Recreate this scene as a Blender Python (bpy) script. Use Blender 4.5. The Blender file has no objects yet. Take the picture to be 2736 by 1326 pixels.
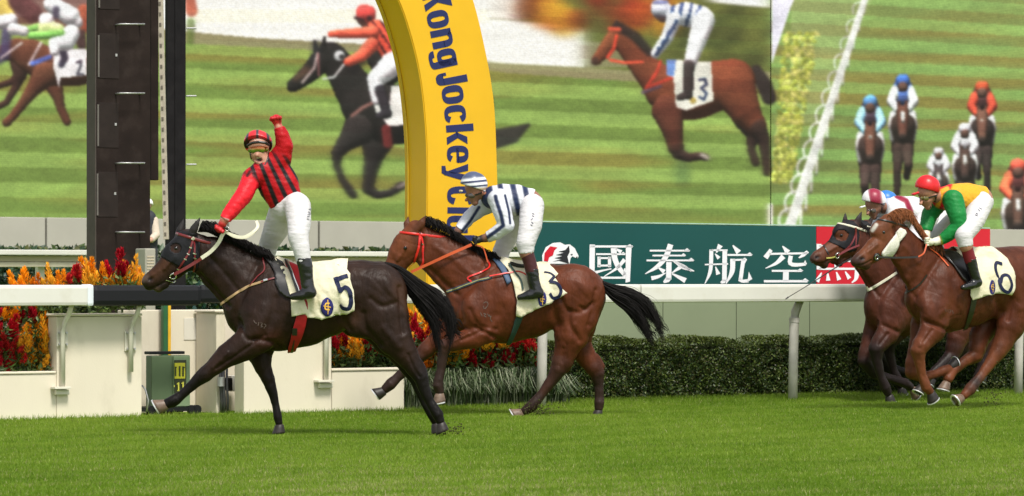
import bpy, bmesh, math, random
import numpy as np
from mathutils import Vector, Matrix, noise as mnoise
from mathutils.bvhtree import BVHTree
from mathutils.geometry import delaunay_2d_cdt

scene = bpy.context.scene
COL = scene.collection
random.seed(7)
rng = np.random.default_rng(7)

# ------------------------------------------------------------------ camera, sky, sun, exposure
F, CX, HY, CAMZ = 9000.0, 1368.0, 745.0, 1.45      # long lens seen from the track side
cam_d = bpy.data.cameras.new('camera')
cam = bpy.data.objects.new('camera', cam_d); COL.objects.link(cam)
cam.location = (0, 0, CAMZ); cam.rotation_euler = (math.radians(90), 0, 0)
cam_d.sensor_width = 36.0; cam_d.lens = 36.0 * F / 2736.0
cam_d.shift_y = (HY - 663.0) / 2736.0
cam_d.clip_start = 0.5; cam_d.clip_end = 1500
cam_d.dof.use_dof = True; cam_d.dof.focus_distance = 32.5; cam_d.dof.aperture_fstop = 5.6
scene.camera = cam

SUN_EL, SUN_AZ = math.radians(57), math.radians(24)   # high, soft, from behind the camera and a little to the right
world = bpy.data.worlds.new('World'); scene.world = world; world.use_nodes = True
wn = world.node_tree.nodes; wl = world.node_tree.links
for n in list(wn): wn.remove(n)
sky = wn.new('ShaderNodeTexSky'); sky.sky_type = 'NISHITA'; sky.sun_disc = False
sky.sun_elevation = SUN_EL; sky.sun_rotation = math.radians(180) - SUN_AZ
sky.air_density = 1.0; sky.dust_density = 1.2; sky.ozone_density = 0.6
hsv = wn.new('ShaderNodeHueSaturation'); hsv.inputs['Saturation'].default_value = 0.22
bg = wn.new('ShaderNodeBackground'); bg.inputs['Strength'].default_value = 0.07
wo = wn.new('ShaderNodeOutputWorld')
wl.new(sky.outputs[0], hsv.inputs['Color']); wl.new(hsv.outputs[0], bg.inputs['Color']); wl.new(bg.outputs[0], wo.inputs['Surface'])
sun_d = bpy.data.lights.new('sun', 'SUN'); sun_d.energy = 1.5; sun_d.angle = math.radians(12); sun_d.color = (1.0, 0.95, 0.86)
sun = bpy.data.objects.new('sun', sun_d); COL.objects.link(sun)
sd = Vector((math.sin(SUN_AZ) * math.cos(SUN_EL), -math.cos(SUN_AZ) * math.cos(SUN_EL), math.sin(SUN_EL)))
sun.rotation_euler = sd.to_track_quat('Z', 'Y').to_euler(); sun.location = (0, 0, 60)
EXPO = 1.62
scene.view_settings.view_transform = 'Standard'; scene.view_settings.look = 'None'
scene.view_settings.exposure = EXPO; scene.view_settings.gamma = 1.0
scene.view_settings.use_curve_mapping = False
scene.render.engine = 'CYCLES'
scene.cycles.max_bounces = 6; scene.cycles.use_denoising = True

# ------------------------------------------------------------------ helpers: colour, materials
def lin(c):
    c = [x / 255.0 if max(c) > 1.0 else x for x in c]
    return tuple((x / 12.92 if x <= 0.04045 else ((x + 0.055) / 1.055) ** 2.4) for x in c)
MATS = {}
def mat(name, col, rough=0.6, spec=0.4, var=0.12, vscale=6.0, bump=0.0, bscale=40.0, attr=None, metal=0.0, stretch=None,
        sheen=0.0, coat=0.0, dirt=None, dirt_scale=1.5, dirt_amt=0.5, transl=0.0):
    if name in MATS: return MATS[name]
    m = bpy.data.materials.new(name); m.use_nodes = True
    nt = m.node_tree; N = nt.nodes; L = nt.links
    b = N['Principled BSDF']
    b.inputs['Roughness'].default_value = rough; b.inputs['Specular IOR Level'].default_value = spec
    b.inputs['Metallic'].default_value = metal
    if sheen: b.inputs['Sheen Weight'].default_value = sheen
    if coat: b.inputs['Coat Weight'].default_value = coat
    tc = N.new('ShaderNodeTexCoord'); mp = N.new('ShaderNodeMapping'); L.new(tc.outputs['Object'], mp.inputs['Vector'])
    if stretch: mp.inputs['Scale'].default_value = stretch
    if attr:
        a = N.new('ShaderNodeAttribute'); a.attribute_name = attr; src = a.outputs['Color']
    else:
        a = N.new('ShaderNodeRGB'); a.outputs[0].default_value = (*col[:3], 1); src = a.outputs[0]
    nz = N.new('ShaderNodeTexNoise'); nz.inputs['Scale'].default_value = vscale; nz.inputs['Detail'].default_value = 5
    L.new(mp.outputs[0], nz.inputs['Vector'])
    mr = N.new('ShaderNodeMapRange'); mr.inputs['From Min'].default_value = 0.3; mr.inputs['From Max'].default_value = 0.7
    mr.inputs['To Min'].default_value = 1 - var; mr.inputs['To Max'].default_value = 1 + var
    L.new(nz.outputs[0], mr.inputs['Value'])
    mx = N.new('ShaderNodeMix'); mx.data_type = 'RGBA'; mx.blend_type = 'MULTIPLY'; mx.inputs['Factor'].default_value = 1
    L.new(src, mx.inputs['A']); L.new(mr.outputs[0], mx.inputs['B'])
    out = mx.outputs['Result']
    if dirt:
        n2 = N.new('ShaderNodeTexNoise'); n2.inputs['Scale'].default_value = dirt_scale; n2.inputs['Detail'].default_value = 7
        n2.inputs['Roughness'].default_value = 0.65
        L.new(mp.outputs[0], n2.inputs['Vector'])
        r2 = N.new('ShaderNodeMapRange'); r2.inputs['From Min'].default_value = 0.5; r2.inputs['From Max'].default_value = 0.75
        r2.inputs['To Max'].default_value = dirt_amt
        L.new(n2.outputs[0], r2.inputs['Value'])
        m2 = N.new('ShaderNodeMix'); m2.data_type = 'RGBA'
        L.new(r2.outputs[0], m2.inputs['Factor']); L.new(out, m2.inputs['A']); m2.inputs['B'].default_value = (*dirt, 1)
        out = m2.outputs['Result']
    L.new(out, b.inputs['Base Color'])
    if bump:
        n3 = N.new('ShaderNodeTexNoise'); n3.inputs['Scale'].default_value = bscale; n3.inputs['Detail'].default_value = 4
        L.new(mp.outputs[0], n3.inputs['Vector'])
        bp = N.new('ShaderNodeBump'); bp.inputs['Strength'].default_value = bump; bp.inputs['Distance'].default_value = 0.02
        L.new(n3.outputs[0], bp.inputs['Height']); L.new(bp.outputs[0], b.inputs['Normal'])
    if transl:
        tr = N.new('ShaderNodeBsdfTranslucent'); ms = N.new('ShaderNodeMixShader'); ms.inputs[0].default_value = transl
        L.new(out, tr.inputs['Color']); L.new(b.outputs[0], ms.inputs[1]); L.new(tr.outputs[0], ms.inputs[2])
        L.new(ms.outputs[0], N['Material Output'].inputs['Surface'])
    MATS[name] = m
    return m

# ------------------------------------------------------------------ helpers: objects
def tag(o, label=None, cat=None, group=None, kind=None):
    if label: o['label'] = label
    if cat: o['category'] = cat
    if group: o['group'] = group
    if kind: o['kind'] = kind
    return o
def thing(name, loc, label, cat, group=None):
    o = bpy.data.objects.new(name, None); COL.objects.link(o); o.location = loc; o.empty_display_size = 0.1
    return tag(o, label, cat, group)
def link(name, me, m, parent=None, smooth=False):
    """mesh given in world space; re-expressed relative to the parent's origin"""
    o = bpy.data.objects.new(name, me); COL.objects.link(o)
    if m is not None and len(me.materials) == 0:
        for mm in (m if isinstance(m, (list, tuple)) else [m]): me.materials.append(mm)
    if parent is not None:
        o.parent = parent
        org = Vector((0, 0, 0)); p = parent
        while p is not None: org += p.location; p = p.parent
        me.transform(Matrix.Translation(-org))
    if smooth and len(me.polygons): me.polygons.foreach_set('use_smooth', np.ones(len(me.polygons), dtype=bool))
    return o
def mesh_np(name, V, Fq, cols=None):
    V = np.asarray(V, dtype=np.float32); Fq = np.asarray(Fq, dtype=np.int32)
    me = bpy.data.meshes.new(name); k = Fq.shape[1]
    me.vertices.add(len(V)); me.vertices.foreach_set('co', V.ravel())
    me.loops.add(Fq.size); me.loops.foreach_set('vertex_index', Fq.ravel())
    me.polygons.add(len(Fq)); me.polygons.foreach_set('loop_start', np.arange(0, Fq.size, k, dtype=np.int32))
    me.update(calc_edges=True)
    if cols is not None:
        at = me.attributes.new('Col', 'FLOAT_COLOR', 'POINT')
        c4 = np.ones((len(V), 4), dtype=np.float32); c4[:, :3] = cols
        at.data.foreach_set('color', c4.ravel())
    return me
def mesh_py(name, V, Fs):
    me = bpy.data.meshes.new(name); me.from_pydata([tuple(v) for v in V], [], Fs); me.update(); return me
class MB:
    def __init__(s): s.V = []; s.F = []
    def add(s, V, Fs):
        o = len(s.V); s.V += [tuple(v) for v in V]; s.F += [[i + o for i in f] for f in Fs]; return s
    def box(s, c, ax, h, bev=0.0):
        """oriented box: centre, three unit axes, half sizes; bev chamfers the edges"""
        c = Vector(c); ax = [Vector(a) for a in ax]
        if bev <= 0:
            V = [c + ax[0]*h[0]*i + ax[1]*h[1]*j + ax[2]*h[2]*k for i in (-1, 1) for j in (-1, 1) for k in (-1, 1)]
            return s.add(V, [[0,1,3,2],[4,6,7,5],[0,4,5,1],[2,3,7,6],[0,2,6,4],[1,5,7,3]])
        bm = bmesh.new(); bmesh.ops.create_cube(bm, size=2)
        for v in bm.verts: v.co = Vector((v.co.x*h[0], v.co.y*h[1], v.co.z*h[2]))
        bmesh.ops.bevel(bm, geom=bm.edges[:], offset=bev, segments=2, affect='EDGES', profile=0.6)
        bm.verts.index_update()
        V = [c + ax[0]*v.co.x + ax[1]*v.co.y + ax[2]*v.co.z for v in bm.verts]
        Fs = [[v.index for v in f.verts] for f in bm.faces]; bm.free()
        return s.add(V, Fs)
    def tube(s, pts, rad, n=10, cap=True):
        pts = [Vector(p) for p in pts]; rad = rad if isinstance(rad, (list, tuple)) else [rad]*len(pts)
        o = len(s.V); up = Vector((0.3, 0.2, 1)).normalized()
        for i, p in enumerate(pts):
            t = (pts[min(i+1, len(pts)-1)] - pts[max(i-1, 0)]).normalized()
            a = t.cross(up); a = a.normalized() if a.length > 1e-4 else t.cross(Vector((1, 0, 0))).normalized(); b = t.cross(a)
            s.V += [tuple(p + (a*math.cos(2*math.pi*k/n) + b*math.sin(2*math.pi*k/n))*rad[i]) for k in range(n)]
        for i in range(len(pts)-1):
            for k in range(n): s.F.append([o+i*n+k, o+i*n+(k+1) % n, o+(i+1)*n+(k+1) % n, o+(i+1)*n+k])
        if cap: s.F.append([o+k for k in range(n)][::-1]); s.F.append([o+(len(pts)-1)*n+k for k in range(n)])
        return s
    def build(s, name, m, parent=None, smooth=False):
        me = mesh_py(name, s.V, s.F)
        bm = bmesh.new(); bm.from_mesh(me); bmesh.ops.recalc_face_normals(bm, faces=bm.faces[:]); bm.to_mesh(me); bm.free()
        return link(name, me, m, parent, smooth)

# ------------------------------------------------------------------ where a photo point lies on a plane of the place
def P(px, py, Y): return Vector(((px-CX)/F*Y, Y, CAMZ+(HY-py)/F*Y))
class Plane:
    """vertical plane running away to the right at `ang`, crossing the view axis at depth Yc"""
    def __init__(s, Yc, ang):
        s.Yc = Yc; a = math.radians(ang); s.t = math.tan(a)
        s.u = Vector((math.cos(a), math.sin(a), 0)); s.n = Vector((math.sin(a), -math.cos(a), 0))   # n towards the camera
        s.ca = math.cos(a)
    def Y(s, px, d=0.0): return (s.Yc + d/s.ca) / (1 - s.t*(px-CX)/F)
    def at(s, px, py, d=0.0): return P(px, py, s.Y(px, d))
    def ground(s, px, d=0.0):
        Y = s.Y(px, d); return Vector(((px-CX)/F*Y, Y, 0))
    def box(s, mb, x0, x1, y0, y1, d, depth, bev=0.0, ground=False):
        """front face at offset d spanning photo x0..x1, y0..y1 (y read at its middle)"""
        a = s.at(x0, y0, d); b = s.at(x1, y0, d); xm = (x0+x1)/2
        zt = s.at(xm, y0, d).z; zb = -0.05 if ground else s.at(xm, y1, d).z
        mid = (a+b)/2 - s.n*(depth/2); mid.z = (zt+zb)/2
        hu = (Vector((b.x-a.x, b.y-a.y, 0))).length/2
        return mb.box(mid, (s.u, s.n, Vector((0, 0, 1))), (hu, depth/2, (zt-zb)/2), bev)
WALL = Plane(37.63, 32.6)
BACK = Plane(75.0, 37.0)
SIGN = Plane(41.0, 41.0)
Zup = Vector((0, 0, 1))
def tris_flat(name, polys, plane, d, m, parent):
    """flat shapes (photo-space polygons) lying on a plane, one mesh"""
    V = []; Fs = []
    for poly in polys:
        o = len(V); V += [plane.at(x, y, d) for x, y in poly]; Fs.append([o+i for i in range(len(poly))])
    me = mesh_py(name, V, Fs)
    bm = bmesh.new(); bm.from_mesh(me); bmesh.ops.triangulate(bm, faces=bm.faces[:])
    bmesh.ops.recalc_face_normals(bm, faces=bm.faces[:]); bm.to_mesh(me); bm.free()
    return link(name, me, m, parent)
def stroke_poly(pts, w):
    """brush stroke: polyline with a width per point -> polygon"""
    ws = w if isinstance(w, (list, tuple)) else [w]*len(pts)
    if len(ws) != len(pts): ws = list(np.interp(np.linspace(0, 1, len(pts)), np.linspace(0, 1, len(ws)), ws))
    L, R = [], []
    for i, p in enumerate(pts):
        a = pts[max(i-1, 0)]; b = pts[min(i+1, len(pts)-1)]
        dx, dy = b[0]-a[0], b[1]-a[1]; l = math.hypot(dx, dy) or 1
        nx, ny = -dy/l, dx/l
        L.append((p[0]+nx*ws[i]/2, p[1]+ny*ws[i]/2)); R.append((p[0]-nx*ws[i]/2, p[1]-ny*ws[i]/2))
    return L + R[::-1]
def spline(pts, n):
    """Catmull-Rom through tuples of any size"""
    p = np.array(pts, dtype=float); m = len(p)
    if m == 2: return [tuple(p[0]+(p[1]-p[0])*t) for t in np.linspace(0, 1, n)]
    d = np.r_[0, np.cumsum(np.maximum(np.linalg.norm(np.diff(p[:, :2], axis=0), axis=1), 1e-6))]
    out = []
    for t in np.linspace(0, d[-1], n):
        i = min(max(int(np.searchsorted(d, t)-1), 0), m-2)
        u = (t-d[i])/(d[i+1]-d[i])
        p0 = p[i-1] if i > 0 else 2*p[0]-p[1]; p3 = p[i+2] if i+2 < m else 2*p[-1]-p[-2]
        a, b = p[i], p[i+1]
        out.append(tuple(0.5*((2*a)+(-p0+b)*u+(2*p0-5*a+4*b-p3)*u*u+(-p0+3*a-3*b+p3)*u**3)))
    return out
# ================================================================== the setting: ground and turf
M_soil = mat('turf_soil', (0.135, 0.220, 0.014), 0.9, 0.1, var=0.35, vscale=3.0, bump=0.4, bscale=60)
me = mesh_py('ground', [(-300, -50, 0), (300, -50, 0), (300, 600, 0), (-300, 600, 0)], [[0, 1, 2, 3]])
tag(link('ground', me, M_soil), kind='structure')

def grass_blades():
    n = 1000000
    # denser near the camera; spans the strip of track in view with a margin
    Yr = 20.5 + (43.0-20.5) * rng.random(n)**1.05
    Xr = (rng.random(n)*2-1) * (Yr*0.152 + 1.3)
    lim = WALL.Yc + 0.05 + Xr*WALL.t
    keep = Yr < lim + 1.55*(Xr > -0.9) + 0.0
    Xr, Yr = Xr[keep], Yr[keep]; n = len(Xr)
    def fbm(x, y, s, seed):
        r = np.random.default_rng(seed); out = np.zeros_like(x); amp = 1.0
        for o in range(4):
            for _ in range(3):
                a = r.random()*6.283; k = s*(2**o)*(0.7+0.6*r.random())
                out += amp*np.sin(k*(np.cos(a)*x+np.sin(a)*y)+r.random()*6.283)
            amp *= 0.55
        return out/5.0
    patch = fbm(Xr, Yr*0.6, 1.6, 3); fine = fbm(Xr, Yr, 9.0, 5)
    worn = np.clip((27.5-Yr)/6.0, 0, 1)*np.clip(0.35+fine*0.9+patch*0.5, 0, 1)   # scuffed, drier turf close to the camera
    h = (0.014 + 0.018*rng.random(n)) * (1 + 0.25*fine) * (1-0.25*worn); h = np.clip(h, 0.009, 0.1)
    tall = rng.random(n) < 0.008; h[tall] *= 1.6
    # tufts left longer against the wall foot
    nearwall = (WALL.Yc + Xr*WALL.t - Yr); h += 0.05*np.exp(-np.clip(nearwall, 0, 9)*3.0)*rng.random(n)
    a = rng.random(n)*2*np.pi; w = 0.003+0.003*rng.random(n)
    lean = 0.9*h*rng.random(n); la = rng.random(n)*2*np.pi
    bx, by = np.cos(a)*w, np.sin(a)*w
    V = np.zeros((n, 3, 3), dtype=np.float32)
    V[:, 0] = np.c_[Xr-bx, Yr-by, np.full(n, -0.004)]; V[:, 1] = np.c_[Xr+bx, Yr+by, np.full(n, -0.004)]
    V[:, 2] = np.c_[Xr+np.cos(la)*lean, Yr+np.sin(la)*lean, h]
    g1 = np.array([0.158, 0.268, 0.016]); g2 = np.array([0.240, 0.335, 0.040]); g3 = np.array([0.124, 0.220, 0.013]); dry = np.array([0.42, 0.40, 0.18])
    band = 0.35*np.sin((Yr-0.3*Xr)*1.9)*np.clip((36-Yr)/10, 0, 1)
    t = np.clip(0.5+0.5*patch+band+0.28*rng.standard_normal(n), 0, 1)[:, None]
    c = g3*(1-t)+g1*t
    u = np.clip(0.34+0.7*fine+0.4*patch+0.3*rng.standard_normal(n), 0, 1)[:, None]
    c = c*(1-u)+g2*u
    dm = (rng.random(n) < 0.03+0.40*worn)[:, None]; c = np.where(dm, dry*(0.6+0.5*rng.random(n))[:, None], c)
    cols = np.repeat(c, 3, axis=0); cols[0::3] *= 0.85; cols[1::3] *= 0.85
    return V.reshape(-1, 3), np.arange(n*3).reshape(-1, 3), cols
V, T, C = grass_blades()
M_grass = mat('grass_blade', (0, 0, 0), 0.55, 0.25, var=0.0, attr='Col', transl=0.45)
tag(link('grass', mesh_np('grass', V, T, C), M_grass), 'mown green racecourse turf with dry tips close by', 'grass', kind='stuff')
del V, T, C

# grey wall under the screen, made of panels
M_grey = mat('grey_panel', (0.33, 0.31, 0.28), 0.8, 0.2, var=0.06, vscale=1.2, dirt=(0.3, 0.29, 0.26), dirt_amt=0.25)
gw = thing('panel_wall', BACK.ground(CX, -0.6), 'long grey panelled wall below the video screen', 'wall')
xs = list(range(-362, 3100, 243))
for x in xs:
    mb = MB(); BACK.box(mb, x+3, x+239, 0, 0, -0.25, 0.25, 0.012)
    # set top and bottom by real height so that every panel is level
    o = MB(); a = BACK.at(x+2, 0, -0.25); b = BACK.at(x+240, 0, -0.25); zt = CAMZ+(HY-597.5)/F*BACK.Yc; zb = 0.6
    mid = (a+b)/2-BACK.n*0.12; mid.z = (zt+zb)/2
    o.box(mid, (BACK.u, BACK.n, Zup), ((b-a).xy.length/2, 0.12, (zt-zb)/2), 0.015)
    o.build('panel', M_grey, gw)
mb = MB(); BACK.box(mb, -330, 3080, 603, 1100, 0.02, 0.2); mb.build('backing', mat('grey_joint', (0.18, 0.175, 0.165), 0.85), gw)
# ================================================================== things behind the rail
M_white = mat('white_paint', (0.58, 0.57, 0.525), 0.45, 0.4, var=0.04, vscale=2, dirt=(0.40, 0.37, 0.29), dirt_scale=4, dirt_amt=0.38)
M_cream = mat('cream_render', (0.62, 0.565, 0.455), 0.75, 0.25, var=0.05, vscale=1.4, bump=0.06, bscale=90, dirt=(0.33, 0.29, 0.21), dirt_scale=2.2, dirt_amt=0.42, stretch=(1, 1, 0.45))
M_beige = mat('beige_board', (0.44, 0.38, 0.29), 0.7, 0.2, var=0.07, vscale=3)
M_tower = mat('dark_steel_plate', (0.016, 0.0105, 0.009), 0.75, 0.12, var=0.25, vscale=2.5, dirt=(0.040, 0.030, 0.026), dirt_scale=5, dirt_amt=0.4)
M_tower2 = mat('tower_side_lightened', (0.060, 0.048, 0.043), 0.7, 0.2, var=0.1)
M_metal = mat('galvanised_metal', (0.42, 0.42, 0.42), 0.4, 0.5, metal=0.6, var=0.15, vscale=20)
M_leafd = mat('hedge_leaf', (0, 0, 0), 0.45, 0.35, var=0.0, attr='Col', transl=0.15)

def leaf_cloud(n, boxfn, size, cols, seed, aspect=0.55, flat=0.0):
    """small folded leaves (two triangles each): centres from boxfn(rng,n)->(n,3)"""
    r = np.random.default_rng(seed); c = boxfn(r, n); n = len(c)
    d = r.standard_normal((n, 3)); d[:, 2] -= flat; d /= np.linalg.norm(d, axis=1)[:, None]
    e = r.standard_normal((n, 3)); e -= (e*d).sum(1)[:, None]*d; e /= np.linalg.norm(e, axis=1)[:, None]
    nn = np.cross(d, e); s = size*(0.6+0.8*r.random(n))[:, None]
    V = np.stack([c-d*s*0.5, c+e*s*aspect*0.5+nn*s*0.12, c+d*s*0.5, c-e*s*aspect*0.5+nn*s*0.12], 1).reshape(-1, 3)
    i = np.arange(n)*4; T = np.concatenate([np.stack([i, i+1, i+2], 1), np.stack([i, i+2, i+3], 1)])
    pal = np.array(cols); k = r.integers(len(pal), size=n); C = pal[k]*(0.75+0.5*r.random(n))[:, None]
    return V, T, np.repeat(C, 4, axis=0)
def along(plane, x0, x1, d0, d1, z0, z1):
    a = plane.at(x0, HY, 0); b = plane.at(x1, HY, 0)
    def f(r, n):
        t = r.random(n); d = d0+(d1-d0)*r.random(n); z = z0+(z1-z0)*r.random(n)
        p = np.outer(1-t, (a.x, a.y, 0))+np.outer(t, (b.x, b.y, 0))-np.outer(d, tuple(plane.n)); p[:, 2] = z; return p
    return f
# low planting at the foot of the grey wall
GREENS_D = [(0.030, 0.060, 0.022), (0.022, 0.050, 0.026), (0.05, 0.085, 0.02), (0.035, 0.07, 0.03)]
FAR = Plane(60.0, 35.0)
for i in range(6):
    x0 = -260+i*520
    V, T, C = leaf_cloud(9000, along(FAR, x0, x0+515, 0, 0.9, 0.1, 1.97+0.03*(i % 2)), 0.13, GREENS_D+[(0.09, 0.10, 0.03)], 40+i)
    sh = thing('shrub_row', FAR.ground(x0+260), ['dark green shrub row at the grey wall, %s' % w for w in
        ('at the far left edge', 'behind the dark tower', 'behind the red-sleeved rider', 'behind the yellow arch', 'behind the green board', 'behind the runners at right')][i], 'shrub row', 'shrub rows below the grey wall')
    link('foliage', mesh_np('foliage', V, T, C), M_leafd, sh)
    mb = MB()
    for k in range(9):
        p = FAR.ground(x0+30+k*56, 0.45); mb.tube([p, p+Vector((0.05*(k % 3-1), 0, 0.8)), p+Vector((0.1*(k % 2), 0, 1.5))], [0.03, 0.02, 0.008], 6)
    mb.build('stem', mat('bark', (0.07, 0.05, 0.035), 0.9), sh)

# outer barrier: white top rail over two beige boards
BAR = Plane(50.0, 33.5)
def barrier(x0, x1, label):
    t = thing('barrier', BAR.ground((x0+x1)/2), label, 'barrier')
    zf = lambda py: CAMZ+(HY-py)/F*BAR.Y(120)
    a, b = BAR.at(x0, HY), BAR.at(x1, HY); hu = (b-a).xy.length/2
    for nm, z0, z1, th, m, dd in (('top_rail', 682, 668, 0.10, M_white, -0.06), ('board', 700, 683.5, 0.04, M_beige, 0), ('board', 714, 701, 0.05, mat('beige_board_pale', (0.56, 0.50, 0.40), 0.7), -0.012)):
        mid = (a+b)/2-BAR.n*dd; mid.z = (zf(z0)+zf(z1))/2
        mb = MB(); mb.box(mid, (BAR.u, BAR.n, Zup), (hu, th, (zf(z1)-zf(z0))/2), 0.012); mb.build(nm, m, t)
    k = int((b-a).xy.length/2.4)+1
    for i in range(k):
        p = a+(b-a)*((i+0.5)/k); p -= BAR.n*0.12; z = zf(684)
        mb = MB(); mb.box((p.x, p.y, z/2), (BAR.u, BAR.n, Zup), (0.05, 0.05, z/2), 0.01); mb.build('post', M_white, t)
barrier(-240, 232, 'white topped beige barrier left of the dark tower')
barrier(640, 1500, 'white topped beige barrier behind the horses and yellow arch')
# planting behind that barrier
HB = Plane(54.0, 33.5)
for x0, x1, lb, sd in ((-240, 240, 'dark leafy bush showing under the beige barrier at left', 71), (380, 1500, 'dark leafy bush line behind the leading horse', 72)):
    V, T, C = leaf_cloud(int((x1-x0)*18), along(HB, x0, x1, 0, 0.7, 0.0, 1.66), 0.11, GREENS_D+[(0.02, 0.06, 0.05)], sd)
    sh = thing('bush_row', HB.ground((x0+x1)/2), lb, 'bush')
    link('foliage', mesh_np('foliage', V, T, C), M_leafd, sh)
    mb = MB()
    for k in range(int((x1-x0)/70)):
        p = HB.ground(x0+30+k*70, 0.35); mb.tube([p, p+Vector((0.06, 0, 0.7)), p+Vector((0, 0, 1.3))], [0.03, 0.02, 0.008], 6)
    mb.build('stem', MATS['bark'], sh)

# dark winning-post tower with hatches and rungs
TW = Plane(44.5, 30.0)
tw = thing('finish_tower', TW.ground(320), 'tall dark steel tower with hatches and step rungs behind the rail', 'tower')
mb = MB(); TW.box(mb, 258, 402, -420, 1000, 0, 0.27, 0.012, ground=True); mb.build('shaft', M_tower, tw)
mb = MB(); TW.box(mb, 254.5, 257.5, -420, 1000, -0.004, 0.275, 0.003, ground=True); mb.build('lighter_side_face', M_tower2, tw)  # left side face of the shaft, brightened by a lighter colour
mb = MB(); TW.box(mb, 403, 424, -420, 482, 0.25, 0.06, 0.01); mb.build('side_plate', M_tower, tw)
M_hatch = mat('hatch_steel', (0.019, 0.0135, 0.012), 0.7, 0.15, var=0.2, vscale=6)
for k in range(4):
    y0 = -95+185*k; x0 = 266-k*1.5
    f = MB(); TW.box(f, x0, x0+54, y0, y0+120, -0.006, 0.008, 0.003); h = f.build('hatch', M_hatch, tw)
    e = MB(); TW.box(e, x0-2.5, x0+1.5, y0+4, y0+116, -0.012, 0.010); e.build('hinge', mat('hinge_steel', (0.11, 0.10, 0.09), 0.6, 0.3), h)
    e = MB(); TW.box(e, x0+44, x0+49, y0+54, y0+61, -0.014, 0.012); e.build('latch', M_metal, h)
def rung(parent, pl, x0, x1, y, d=0.0, out=0.16):
    a = pl.at(x0, y, d); b = pl.at(x1, y, d); m_ = MB()
    m_.tube([a, a+pl.n*out, b+pl.n*out, b], 0.011, 6); m_.build('rung', M_metal, parent, True)
for y in (67, 251, 437, 621): rung(tw, TW, 309, 372, y)
# second, thinner column and the pale graduated staff between the two
CL = Plane(46.5, 30.0)
cl = thing('steel_column', CL.ground(470), 'thin black steel column with pegs beside the dark tower', 'column')
mb = MB(); CL.box(mb, 447, 497, -420, 1000, 0, 0.08, 0.012, ground=True); mb.build('shaft', mat('column_steel', (0.010, 0.009, 0.010), 0.75, 0.12, var=0.2, dirt=(0.028, 0.026, 0.026), dirt_amt=0.4), cl)
mb = MB(); CL.box(mb, 468, 472, -420, 900, -0.015, 0.014); mb.build('side_plate', MATS['column_steel'], cl)
for y in (76, 257, 440):
    a = CL.at(498, y, 0.2); b = CL.at(524, y, 0.2); m_ = MB(); m_.tube([a, b], 0.013, 6); m_.build('peg', M_metal, cl)
CB = Plane(45.6, 30.0)
st = thing('graduated_staff', CB.ground(432), 'pale notched staff standing between tower and column', 'staff')
p0 = CB.at(424, -200); p1 = CB.at(444, 640); dv = (p1-p0); wv = CB.u
mb = MB(); mb.V = []; n_ = Vector((0, -1, 0))
ax = dv.normalized(); sx = ax.cross(n_).normalized()
mb.box((p0+p1)/2, (sx, n_, ax), (0.034, 0.03, dv.length/2), 0.006); mb.build('rod', mat('staff_paint', (0.42, 0.37, 0.30), 0.7, var=0.12, vscale=12, dirt=(0.2, 0.17, 0.14), dirt_scale=8), st)
for k in range(30):
    c = p0+dv*((k+0.5)/30)+sx*0.006-Vector((0, 0.033, 0)); mb = MB(); mb.box(c, (sx, n_, ax), (0.013, 0.004, 0.022)); mb.build('notch', mat('notch_grey', (0.13, 0.11, 0.09), 0.8), st)
# pale electrical cabinet just right of the tower
cabp = Plane(43.6, 30.0)
ec = thing('electrical_cabinet', cabp.ground(404), 'small pale cabinet behind the lead horse nose by the tower', 'cabinet')
mb = MB(); cabp.box(mb, 388, 416, 664, 1000, 0, 0.3, 0.015, ground=True); mb.build('body', mat('cabinet_pale', (0.30, 0.285, 0.24), 0.6), ec)
for k in range(6):
    mb = MB(); cabp.box(mb, 393, 412, 684+k*8, 688+k*8, -0.006, 0.012); mb.build('louvre', M_beige, ec)

# ------------------------------------------------------------------ yellow arch with lettering
AR = Plane(40.2, 30.0)
c7p = lambda L: [(700+x/2.08, y/2.08) for x, y in L]
lf = c7p([(560, -260), (660, -200), (757, 0), (805, 130), (850, 290), (880, 440), (900, 600), (912, 760), (917, 900), (917, 1100), (915, 1400), (915, 2100)])
rt = c7p([(1060, -330), (1110, -200), (1175, 0), (1210, 130), (1245, 290), (1270, 420), (1290, 560), (1300, 700), (1307, 900), (1312, 1100), (1312, 1400), (1312, 2100)])
lf = spline(lf, 48); rt = spline(rt, 48)
M_yel = mat('arch_yellow', (0.62, 0.35, 0.003), 0.5, 0.4, var=0.06, vscale=1.2, bump=0.05, bscale=8, dirt=(0.55, 0.36, 0.01), dirt_amt=0.3)
ar = thing('finish_arch', AR.ground(1230), 'yellow curved finish arch with navy lettering beside the rail', 'arch')
V = []; thick = 0.56
for (a, b) in zip(lf, rt):
    A = AR.at(*a); B = AR.at(*b); V += [A, B, B-AR.n*thick, A-AR.n*thick]
Fs = []
for i in range(len(lf)-1):
    o = i*4
    for k in range(4): Fs.append([o+k, o+(k+1) % 4, o+4+(k+1) % 4, o+4+k])
Fs += [[0, 1, 2, 3], [len(V)-1, len(V)-2, len(V)-3, len(V)-4]]
me = mesh_py('arch_body', V, Fs); bm = bmesh.new(); bm.from_mesh(me)
# bevel the long edges a little
long = [e for e in bm.edges if len(e.link_faces) == 2 and abs(e.verts[0].index % 4 - e.verts[1].index % 4) == 0]
bmesh.ops.bevel(bm, geom=long, offset=0.012, segments=2, affect='EDGES'); bmesh.ops.recalc_face_normals(bm, faces=bm.faces[:]); bm.to_mesh(me); bm.free()
link('arch_body', me, M_yel, ar)
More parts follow.
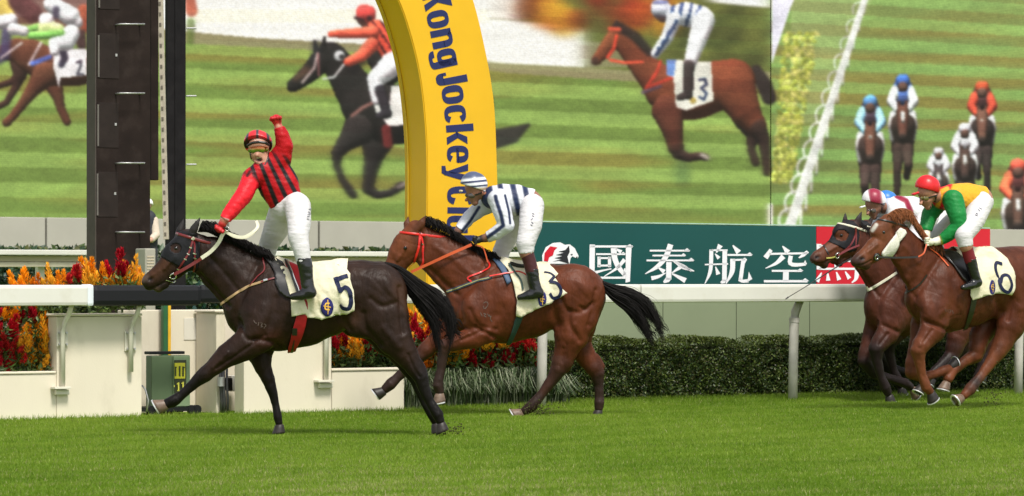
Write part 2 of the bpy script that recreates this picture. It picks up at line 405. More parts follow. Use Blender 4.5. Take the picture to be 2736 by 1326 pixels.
# trunking line down the side face
mb = MB()
mb.tube([AR.at(p[0], p[1])-AR.n*0.45-AR.u*0.012 for p in lf[4:-6]], 0.012, 6); mb.build('side_cable', mat('arch_yellow_dark', (0.45, 0.30, 0.01), 0.6), ar)
def ring_poly(cx, cy, rx, ry, ix, iy, a0=0.0, a1=2*math.pi, n=26):
    """heavy rounded bowl: outer and inner super-ellipses -> quads"""
    se = lambda a, r1, r2: (cx+r1*math.copysign(abs(math.cos(a))**0.72, math.cos(a)), cy+r2*math.copysign(abs(math.sin(a))**0.72, math.sin(a)))
    A = np.linspace(a0, a1, n); return [[se(p, rx, ry), se(q, rx, ry), se(q, ix, iy), se(p, ix, iy)] for p, q in zip(A[:-1], A[1:])]
def bar(x0, y0, x1, y1): return [[(x0, y0), (x1, y0), (x1, y1), (x0, y1)]]
_o = lambda: ring_poly(.5, .375, .5, .395, .13, .26)
GL = {'o': _o(), 'K': bar(0, 0, .36, 1)+[[(.36, .45), (.62, 1), (1, 1), (.66, .5), (1, 0), (.62, 0), (.36, .55)]],
      'n': bar(0, 0, .37, .75)+ring_poly(.5, .42, .5, .35, .13, .22, 0, math.pi*.75)+bar(.63, 0, 1, .45), 'g': ring_poly(.46, .42, .46, .35, .10, .2)+bar(.60, -.02, .97, .76)+ring_poly(.485, -.02, .485, .22, .13, .09, math.pi*1.0, 2*math.pi),
      'J': bar(.45, .12, 1, 1)+ring_poly(.5, .14, .5, .28, .0, .14, math.pi*1.0, 2*math.pi)+bar(.0, .1, .25, .26), 'c': ring_poly(.5, .375, .5, .395, .13, .26, math.radians(28), math.radians(332)),
      'k': bar(0, 0, .36, 1)+[[(.36, .34), (.64, .75), (1, .75), (.68, .4), (1, 0), (.62, 0), (.36, .42)]], 'e': ring_poly(.5, .375, .5, .395, .13, .26, 0, math.radians(325))+bar(.12, .33, .98, .43),
      'y': [[(0, .75), (.38, .75), (.56, .2), (.40, 0)], [(.62, .75), (1, .75), (.62, -.1), (.36, -.1)]]+[[(.62, -.1), (.50, -.22), (.1, -.22), (.1, -.08), (.36, -.06)]], 'C': ring_poly(.5, .5, .5, .52, .13, .38, math.radians(25), math.radians(335)),
      'l': bar(0, 0, 1, 1), 'u': bar(0, .3, .37, .75)+ring_poly(.5, .33, .5, .35, .13, .22, math.pi, math.pi*1.75)+bar(.63, 0, 1, .75), 'b': bar(0, 0, .36, 1)+ring_poly(.54, .375, .46, .395, .12, .25)}
base = spline([(850, -120), (893, 0), (920, 110), (940, 210), (962, 320), (988, 440), (1003, 530), (1017, 640), (1026, 750), (1031, 860), (1032, 960), (1032, 1100), (1030, 1240), (1030, 1400)], 200)
M_navy = mat('navy_letter', (0.012, 0.018, 0.085), 0.5, 0.3, var=0.05)
def arch_letter(ch, y0, y1, hgt):
    by = np.array([b[1] for b in base]); bx = np.array([b[0] for b in base]); V = []; Fs = []
    for pg in GL[ch]:
        o = len(V)
        for (s, k) in pg:
            y = y0+(y1-y0)*s; b = np.interp(y, by, bx); tx = np.interp(y+8, by, bx)-np.interp(y-8, by, bx); l = math.hypot(tx, 16.0)
            V.append(AR.at(700+(b+16.0/l*k*hgt)/2.08, (y-tx/l*k*hgt)/2.08, -0.005))                # letter 'up' points right
        Fs.append(list(range(o, o+len(pg))))
    me = mesh_py('letter', V, Fs); bm = bmesh.new(); bm.from_mesh(me); bmesh.ops.triangulate(bm, faces=bm.faces[:]); bmesh.ops.remove_doubles(bm, verts=bm.verts[:], dist=1e-4); bm.to_mesh(me); bm.free()
    link('letter', me, M_navy, ar)
H_LET = 152
for ch, y0, y1 in (('K', -30, 66), ('o', 72, 166), ('n', 176, 276), ('g', 284, 388), ('J', 412, 478), ('o', 484, 584), ('c', 592, 690), ('k', 698, 806), ('e', 812, 906), ('y', 912, 1012), ('C', 1036, 1140), ('l', 1152, 1186), ('u', 1198, 1296), ('b', 1308, 1400)):
    arch_letter(ch, y0, y1, H_LET)

# ------------------------------------------------------------------ green and red advertising board
sg = thing('advertising_board', SIGN.ground(1900), 'dark green board with white Chinese characters, red at its right end', 'sign')
def sign_box(x0, x1, d, th, m, name):
    # constant real height: read at x=1434
    a = SIGN.at(x0, HY, d); b = SIGN.at(x1, HY, d); Yr = SIGN.Y(1434); zt = CAMZ+(HY-594)/F*Yr; zb = CAMZ+(HY-768)/F*Yr
    mid = (a+b)/2-SIGN.n*th/2; mid.z = (zt+zb)/2
    mb = MB(); mb.box(mid, (SIGN.u, SIGN.n, Zup), ((b-a).xy.length/2, th/2, (zt-zb)/2), 0.006); return mb.build(name, m, sg)
sign_box(1424, 2181, 0, 0.08, mat('board_green', (0.0045, 0.060, 0.055), 0.45, 0.3, var=0.05, vscale=1), 'green_panel')
sign_box(2182, 2646, 0, 0.08, mat('board_red', (0.50, 0.008, 0.022), 0.45, 0.3, var=0.05, vscale=1), 'red_panel')
a = SIGN.at(1424, HY, -0.006); b = SIGN.at(2646, HY, -0.006); zt = CAMZ+(HY-592.5)/F*SIGN.Y(1434)
mb = MB(); mid = (a+b)/2-SIGN.n*0.05; mid.z = zt+0.004; mb.box(mid, (SIGN.u, SIGN.n, Zup), ((b-a).xy.length/2, 0.05, 0.006)); mb.build('top_trim', mat('trim_pale', (0.35, 0.5, 0.42), 0.4), sg)
cs = lambda L: [(1400+x/3.22, 580+y/3.22) for x, y in L]
def S(pts, w): return cs(stroke_poly(spline(pts, 10) if len(pts) > 2 else pts, w))
def TR(x, y, s=1.0): return cs([(x-52*s, y+2), (x-22*s, y-20*s), (x+6*s, y+2)])
M_chr = mat('board_white', (0.72, 0.72, 0.74), 0.5, 0.2, var=0.03)
kokuk = [S([(588, 237), (584, 545)], [46, 46]), S([(568, 254), (935, 254)], 18), cs([(872, 254), (912, 234), (940, 254), (925, 266), (912, 556), (874, 566), (876, 262)]), S([(606, 523), (878, 523)], 18),
         S([(620, 320), (872, 320)], 15), TR(872, 316, 0.8), S([(646, 342), (646, 432)], 28), S([(736, 342), (736, 432)], 28), S([(640, 354), (748, 354)], 16), S([(640, 418), (748, 418)], 16),
         S([(612, 478), (690, 458), (752, 446)], [26, 14, 10]), S([(772, 268), (780, 350), (812, 430), (868, 500)], [52, 46, 42, 34]), cs([(848, 512), (880, 516), (872, 440), (862, 442)]),
         S([(866, 366), (800, 440), (690, 512)], [34, 22, 6]), S([(786, 272), (838, 302)], [10, 34])]
taai = [S([(1082, 290), (1425, 290)], 15), TR(1425, 288), S([(1106, 332), (1388, 332)], 14), TR(1392, 330, 0.9), S([(1055, 374), (1458, 374)], 15), TR(1462, 372, 1.05),
        S([(1262, 236), (1222, 340), (1150, 425), (1042, 490)], [48, 44, 34, 6]), S([(1285, 378), (1365, 430), (1465, 466)], [14, 34, 8]), S([(1300, 384), (1400, 440), (1440, 466)], [14, 30, 12]),
        S([(1247, 388), (1245, 540)], [46, 46]), cs([(1222, 520), (1268, 530), (1248, 560), (1206, 570), (1196, 556)]), S([(1150, 432), (1208, 472)], [8, 40]), S([(1096, 528), (1160, 512), (1218, 482)], [36, 26, 8]),
        S([(1345, 432), (1272, 482)], [34, 8]), S([(1274, 488), (1390, 548)], [12, 46])]
hong = [S([(1690, 242), (1655, 306)], [46, 12]), S([(1612, 280), (1608, 430), (1592, 500), (1556, 574)], [34, 34, 30, 6]), S([(1728, 284), (1724, 552)], [40, 40]), cs([(1708, 540), (1746, 540), (1728, 570), (1700, 574), (1688, 560)]),
        S([(1600, 286), (1752, 286)], 14), S([(1556, 410), (1756, 404)], [12, 14]), S([(1644, 316), (1678, 356)], [8, 34]), S([(1648, 428), (1672, 494)], [8, 38]),
        S([(1796, 244), (1848, 306)], [10, 50]), S([(1750, 327), (1960, 327)], 16), TR(1964, 324), S([(1796, 360), (1790, 470), (1738, 574)], [44, 42, 8]), S([(1796, 372), (1906, 366)], 16), cs([(1870, 366), (1900, 350), (1920, 366), (1900, 400), (1880, 540), (1846, 540), (1866, 400)]),
        S([(1850, 536), (1880, 552), (1932, 548)], [30, 26, 30]), cs([(1920, 560), (1964, 534), (1934, 470), (1928, 520)])]
hung = [S([(2224, 250), (2272, 306)], [8, 50]), S([(2126, 282), (2078, 352)], [30, 44]), S([(2110, 318), (2440, 312)], 17), cs([(2398, 312), (2432, 288), (2452, 306), (2412, 340), (2370, 356), (2360, 350)]),
        S([(2232, 338), (2170, 398), (2078, 442)], [46, 26, 6]), S([(2296, 334), (2288, 395), (2330, 412), (2424, 406)], [36, 36, 30, 26]), cs([(2404, 400), (2436, 410), (2420, 370)]),
        S([(2132, 464), (2392, 464)], 17), TR(2398, 462, 1.0), S([(2254, 468), (2252, 550)], [50, 50]), S([(2064, 553), (2440, 553)], 20), TR(2446, 550, 1.2)]
ma = [S([(2538, 232), (2538, 452)], [40, 40]), S([(2538, 250), (2860, 250)], 16), S([(2538, 316), (2820, 316)], 14), S([(2538, 380), (2820, 380)], 14), S([(2690, 250), (2690, 440)], [38, 38]),
      S([(2538, 446), (2880, 446)], 18), S([(2868, 446), (2856, 530), (2820, 566)], [40, 36, 8]), S([(2560, 480), (2520, 556)], [10, 40]), S([(2612, 478), (2618, 548)], [10, 38]), S([(2688, 474), (2712, 542)], [10, 38]), S([(2764, 470), (2800, 530)], [10, 36])]
for ch in (kokuk, taai, hong, hung, ma): tris_flat('character', ch, SIGN, -0.004, M_chr, sg)
logo = [cs([(160, 402), (156, 330), (188, 260), (248, 224), (310, 218), (352, 240), (395, 236), (436, 268), (470, 335), (462, 356), (440, 350), (418, 338), (402, 352), (392, 402)])]
lg = tris_flat('horse_logo', logo, SIGN, -0.004, M_chr, sg)
tris_flat('red_patch', [cs([(172, 378), (178, 310), (226, 252), (288, 262), (262, 288), (250, 330), (218, 346), (206, 384)])], SIGN, -0.008, MATS['board_red'], lg)
tris_flat('black_mane', [cs([(388, 246), (356, 284), (296, 298), (346, 306), (276, 326), (334, 336), (262, 354), (324, 362), (244, 384), (300, 376), (388, 402), (374, 340), (394, 300)]), cs([(402, 320), (420, 318), (418, 328), (404, 330)]), cs([(448, 344), (462, 342), (460, 352), (450, 352)])], SIGN, -0.008, mat('logo_black', (0.012, 0.012, 0.016), 0.5), lg)

# pale green wall behind the hedge
M_gwall = mat('green_wall', (0.20, 0.24, 0.145), 0.75, 0.2, var=0.06, vscale=0.8, dirt=(0.155, 0.19, 0.115), dirt_scale=1.2, dirt_amt=0.4)
gwt = thing('green_wall', WALL.ground(2000, 2.2), 'pale green boarding between rail and hedge on the right', 'wall')
for i, x in enumerate(range(1380, 2950, 196)):
    mb = MB(); a = WALL.at(x, HY, 2.2); b = WALL.at(x+195, HY, 2.2); mid = (a+b)/2-WALL.n*0.05; zt = 1.24; mid.z = 0.93
    mb.box(mid, (WALL.u, WALL.n, Zup), ((b-a).xy.length/2-0.002, 0.05, 0.31), 0.004); mb.build('board', M_gwall, gwt)
a = WALL.at(1370, HY, 2.19); b = WALL.at(2990, HY, 2.19); mid = (a+b)/2-WALL.n*0.05; mid.z = 0.31
mb = MB(); mb.box(mid, (WALL.u, WALL.n, Zup), ((b-a).xy.length/2, 0.05, 0.318)); mb.build('plinth', mat('green_wall_base', (0.155, 0.20, 0.13), 0.8, var=0.1), gwt)

# ------------------------------------------------------------------ running rail
RZ0, RZ1 = 1.172, 1.386
def rail_beam(mb, x0, x1, d, z0, z1, th, r=0.035):
    a = WALL.at(x0, HY, d); b = WALL.at(x1, HY, d); mid = (a+b)/2; mid.z = (z0+z1)/2
    mb.box(mid, (WALL.u, WALL.n, Zup), ((b-a).xy.length/2, th/2, (z1-z0)/2), r)
rail = thing('running_rail', WALL.ground(1400), 'white running rail with black sleeve running past the winning post', 'rail')
mb = MB(); rail_beam(mb, -220, 228, -0.02, RZ0, RZ1, 0.2); mb.build('beam', M_white, rail)
mb = MB(); rail_beam(mb, 222, 240, -0.02, RZ0-0.006, RZ1+0.006, 0.212, 0.03); mb.build('end_collar', mat('rail_collar', (0.62, 0.66, 0.70), 0.4, var=0.04), rail)
M_blk = mat('black_rubber', (0.006, 0.006, 0.008), 0.5, 0.25, var=0.1, vscale=4)
mb = MB(); rail_beam(mb, 236, 530, -0.02, RZ0-0.004, RZ1-0.004, 0.2, 0.055); mb.build('black_sleeve', M_blk, rail)
mb = MB(); rail_beam(mb, 527, 640, 0.0, RZ0+0.02, RZ1-0.002, 0.16, 0.05); mb.build('inner_sleeve', M_blk, rail)
mb = MB(); rail_beam(mb, 638, 1700, 0.02, RZ0+0.005, RZ1, 0.2); mb.build('beam', M_white, rail)
mb = MB(); rail_beam(mb, 1701, 2990, 0.02, RZ0+0.005, RZ1, 0.2); mb.build('beam', M_white, rail)
M_post = mat('post_paint', (0.42, 0.40, 0.37), 0.6, 0.3, var=0.1, vscale=8, dirt=(0.32, 0.30, 0.27), dirt_scale=6, dirt_amt=0.45)
for x in (1450, 2122, 2724):
    g = WALL.ground(x-4, 0.12); mb = MB()
    lean = WALL.u*0.035
    mb.tube([g-Zup*0.05, g+lean*0.3+Zup*0.5, g+lean*0.6+Zup*0.95, g+lean*1.2+Zup*1.06, g+lean*2.2+WALL.n*0.04+Zup*1.19], [0.056, 0.056, 0.056, 0.052, 0.048], 14)
    p = mb.build('post', M_post, rail, True)
    mb = MB(); mb.tube([g+lean*0.6+Zup*0.93, g+lean*0.75+Zup*0.985], 0.062, 14); mb.build('clamp', M_post, p)
M_pwhite = mat('bracket_white', (0.60, 0.57, 0.48), 0.5, 0.4, var=0.06)
def wall_post(x, ytop, ybot, plates, foot=True):
    """goose-neck bracket bolted to the cream wall"""
    def at(px, py, out): return WALL.at(px, py, 0.18-out)
    mb = MB(); mb.tube([at(x+24, 812, 0.17), at(x+17, 838, 0.13), at(x+6, 858, 0.07), at(x, 885, 0.055), at(x, ybot, 0.055)], 0.026, 10)
    p = mb.build('wall_bracket', M_pwhite, rail, True)
    for (py0, py1) in plates:
        mb = MB(); WALL.box(mb, x-16, x+14, py0, py1, 0.18-0.02, 0.018, 0.004); mb.build('plate', M_pwhite, p)
        for sx in (-10, 9):
            for yy in (py0+6, py1-6):
                mb = MB(); c = WALL.at(x+sx, yy, 0.155); mb.tube([c, c+WALL.n*0.02], 0.011, 8); mb.build('bolt', M_metal, p)
    if foot:
        mb = MB(); WALL.box(mb, x-21, x+22, ybot-2, ybot+4, 0.07, 0.11, 0.004); mb.build('foot_plate', M_pwhite, p)
        mb = MB(); WALL.box(mb, x-18, x+18, ybot+6, ybot+19, 0.13, 0.05, 0.006); mb.build('foot_block', M_pwhite, p)
wall_post(168, 820, 1036, [(884, 926)])
wall_post(350, 820, 994, [(884, 938)], False)
wall_post(872, 820, 1018, [])

# ------------------------------------------------------------------ cream planter walls
def wall_piece(parent, name, x0, x1, d, depth, z1, m=None, bev=0.012, z0=-0.05):
    a = WALL.at(x0, HY, d); b = WALL.at(x1, HY, d); mid = (a+b)/2-WALL.n*depth/2; mid.z = (z0+z1)/2
    mb = MB(); mb.box(mid, (WALL.u, WALL.n, Zup), ((b-a).xy.length/2, depth/2, (z1-z0)/2), bev); return mb.build(name, m or M_cream, parent)
zat = lambda px, py, d: WALL.at(px, py, d).z
lw = thing('planter_wall', WALL.ground(150, 0.2), 'cream rendered planter wall at the left edge', 'wall')
wall_piece(lw, 'tall_section', 152, 379, 0.18, 0.22, zat(270, 846, 0.18))
wall_piece(lw, 'coping', 149, 381, 0.165, 0.25, zat(270, 838, 0.165), z0=zat(270, 845, 0.165))
wall_piece(lw, 'low_section', -230, 151, 0.19, 0.16, zat(75, 1000, 0.19))
wall_piece(lw, 'low_coping', -230, 151, 0.175, 0.19, zat(75, 993, 0.175), z0=zat(75, 999.5, 0.175))
wall_piece(lw, 'back_panel', -230, 151, 0.92, 0.12, zat(75, 838, 0.92))
wall_piece(lw, 'bed_soil', -230, 151, 0.36, 0.55, zat(75, 1000, 0.36)-0.06, mat('bed_soil', (0.05, 0.035, 0.022), 0.95, 0.1, var=0.3, bump=0.6, bscale=30), 0)
mw = thing('planter_wall', WALL.ground(860, 0.2), 'cream rendered planter wall behind the lead horse legs', 'wall')
wall_piece(mw, 'tall_section', 652, 886, 0.18, 0.22, zat(770, 832, 0.18))
wall_piece(mw, 'low_section', 887, 1080, 0.19, 0.16, zat(980, 991, 0.19))
wall_piece(mw, 'low_coping', 887, 1081, 0.175, 0.19, zat(980, 984, 0.175), z0=zat(980, 990.5, 0.175))
wall_piece(mw, 'bed_soil', 887, 1079, 0.36, 0.75, zat(980, 1000, 0.36)-0.06, MATS['bed_soil'], 0)
bwl = thing('recess_wall', WALL.ground(510, 1.2), 'cream wall set back in the gap behind the green cabinet', 'wall')
wall_piece(bwl, 'wall', 330, 720, 1.12, 0.15, zat(510, 828, 1.12))
wall_piece(bwl, 'pale_patch', 492, 592, 1.112, 0.02, zat(540, 850, 1.112), mat('patch_paint', (0.58, 0.55, 0.48), 0.7, var=0.05), 0.002, z0=zat(540, 908, 1.112))
wall_piece(bwl, 'pillar', 578, 602, 0.62, 0.48, zat(590, 836, 0.62))
wall_piece(bwl, 'pillar_cap', 575, 606, 0.60, 0.5, zat(590, 829, 0.6), z0=zat(590, 835.5, 0.6))
mt = thing('meter_box', WALL.ground(615, 0.9), 'white meter box with dark pipes by the pillar', 'meter box')
wall_piece(mt, 'box', 618, 648, 0.85, 0.14, zat(632, 1004, 0.85), M_white, 0.006, z0=zat(632, 1046, 0.85))
wall_piece(mt, 'dark_unit', 606, 622, 0.80, 0.12, zat(614, 1010, 0.8), M_blk, 0.01, z0=zat(614, 1044, 0.8))
for px, r in ((596, 0.022), (589, 0.016), (606, 0.014)):
    mb = MB(); mb.tube([WALL.at(px, 985, 0.56), WALL.at(px, 1030, 0.54), WALL.at(px+3, 1070, 0.56), WALL.at(px+2, 1108, 0.58)], r, 8); mb.build('pipe', mat('pipe_dark', (0.05, 0.05, 0.055), 0.4, 0.5, var=0.3), mt, True)
mb = MB(); c = WALL.at(590, 1020, 0.52); mb.tube([c-Zup*0.05, c+Zup*0.05], 0.04, 10); mb.build('valve', M_metal, mt)

# green signal cabinet on a trolley, with a green and yellow pole behind it
gc = thing('signal_cabinet', WALL.ground(455, 0.55), 'green metal cabinet with yellow figures standing on a black trolley', 'cabinet')
M_gcab = mat('cabinet_green', (0.10, 0.145, 0.075), 0.5, 0.4, var=0.08, vscale=4, dirt=(0.09, 0.13, 0.08), dirt_amt=0.4)
wall_piece(gc, 'case', 405, 508, 0.55, 0.14, zat(455, 950, 0.55), M_gcab, 0.012, z0=zat(455, 1090, 0.55))
wall_piece(gc, 'lid', 402, 494, 0.57, 0.15, zat(455, 939, 0.57), M_blk, 0.006, z0=zat(455, 947, 0.57))
wall_piece(gc, 'door_frame', 464, 508, 0.53, 0.02, zat(485, 952, 0.53), mat('cabinet_green_light', (0.18, 0.25, 0.14), 0.5), 0.006, z0=zat(485, 1086, 0.53))
wall_piece(gc, 'window', 467, 498, 0.515, 0.016, zat(482, 962, 0.515), mat('display_dark', (0.03, 0.035, 0.015), 0.3), 0.004, z0=zat(482, 1052, 0.515))
wall_piece(gc, 'yellow_plate', 467, 495, 0.505, 0.012, zat(481, 970, 0.505), mat('plate_yellow', (0.55, 0.50, 0.03), 0.5), 0.002, z0=zat(481, 1012, 0.505))
cg = lambda L: [(370+x/3.284, 780+y/3.284) for x, y in L]
tris_flat('lettering', [cg(stroke_poly(p, w)) for p, w in (([(318, 662), (336, 662)], 10), ([(326, 662), (326, 740)], 12), ([(362, 652), (362, 742)], 14), ([(392, 655), (392, 742)], 14), ([(392, 664), (408, 664)], 10))], WALL, 0.500, mat('lettering_dark', (0.03, 0.04, 0.01), 0.5), gc)
tris_flat('figures', [cg(stroke_poly(p, w)) for p, w in (([(352, 795), (352, 870)], 12), ([(338, 812), (352, 797)], 8), ([(340, 868), (364, 868)], 6), ([(392, 790), (392, 850)], 12), ([(378, 806), (392, 792)], 8), ([(314, 820), (314, 835)], 8))], WALL, 0.500, mat('figure_yellow', (0.65, 0.6, 0.08), 0.5), gc)
wall_piece(gc, 'trolley', 398, 520, 0.5, 0.45, zat(455, 1098, 0.5), M_blk, 0.008, z0=zat(455, 1091, 0.5))
wall_piece(gc, 'base_box', 424, 490, 0.6, 0.3, zat(455, 1097, 0.6), M_blk, 0.004, z0=0.02)
for x in (403, 418, 512, 525):
    mb = MB(); c = WALL.at(x, 1100, 0.52); c.z = 0.05; mb.tube([c-WALL.n*0.025, c+WALL.n*0.025], 0.05, 12); mb.build('wheel', M_blk, gc)
mb = MB(); mb.tube([WALL.at(392, 1100, 0.5), WALL.at(396, 1070, 0.5), WALL.at(388, 1040, 0.52), WALL.at(379, 1030, 0.56)], 0.01, 6); mb.build('hose', M_metal, gc, True)
po = thing('striped_pole', WALL.ground(448, 0.95), 'green and yellow pole rising behind the green cabinet', 'pole')
wall_piece(po, 'green_half', 437, 449, 0.98, 0.06, 1.3, mat('pole_green', (0.02, 0.10, 0.035), 0.45), 0.004)
wall_piece(po, 'yellow_half', 449.3, 457, 0.985, 0.05, 1.3, mat('pole_yellow', (0.66, 0.38, 0.02), 0.45), 0.004)
# ================================================================== hedge, flowers, ornamental grass
GREENS_H = [(0.034, 0.062, 0.010), (0.022, 0.046, 0.009), (0.058, 0.092, 0.014), (0.016, 0.032, 0.009), (0.085, 0.115, 0.020), (0.05, 0.05, 0.016)]
def hedge(x0, x1, d, top, label, seed):
    h = thing('hedge', WALL.ground((x0+x1)/2, d), label, 'hedge')
    a = WALL.ground(x0, d); b = WALL.ground(x1, d); Lh = (b-a).length
    def f(r, n):
        t = r.random(n); zz = r.random(n)*top*1.0
        side = r.random(n)
        dd = np.where(side < 0.72, r.exponential(0.05, n), 0.6*r.random(n)); zz = np.where(side < 0.72, zz, top-r.exponential(0.04, n))
        bump = 0.03*np.sin(t*Lh*3.1)+0.03*np.sin(t*Lh*6.3)*np.sin(zz*9+t*Lh*2.1)+0.03*np.sin(t*Lh*13.7+2*np.sin(zz*8))*np.sin(zz*17+2*np.sin(t*Lh*5))
        dd = dd+bump; zz = zz+(zz > top-0.1)*0.05*np.sin(t*Lh*5.3)+0.03*np.sin(t*Lh*11)*(zz > top-0.12)
        zz = np.maximum(zz, 0.03); p = np.outer(1-t, tuple(a))+np.outer(t, tuple(b))-np.outer(dd, tuple(WALL.n)); p[:, 2] = zz; return p
    n = int(Lh*10500); V, T, C = leaf_cloud(n, f, 0.030, GREENS_H, seed, 0.6)
    # leaf colour shifts to a lighter yellow-green near the top
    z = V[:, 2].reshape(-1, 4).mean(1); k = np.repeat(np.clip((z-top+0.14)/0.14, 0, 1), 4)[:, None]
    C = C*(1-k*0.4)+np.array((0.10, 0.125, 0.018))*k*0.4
    link('foliage', mesh_np('foliage', V, T, C), M_leafd, h)
    r = random.Random(seed); mb = MB()
    for i in range(int(Lh/0.3)):
        p = a+(b-a)*((i+0.5+r.uniform(-.2, .2))/(Lh/0.3))-WALL.n*(0.3+r.uniform(-.12, .12))
        for k in range(4):
            q = Vector((r.uniform(-.18, .18), r.uniform(-.18, .18), 0)); mb.tube([p-Zup*0.03, p+q*0.5+Zup*top*0.45, p+q+Zup*top*0.85], [0.018, 0.012, 0.004], 5)
    mb.build('stem', MATS['bark'], h)
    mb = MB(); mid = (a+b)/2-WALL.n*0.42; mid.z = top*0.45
    mb.box(mid, (WALL.u, WALL.n, Zup), (Lh/2-0.05, 0.2, top*0.45), 0.05); mb.build('dark_core', mat('hedge_inside', (0.014, 0.018, 0.008), 1.0, 0.0, var=0.5, vscale=20), h)  # solid dark block filling the hedge behind its leaves
hedge(1395, 2960, 1.25, 0.715, 'clipped green hedge below the pale green boarding', 90)
hedge(1085, 1392, 1.9, 0.62, 'dark clipped hedge behind the flowers left of the leaning post', 91)

# celosia: feathery plumes
def plume_mesh(name, col, seed, tall=1.0):
    """feathery head: one main plume and several side plumes of fine tongues"""
    r = np.random.default_rng(seed); V = []; T = []; C = []; col = np.array(col)
    subs = [(0, 0, 0, 1.0)]+[(r.normal()*0.030, r.normal()*0.030, -0.05*r.random(), 0.35+0.35*r.random()) for _ in range(5)]
    for sx, sy, sz, ss in subs:
        tx, ty = sx*3.5+r.normal()*0.12, sy*3.5+r.normal()*0.12; tint = 0.8+0.4*r.random()
        for i in range(int(85*ss)+18):
            t = r.random()**0.85; a = r.random()*6.283; z = 0.15*tall*t*ss; rad = (0.030*(1-t)**0.6+0.004)*(0.6+0.4*ss)*(0.7+0.6*r.random())
            c0 = np.array((sx+tx*z, sy+ty*z, sz+z)); o_ = np.array((math.cos(a), math.sin(a), 0))
            tip = c0+o_*rad*1.5+np.array((0, 0, 0.022+0.03*r.random())); s_ = np.array((-math.sin(a), math.cos(a), 0))*(0.0035+0.003*r.random()); m_ = c0*0.4+tip*0.6+o_*0.004; o = len(V)
            V += [c0, m_-s_, tip, m_+s_]; T += [[o, o+1, o+2], [o, o+2, o+3]]; k = tint*(0.7+0.55*r.random()); C += [col*k*0.8, col*k, col*k*1.1, col*k]
    return mesh_np(name, np.array(V), np.array(T), np.array(C))
def flower_leaves(name, seed):
    r = np.random.default_rng(seed)
    def f(rr, n): p = rr.standard_normal((n, 3))*np.array((0.05, 0.05, 0.0)); p[:, 2] = -0.20+0.22*rr.random(n); return p
    V, T, C = leaf_cloud(46, f, 0.075, [(0.06, 0.11, 0.02), (0.09, 0.14, 0.03), (0.045, 0.08, 0.02), (0.12, 0.15, 0.05)], seed, 0.35)
    return mesh_np(name, V, T, C)
M_pl = mat('celosia_plume', (0, 0, 0), 0.7, 0.15, var=0.0, attr='Col', transl=0.2)
RED = (0.52, 0.007, 0.020); ORG = (0.88, 0.33, 0.008); ORG2 = (0.82, 0.42, 0.03)
PLM = {'red': [plume_mesh('plume', RED, 1), plume_mesh('plume', (0.34, 0.004, 0.014), 2, 1.3), plume_mesh('plume', (0.52, 0.02, 0.02), 3, 0.8)],
       'orange': [plume_mesh('plume', ORG, 4), plume_mesh('plume', ORG2, 5, 1.25), plume_mesh('plume', (0.74, 0.20, 0.006), 6, 0.85)]}
for k in PLM: [m.materials.append(M_pl) for m in PLM[k]]
LEV = [flower_leaves('leaves', 20+i) for i in range(3)]
for m in LEV: m.materials.append(M_leafd)
STM = MB().tube([(0, 0, -0.25), (0.01, 0, -0.1), (0, 0, 0.03)], 0.006, 5); stm_me = mesh_py('stem', STM.V, STM.F); stm_me.materials.append(mat('flower_stem', (0.09, 0.13, 0.03), 0.6))
def celosia(px, py, d, colr, label, group, s=1.0, plane=WALL):
    r = random.Random(int(px*13+py*7)); p = plane.at(px, py, d)
    o = thing('celosia_flower', p, label, 'flower', group)
    pm = r.choice(PLM[colr]); lm = r.choice(LEV)
    tilt = (r.uniform(-.35, .35), r.uniform(-.35, .35), r.uniform(0, 6.28)); sc = s*r.uniform(0.85, 1.2)
    for nm, me in (('plume', pm), ('leaves', lm), ('stem', stm_me)):
        c = bpy.data.objects.new(nm, me); COL.objects.link(c); c.parent = o; c.rotation_euler = tilt if nm == 'plume' else (0, 0, tilt[2]); c.scale = (sc,)*3 if nm == 'plume' else (s,)*3
    return o
r = random.Random(5)
def bed(spots, d0, d1, lab, s=1.2):
    for px, py, colr in spots:
        px += r.uniform(-5, 5)
        if 'left planter' in lab: w = 'left' if px < 45 else ('middle' if px < 100 else 'right'); lb = 'feathery %s celosia in the %s of the left planter' % (colr, w)
        elif 'rail' in lab: w = 'left of' if px < 225 else ('before the middle of' if px < 300 else 'before the right edge of'); lb = 'feathery %s celosia above the rail, %s the dark tower' % (colr, w)
        else:
            w = 'above the low planter wall' if px < 1085 else ('behind the bay horse forelegs' if px < 1230 else ('under the bay horse girth' if px < 1330 else 'left of the leaning rail post'))
            lb = '%s %s celosia %s' % ('tall back-row' if d0 > 0.8 else 'front-row', colr, w)
        celosia(px, py+r.uniform(-4, 4), r.uniform(d0, d1), colr, lb, lb.replace('feathery ', '')+' cluster', s)
# left planter: rows from the back (top) to the front
L = []
for (x, y, c) in [(6, 850, 'red'), (32, 852, 'red'), (55, 848, 'red'), (86, 846, 'red'), (18, 838, 'orange'), (100, 868, 'orange'), (118, 872, 'orange'), (0, 885, 'red'), (28, 895, 'red'), (54, 905, 'orange'), (76, 905, 'orange'),
                  (100, 895, 'orange'), (124, 900, 'orange'), (10, 925, 'red'), (34, 930, 'red'), (60, 940, 'orange'), (84, 948, 'orange'), (112, 935, 'orange'), (136, 935, 'orange'), (4, 965, 'red'), (30, 960, 'red'),
                  (58, 965, 'orange'), (118, 965, 'orange'), (142, 955, 'orange'), (6, 985, 'red'), (96, 980, 'orange'), (-20, 870, 'red'), (-25, 930, 'orange'), (-50, 900, 'red'), (-60, 960, 'orange'), (128, 975, 'orange'), (70, 925, 'orange')]:
    L.append((x, y+8, c))
bed(L[:12], 0.50, 0.7, 'feathery %s celosia in the left planter'); bed(L[12:], 0.36, 0.46, 'feathery %s celosia in the left planter')
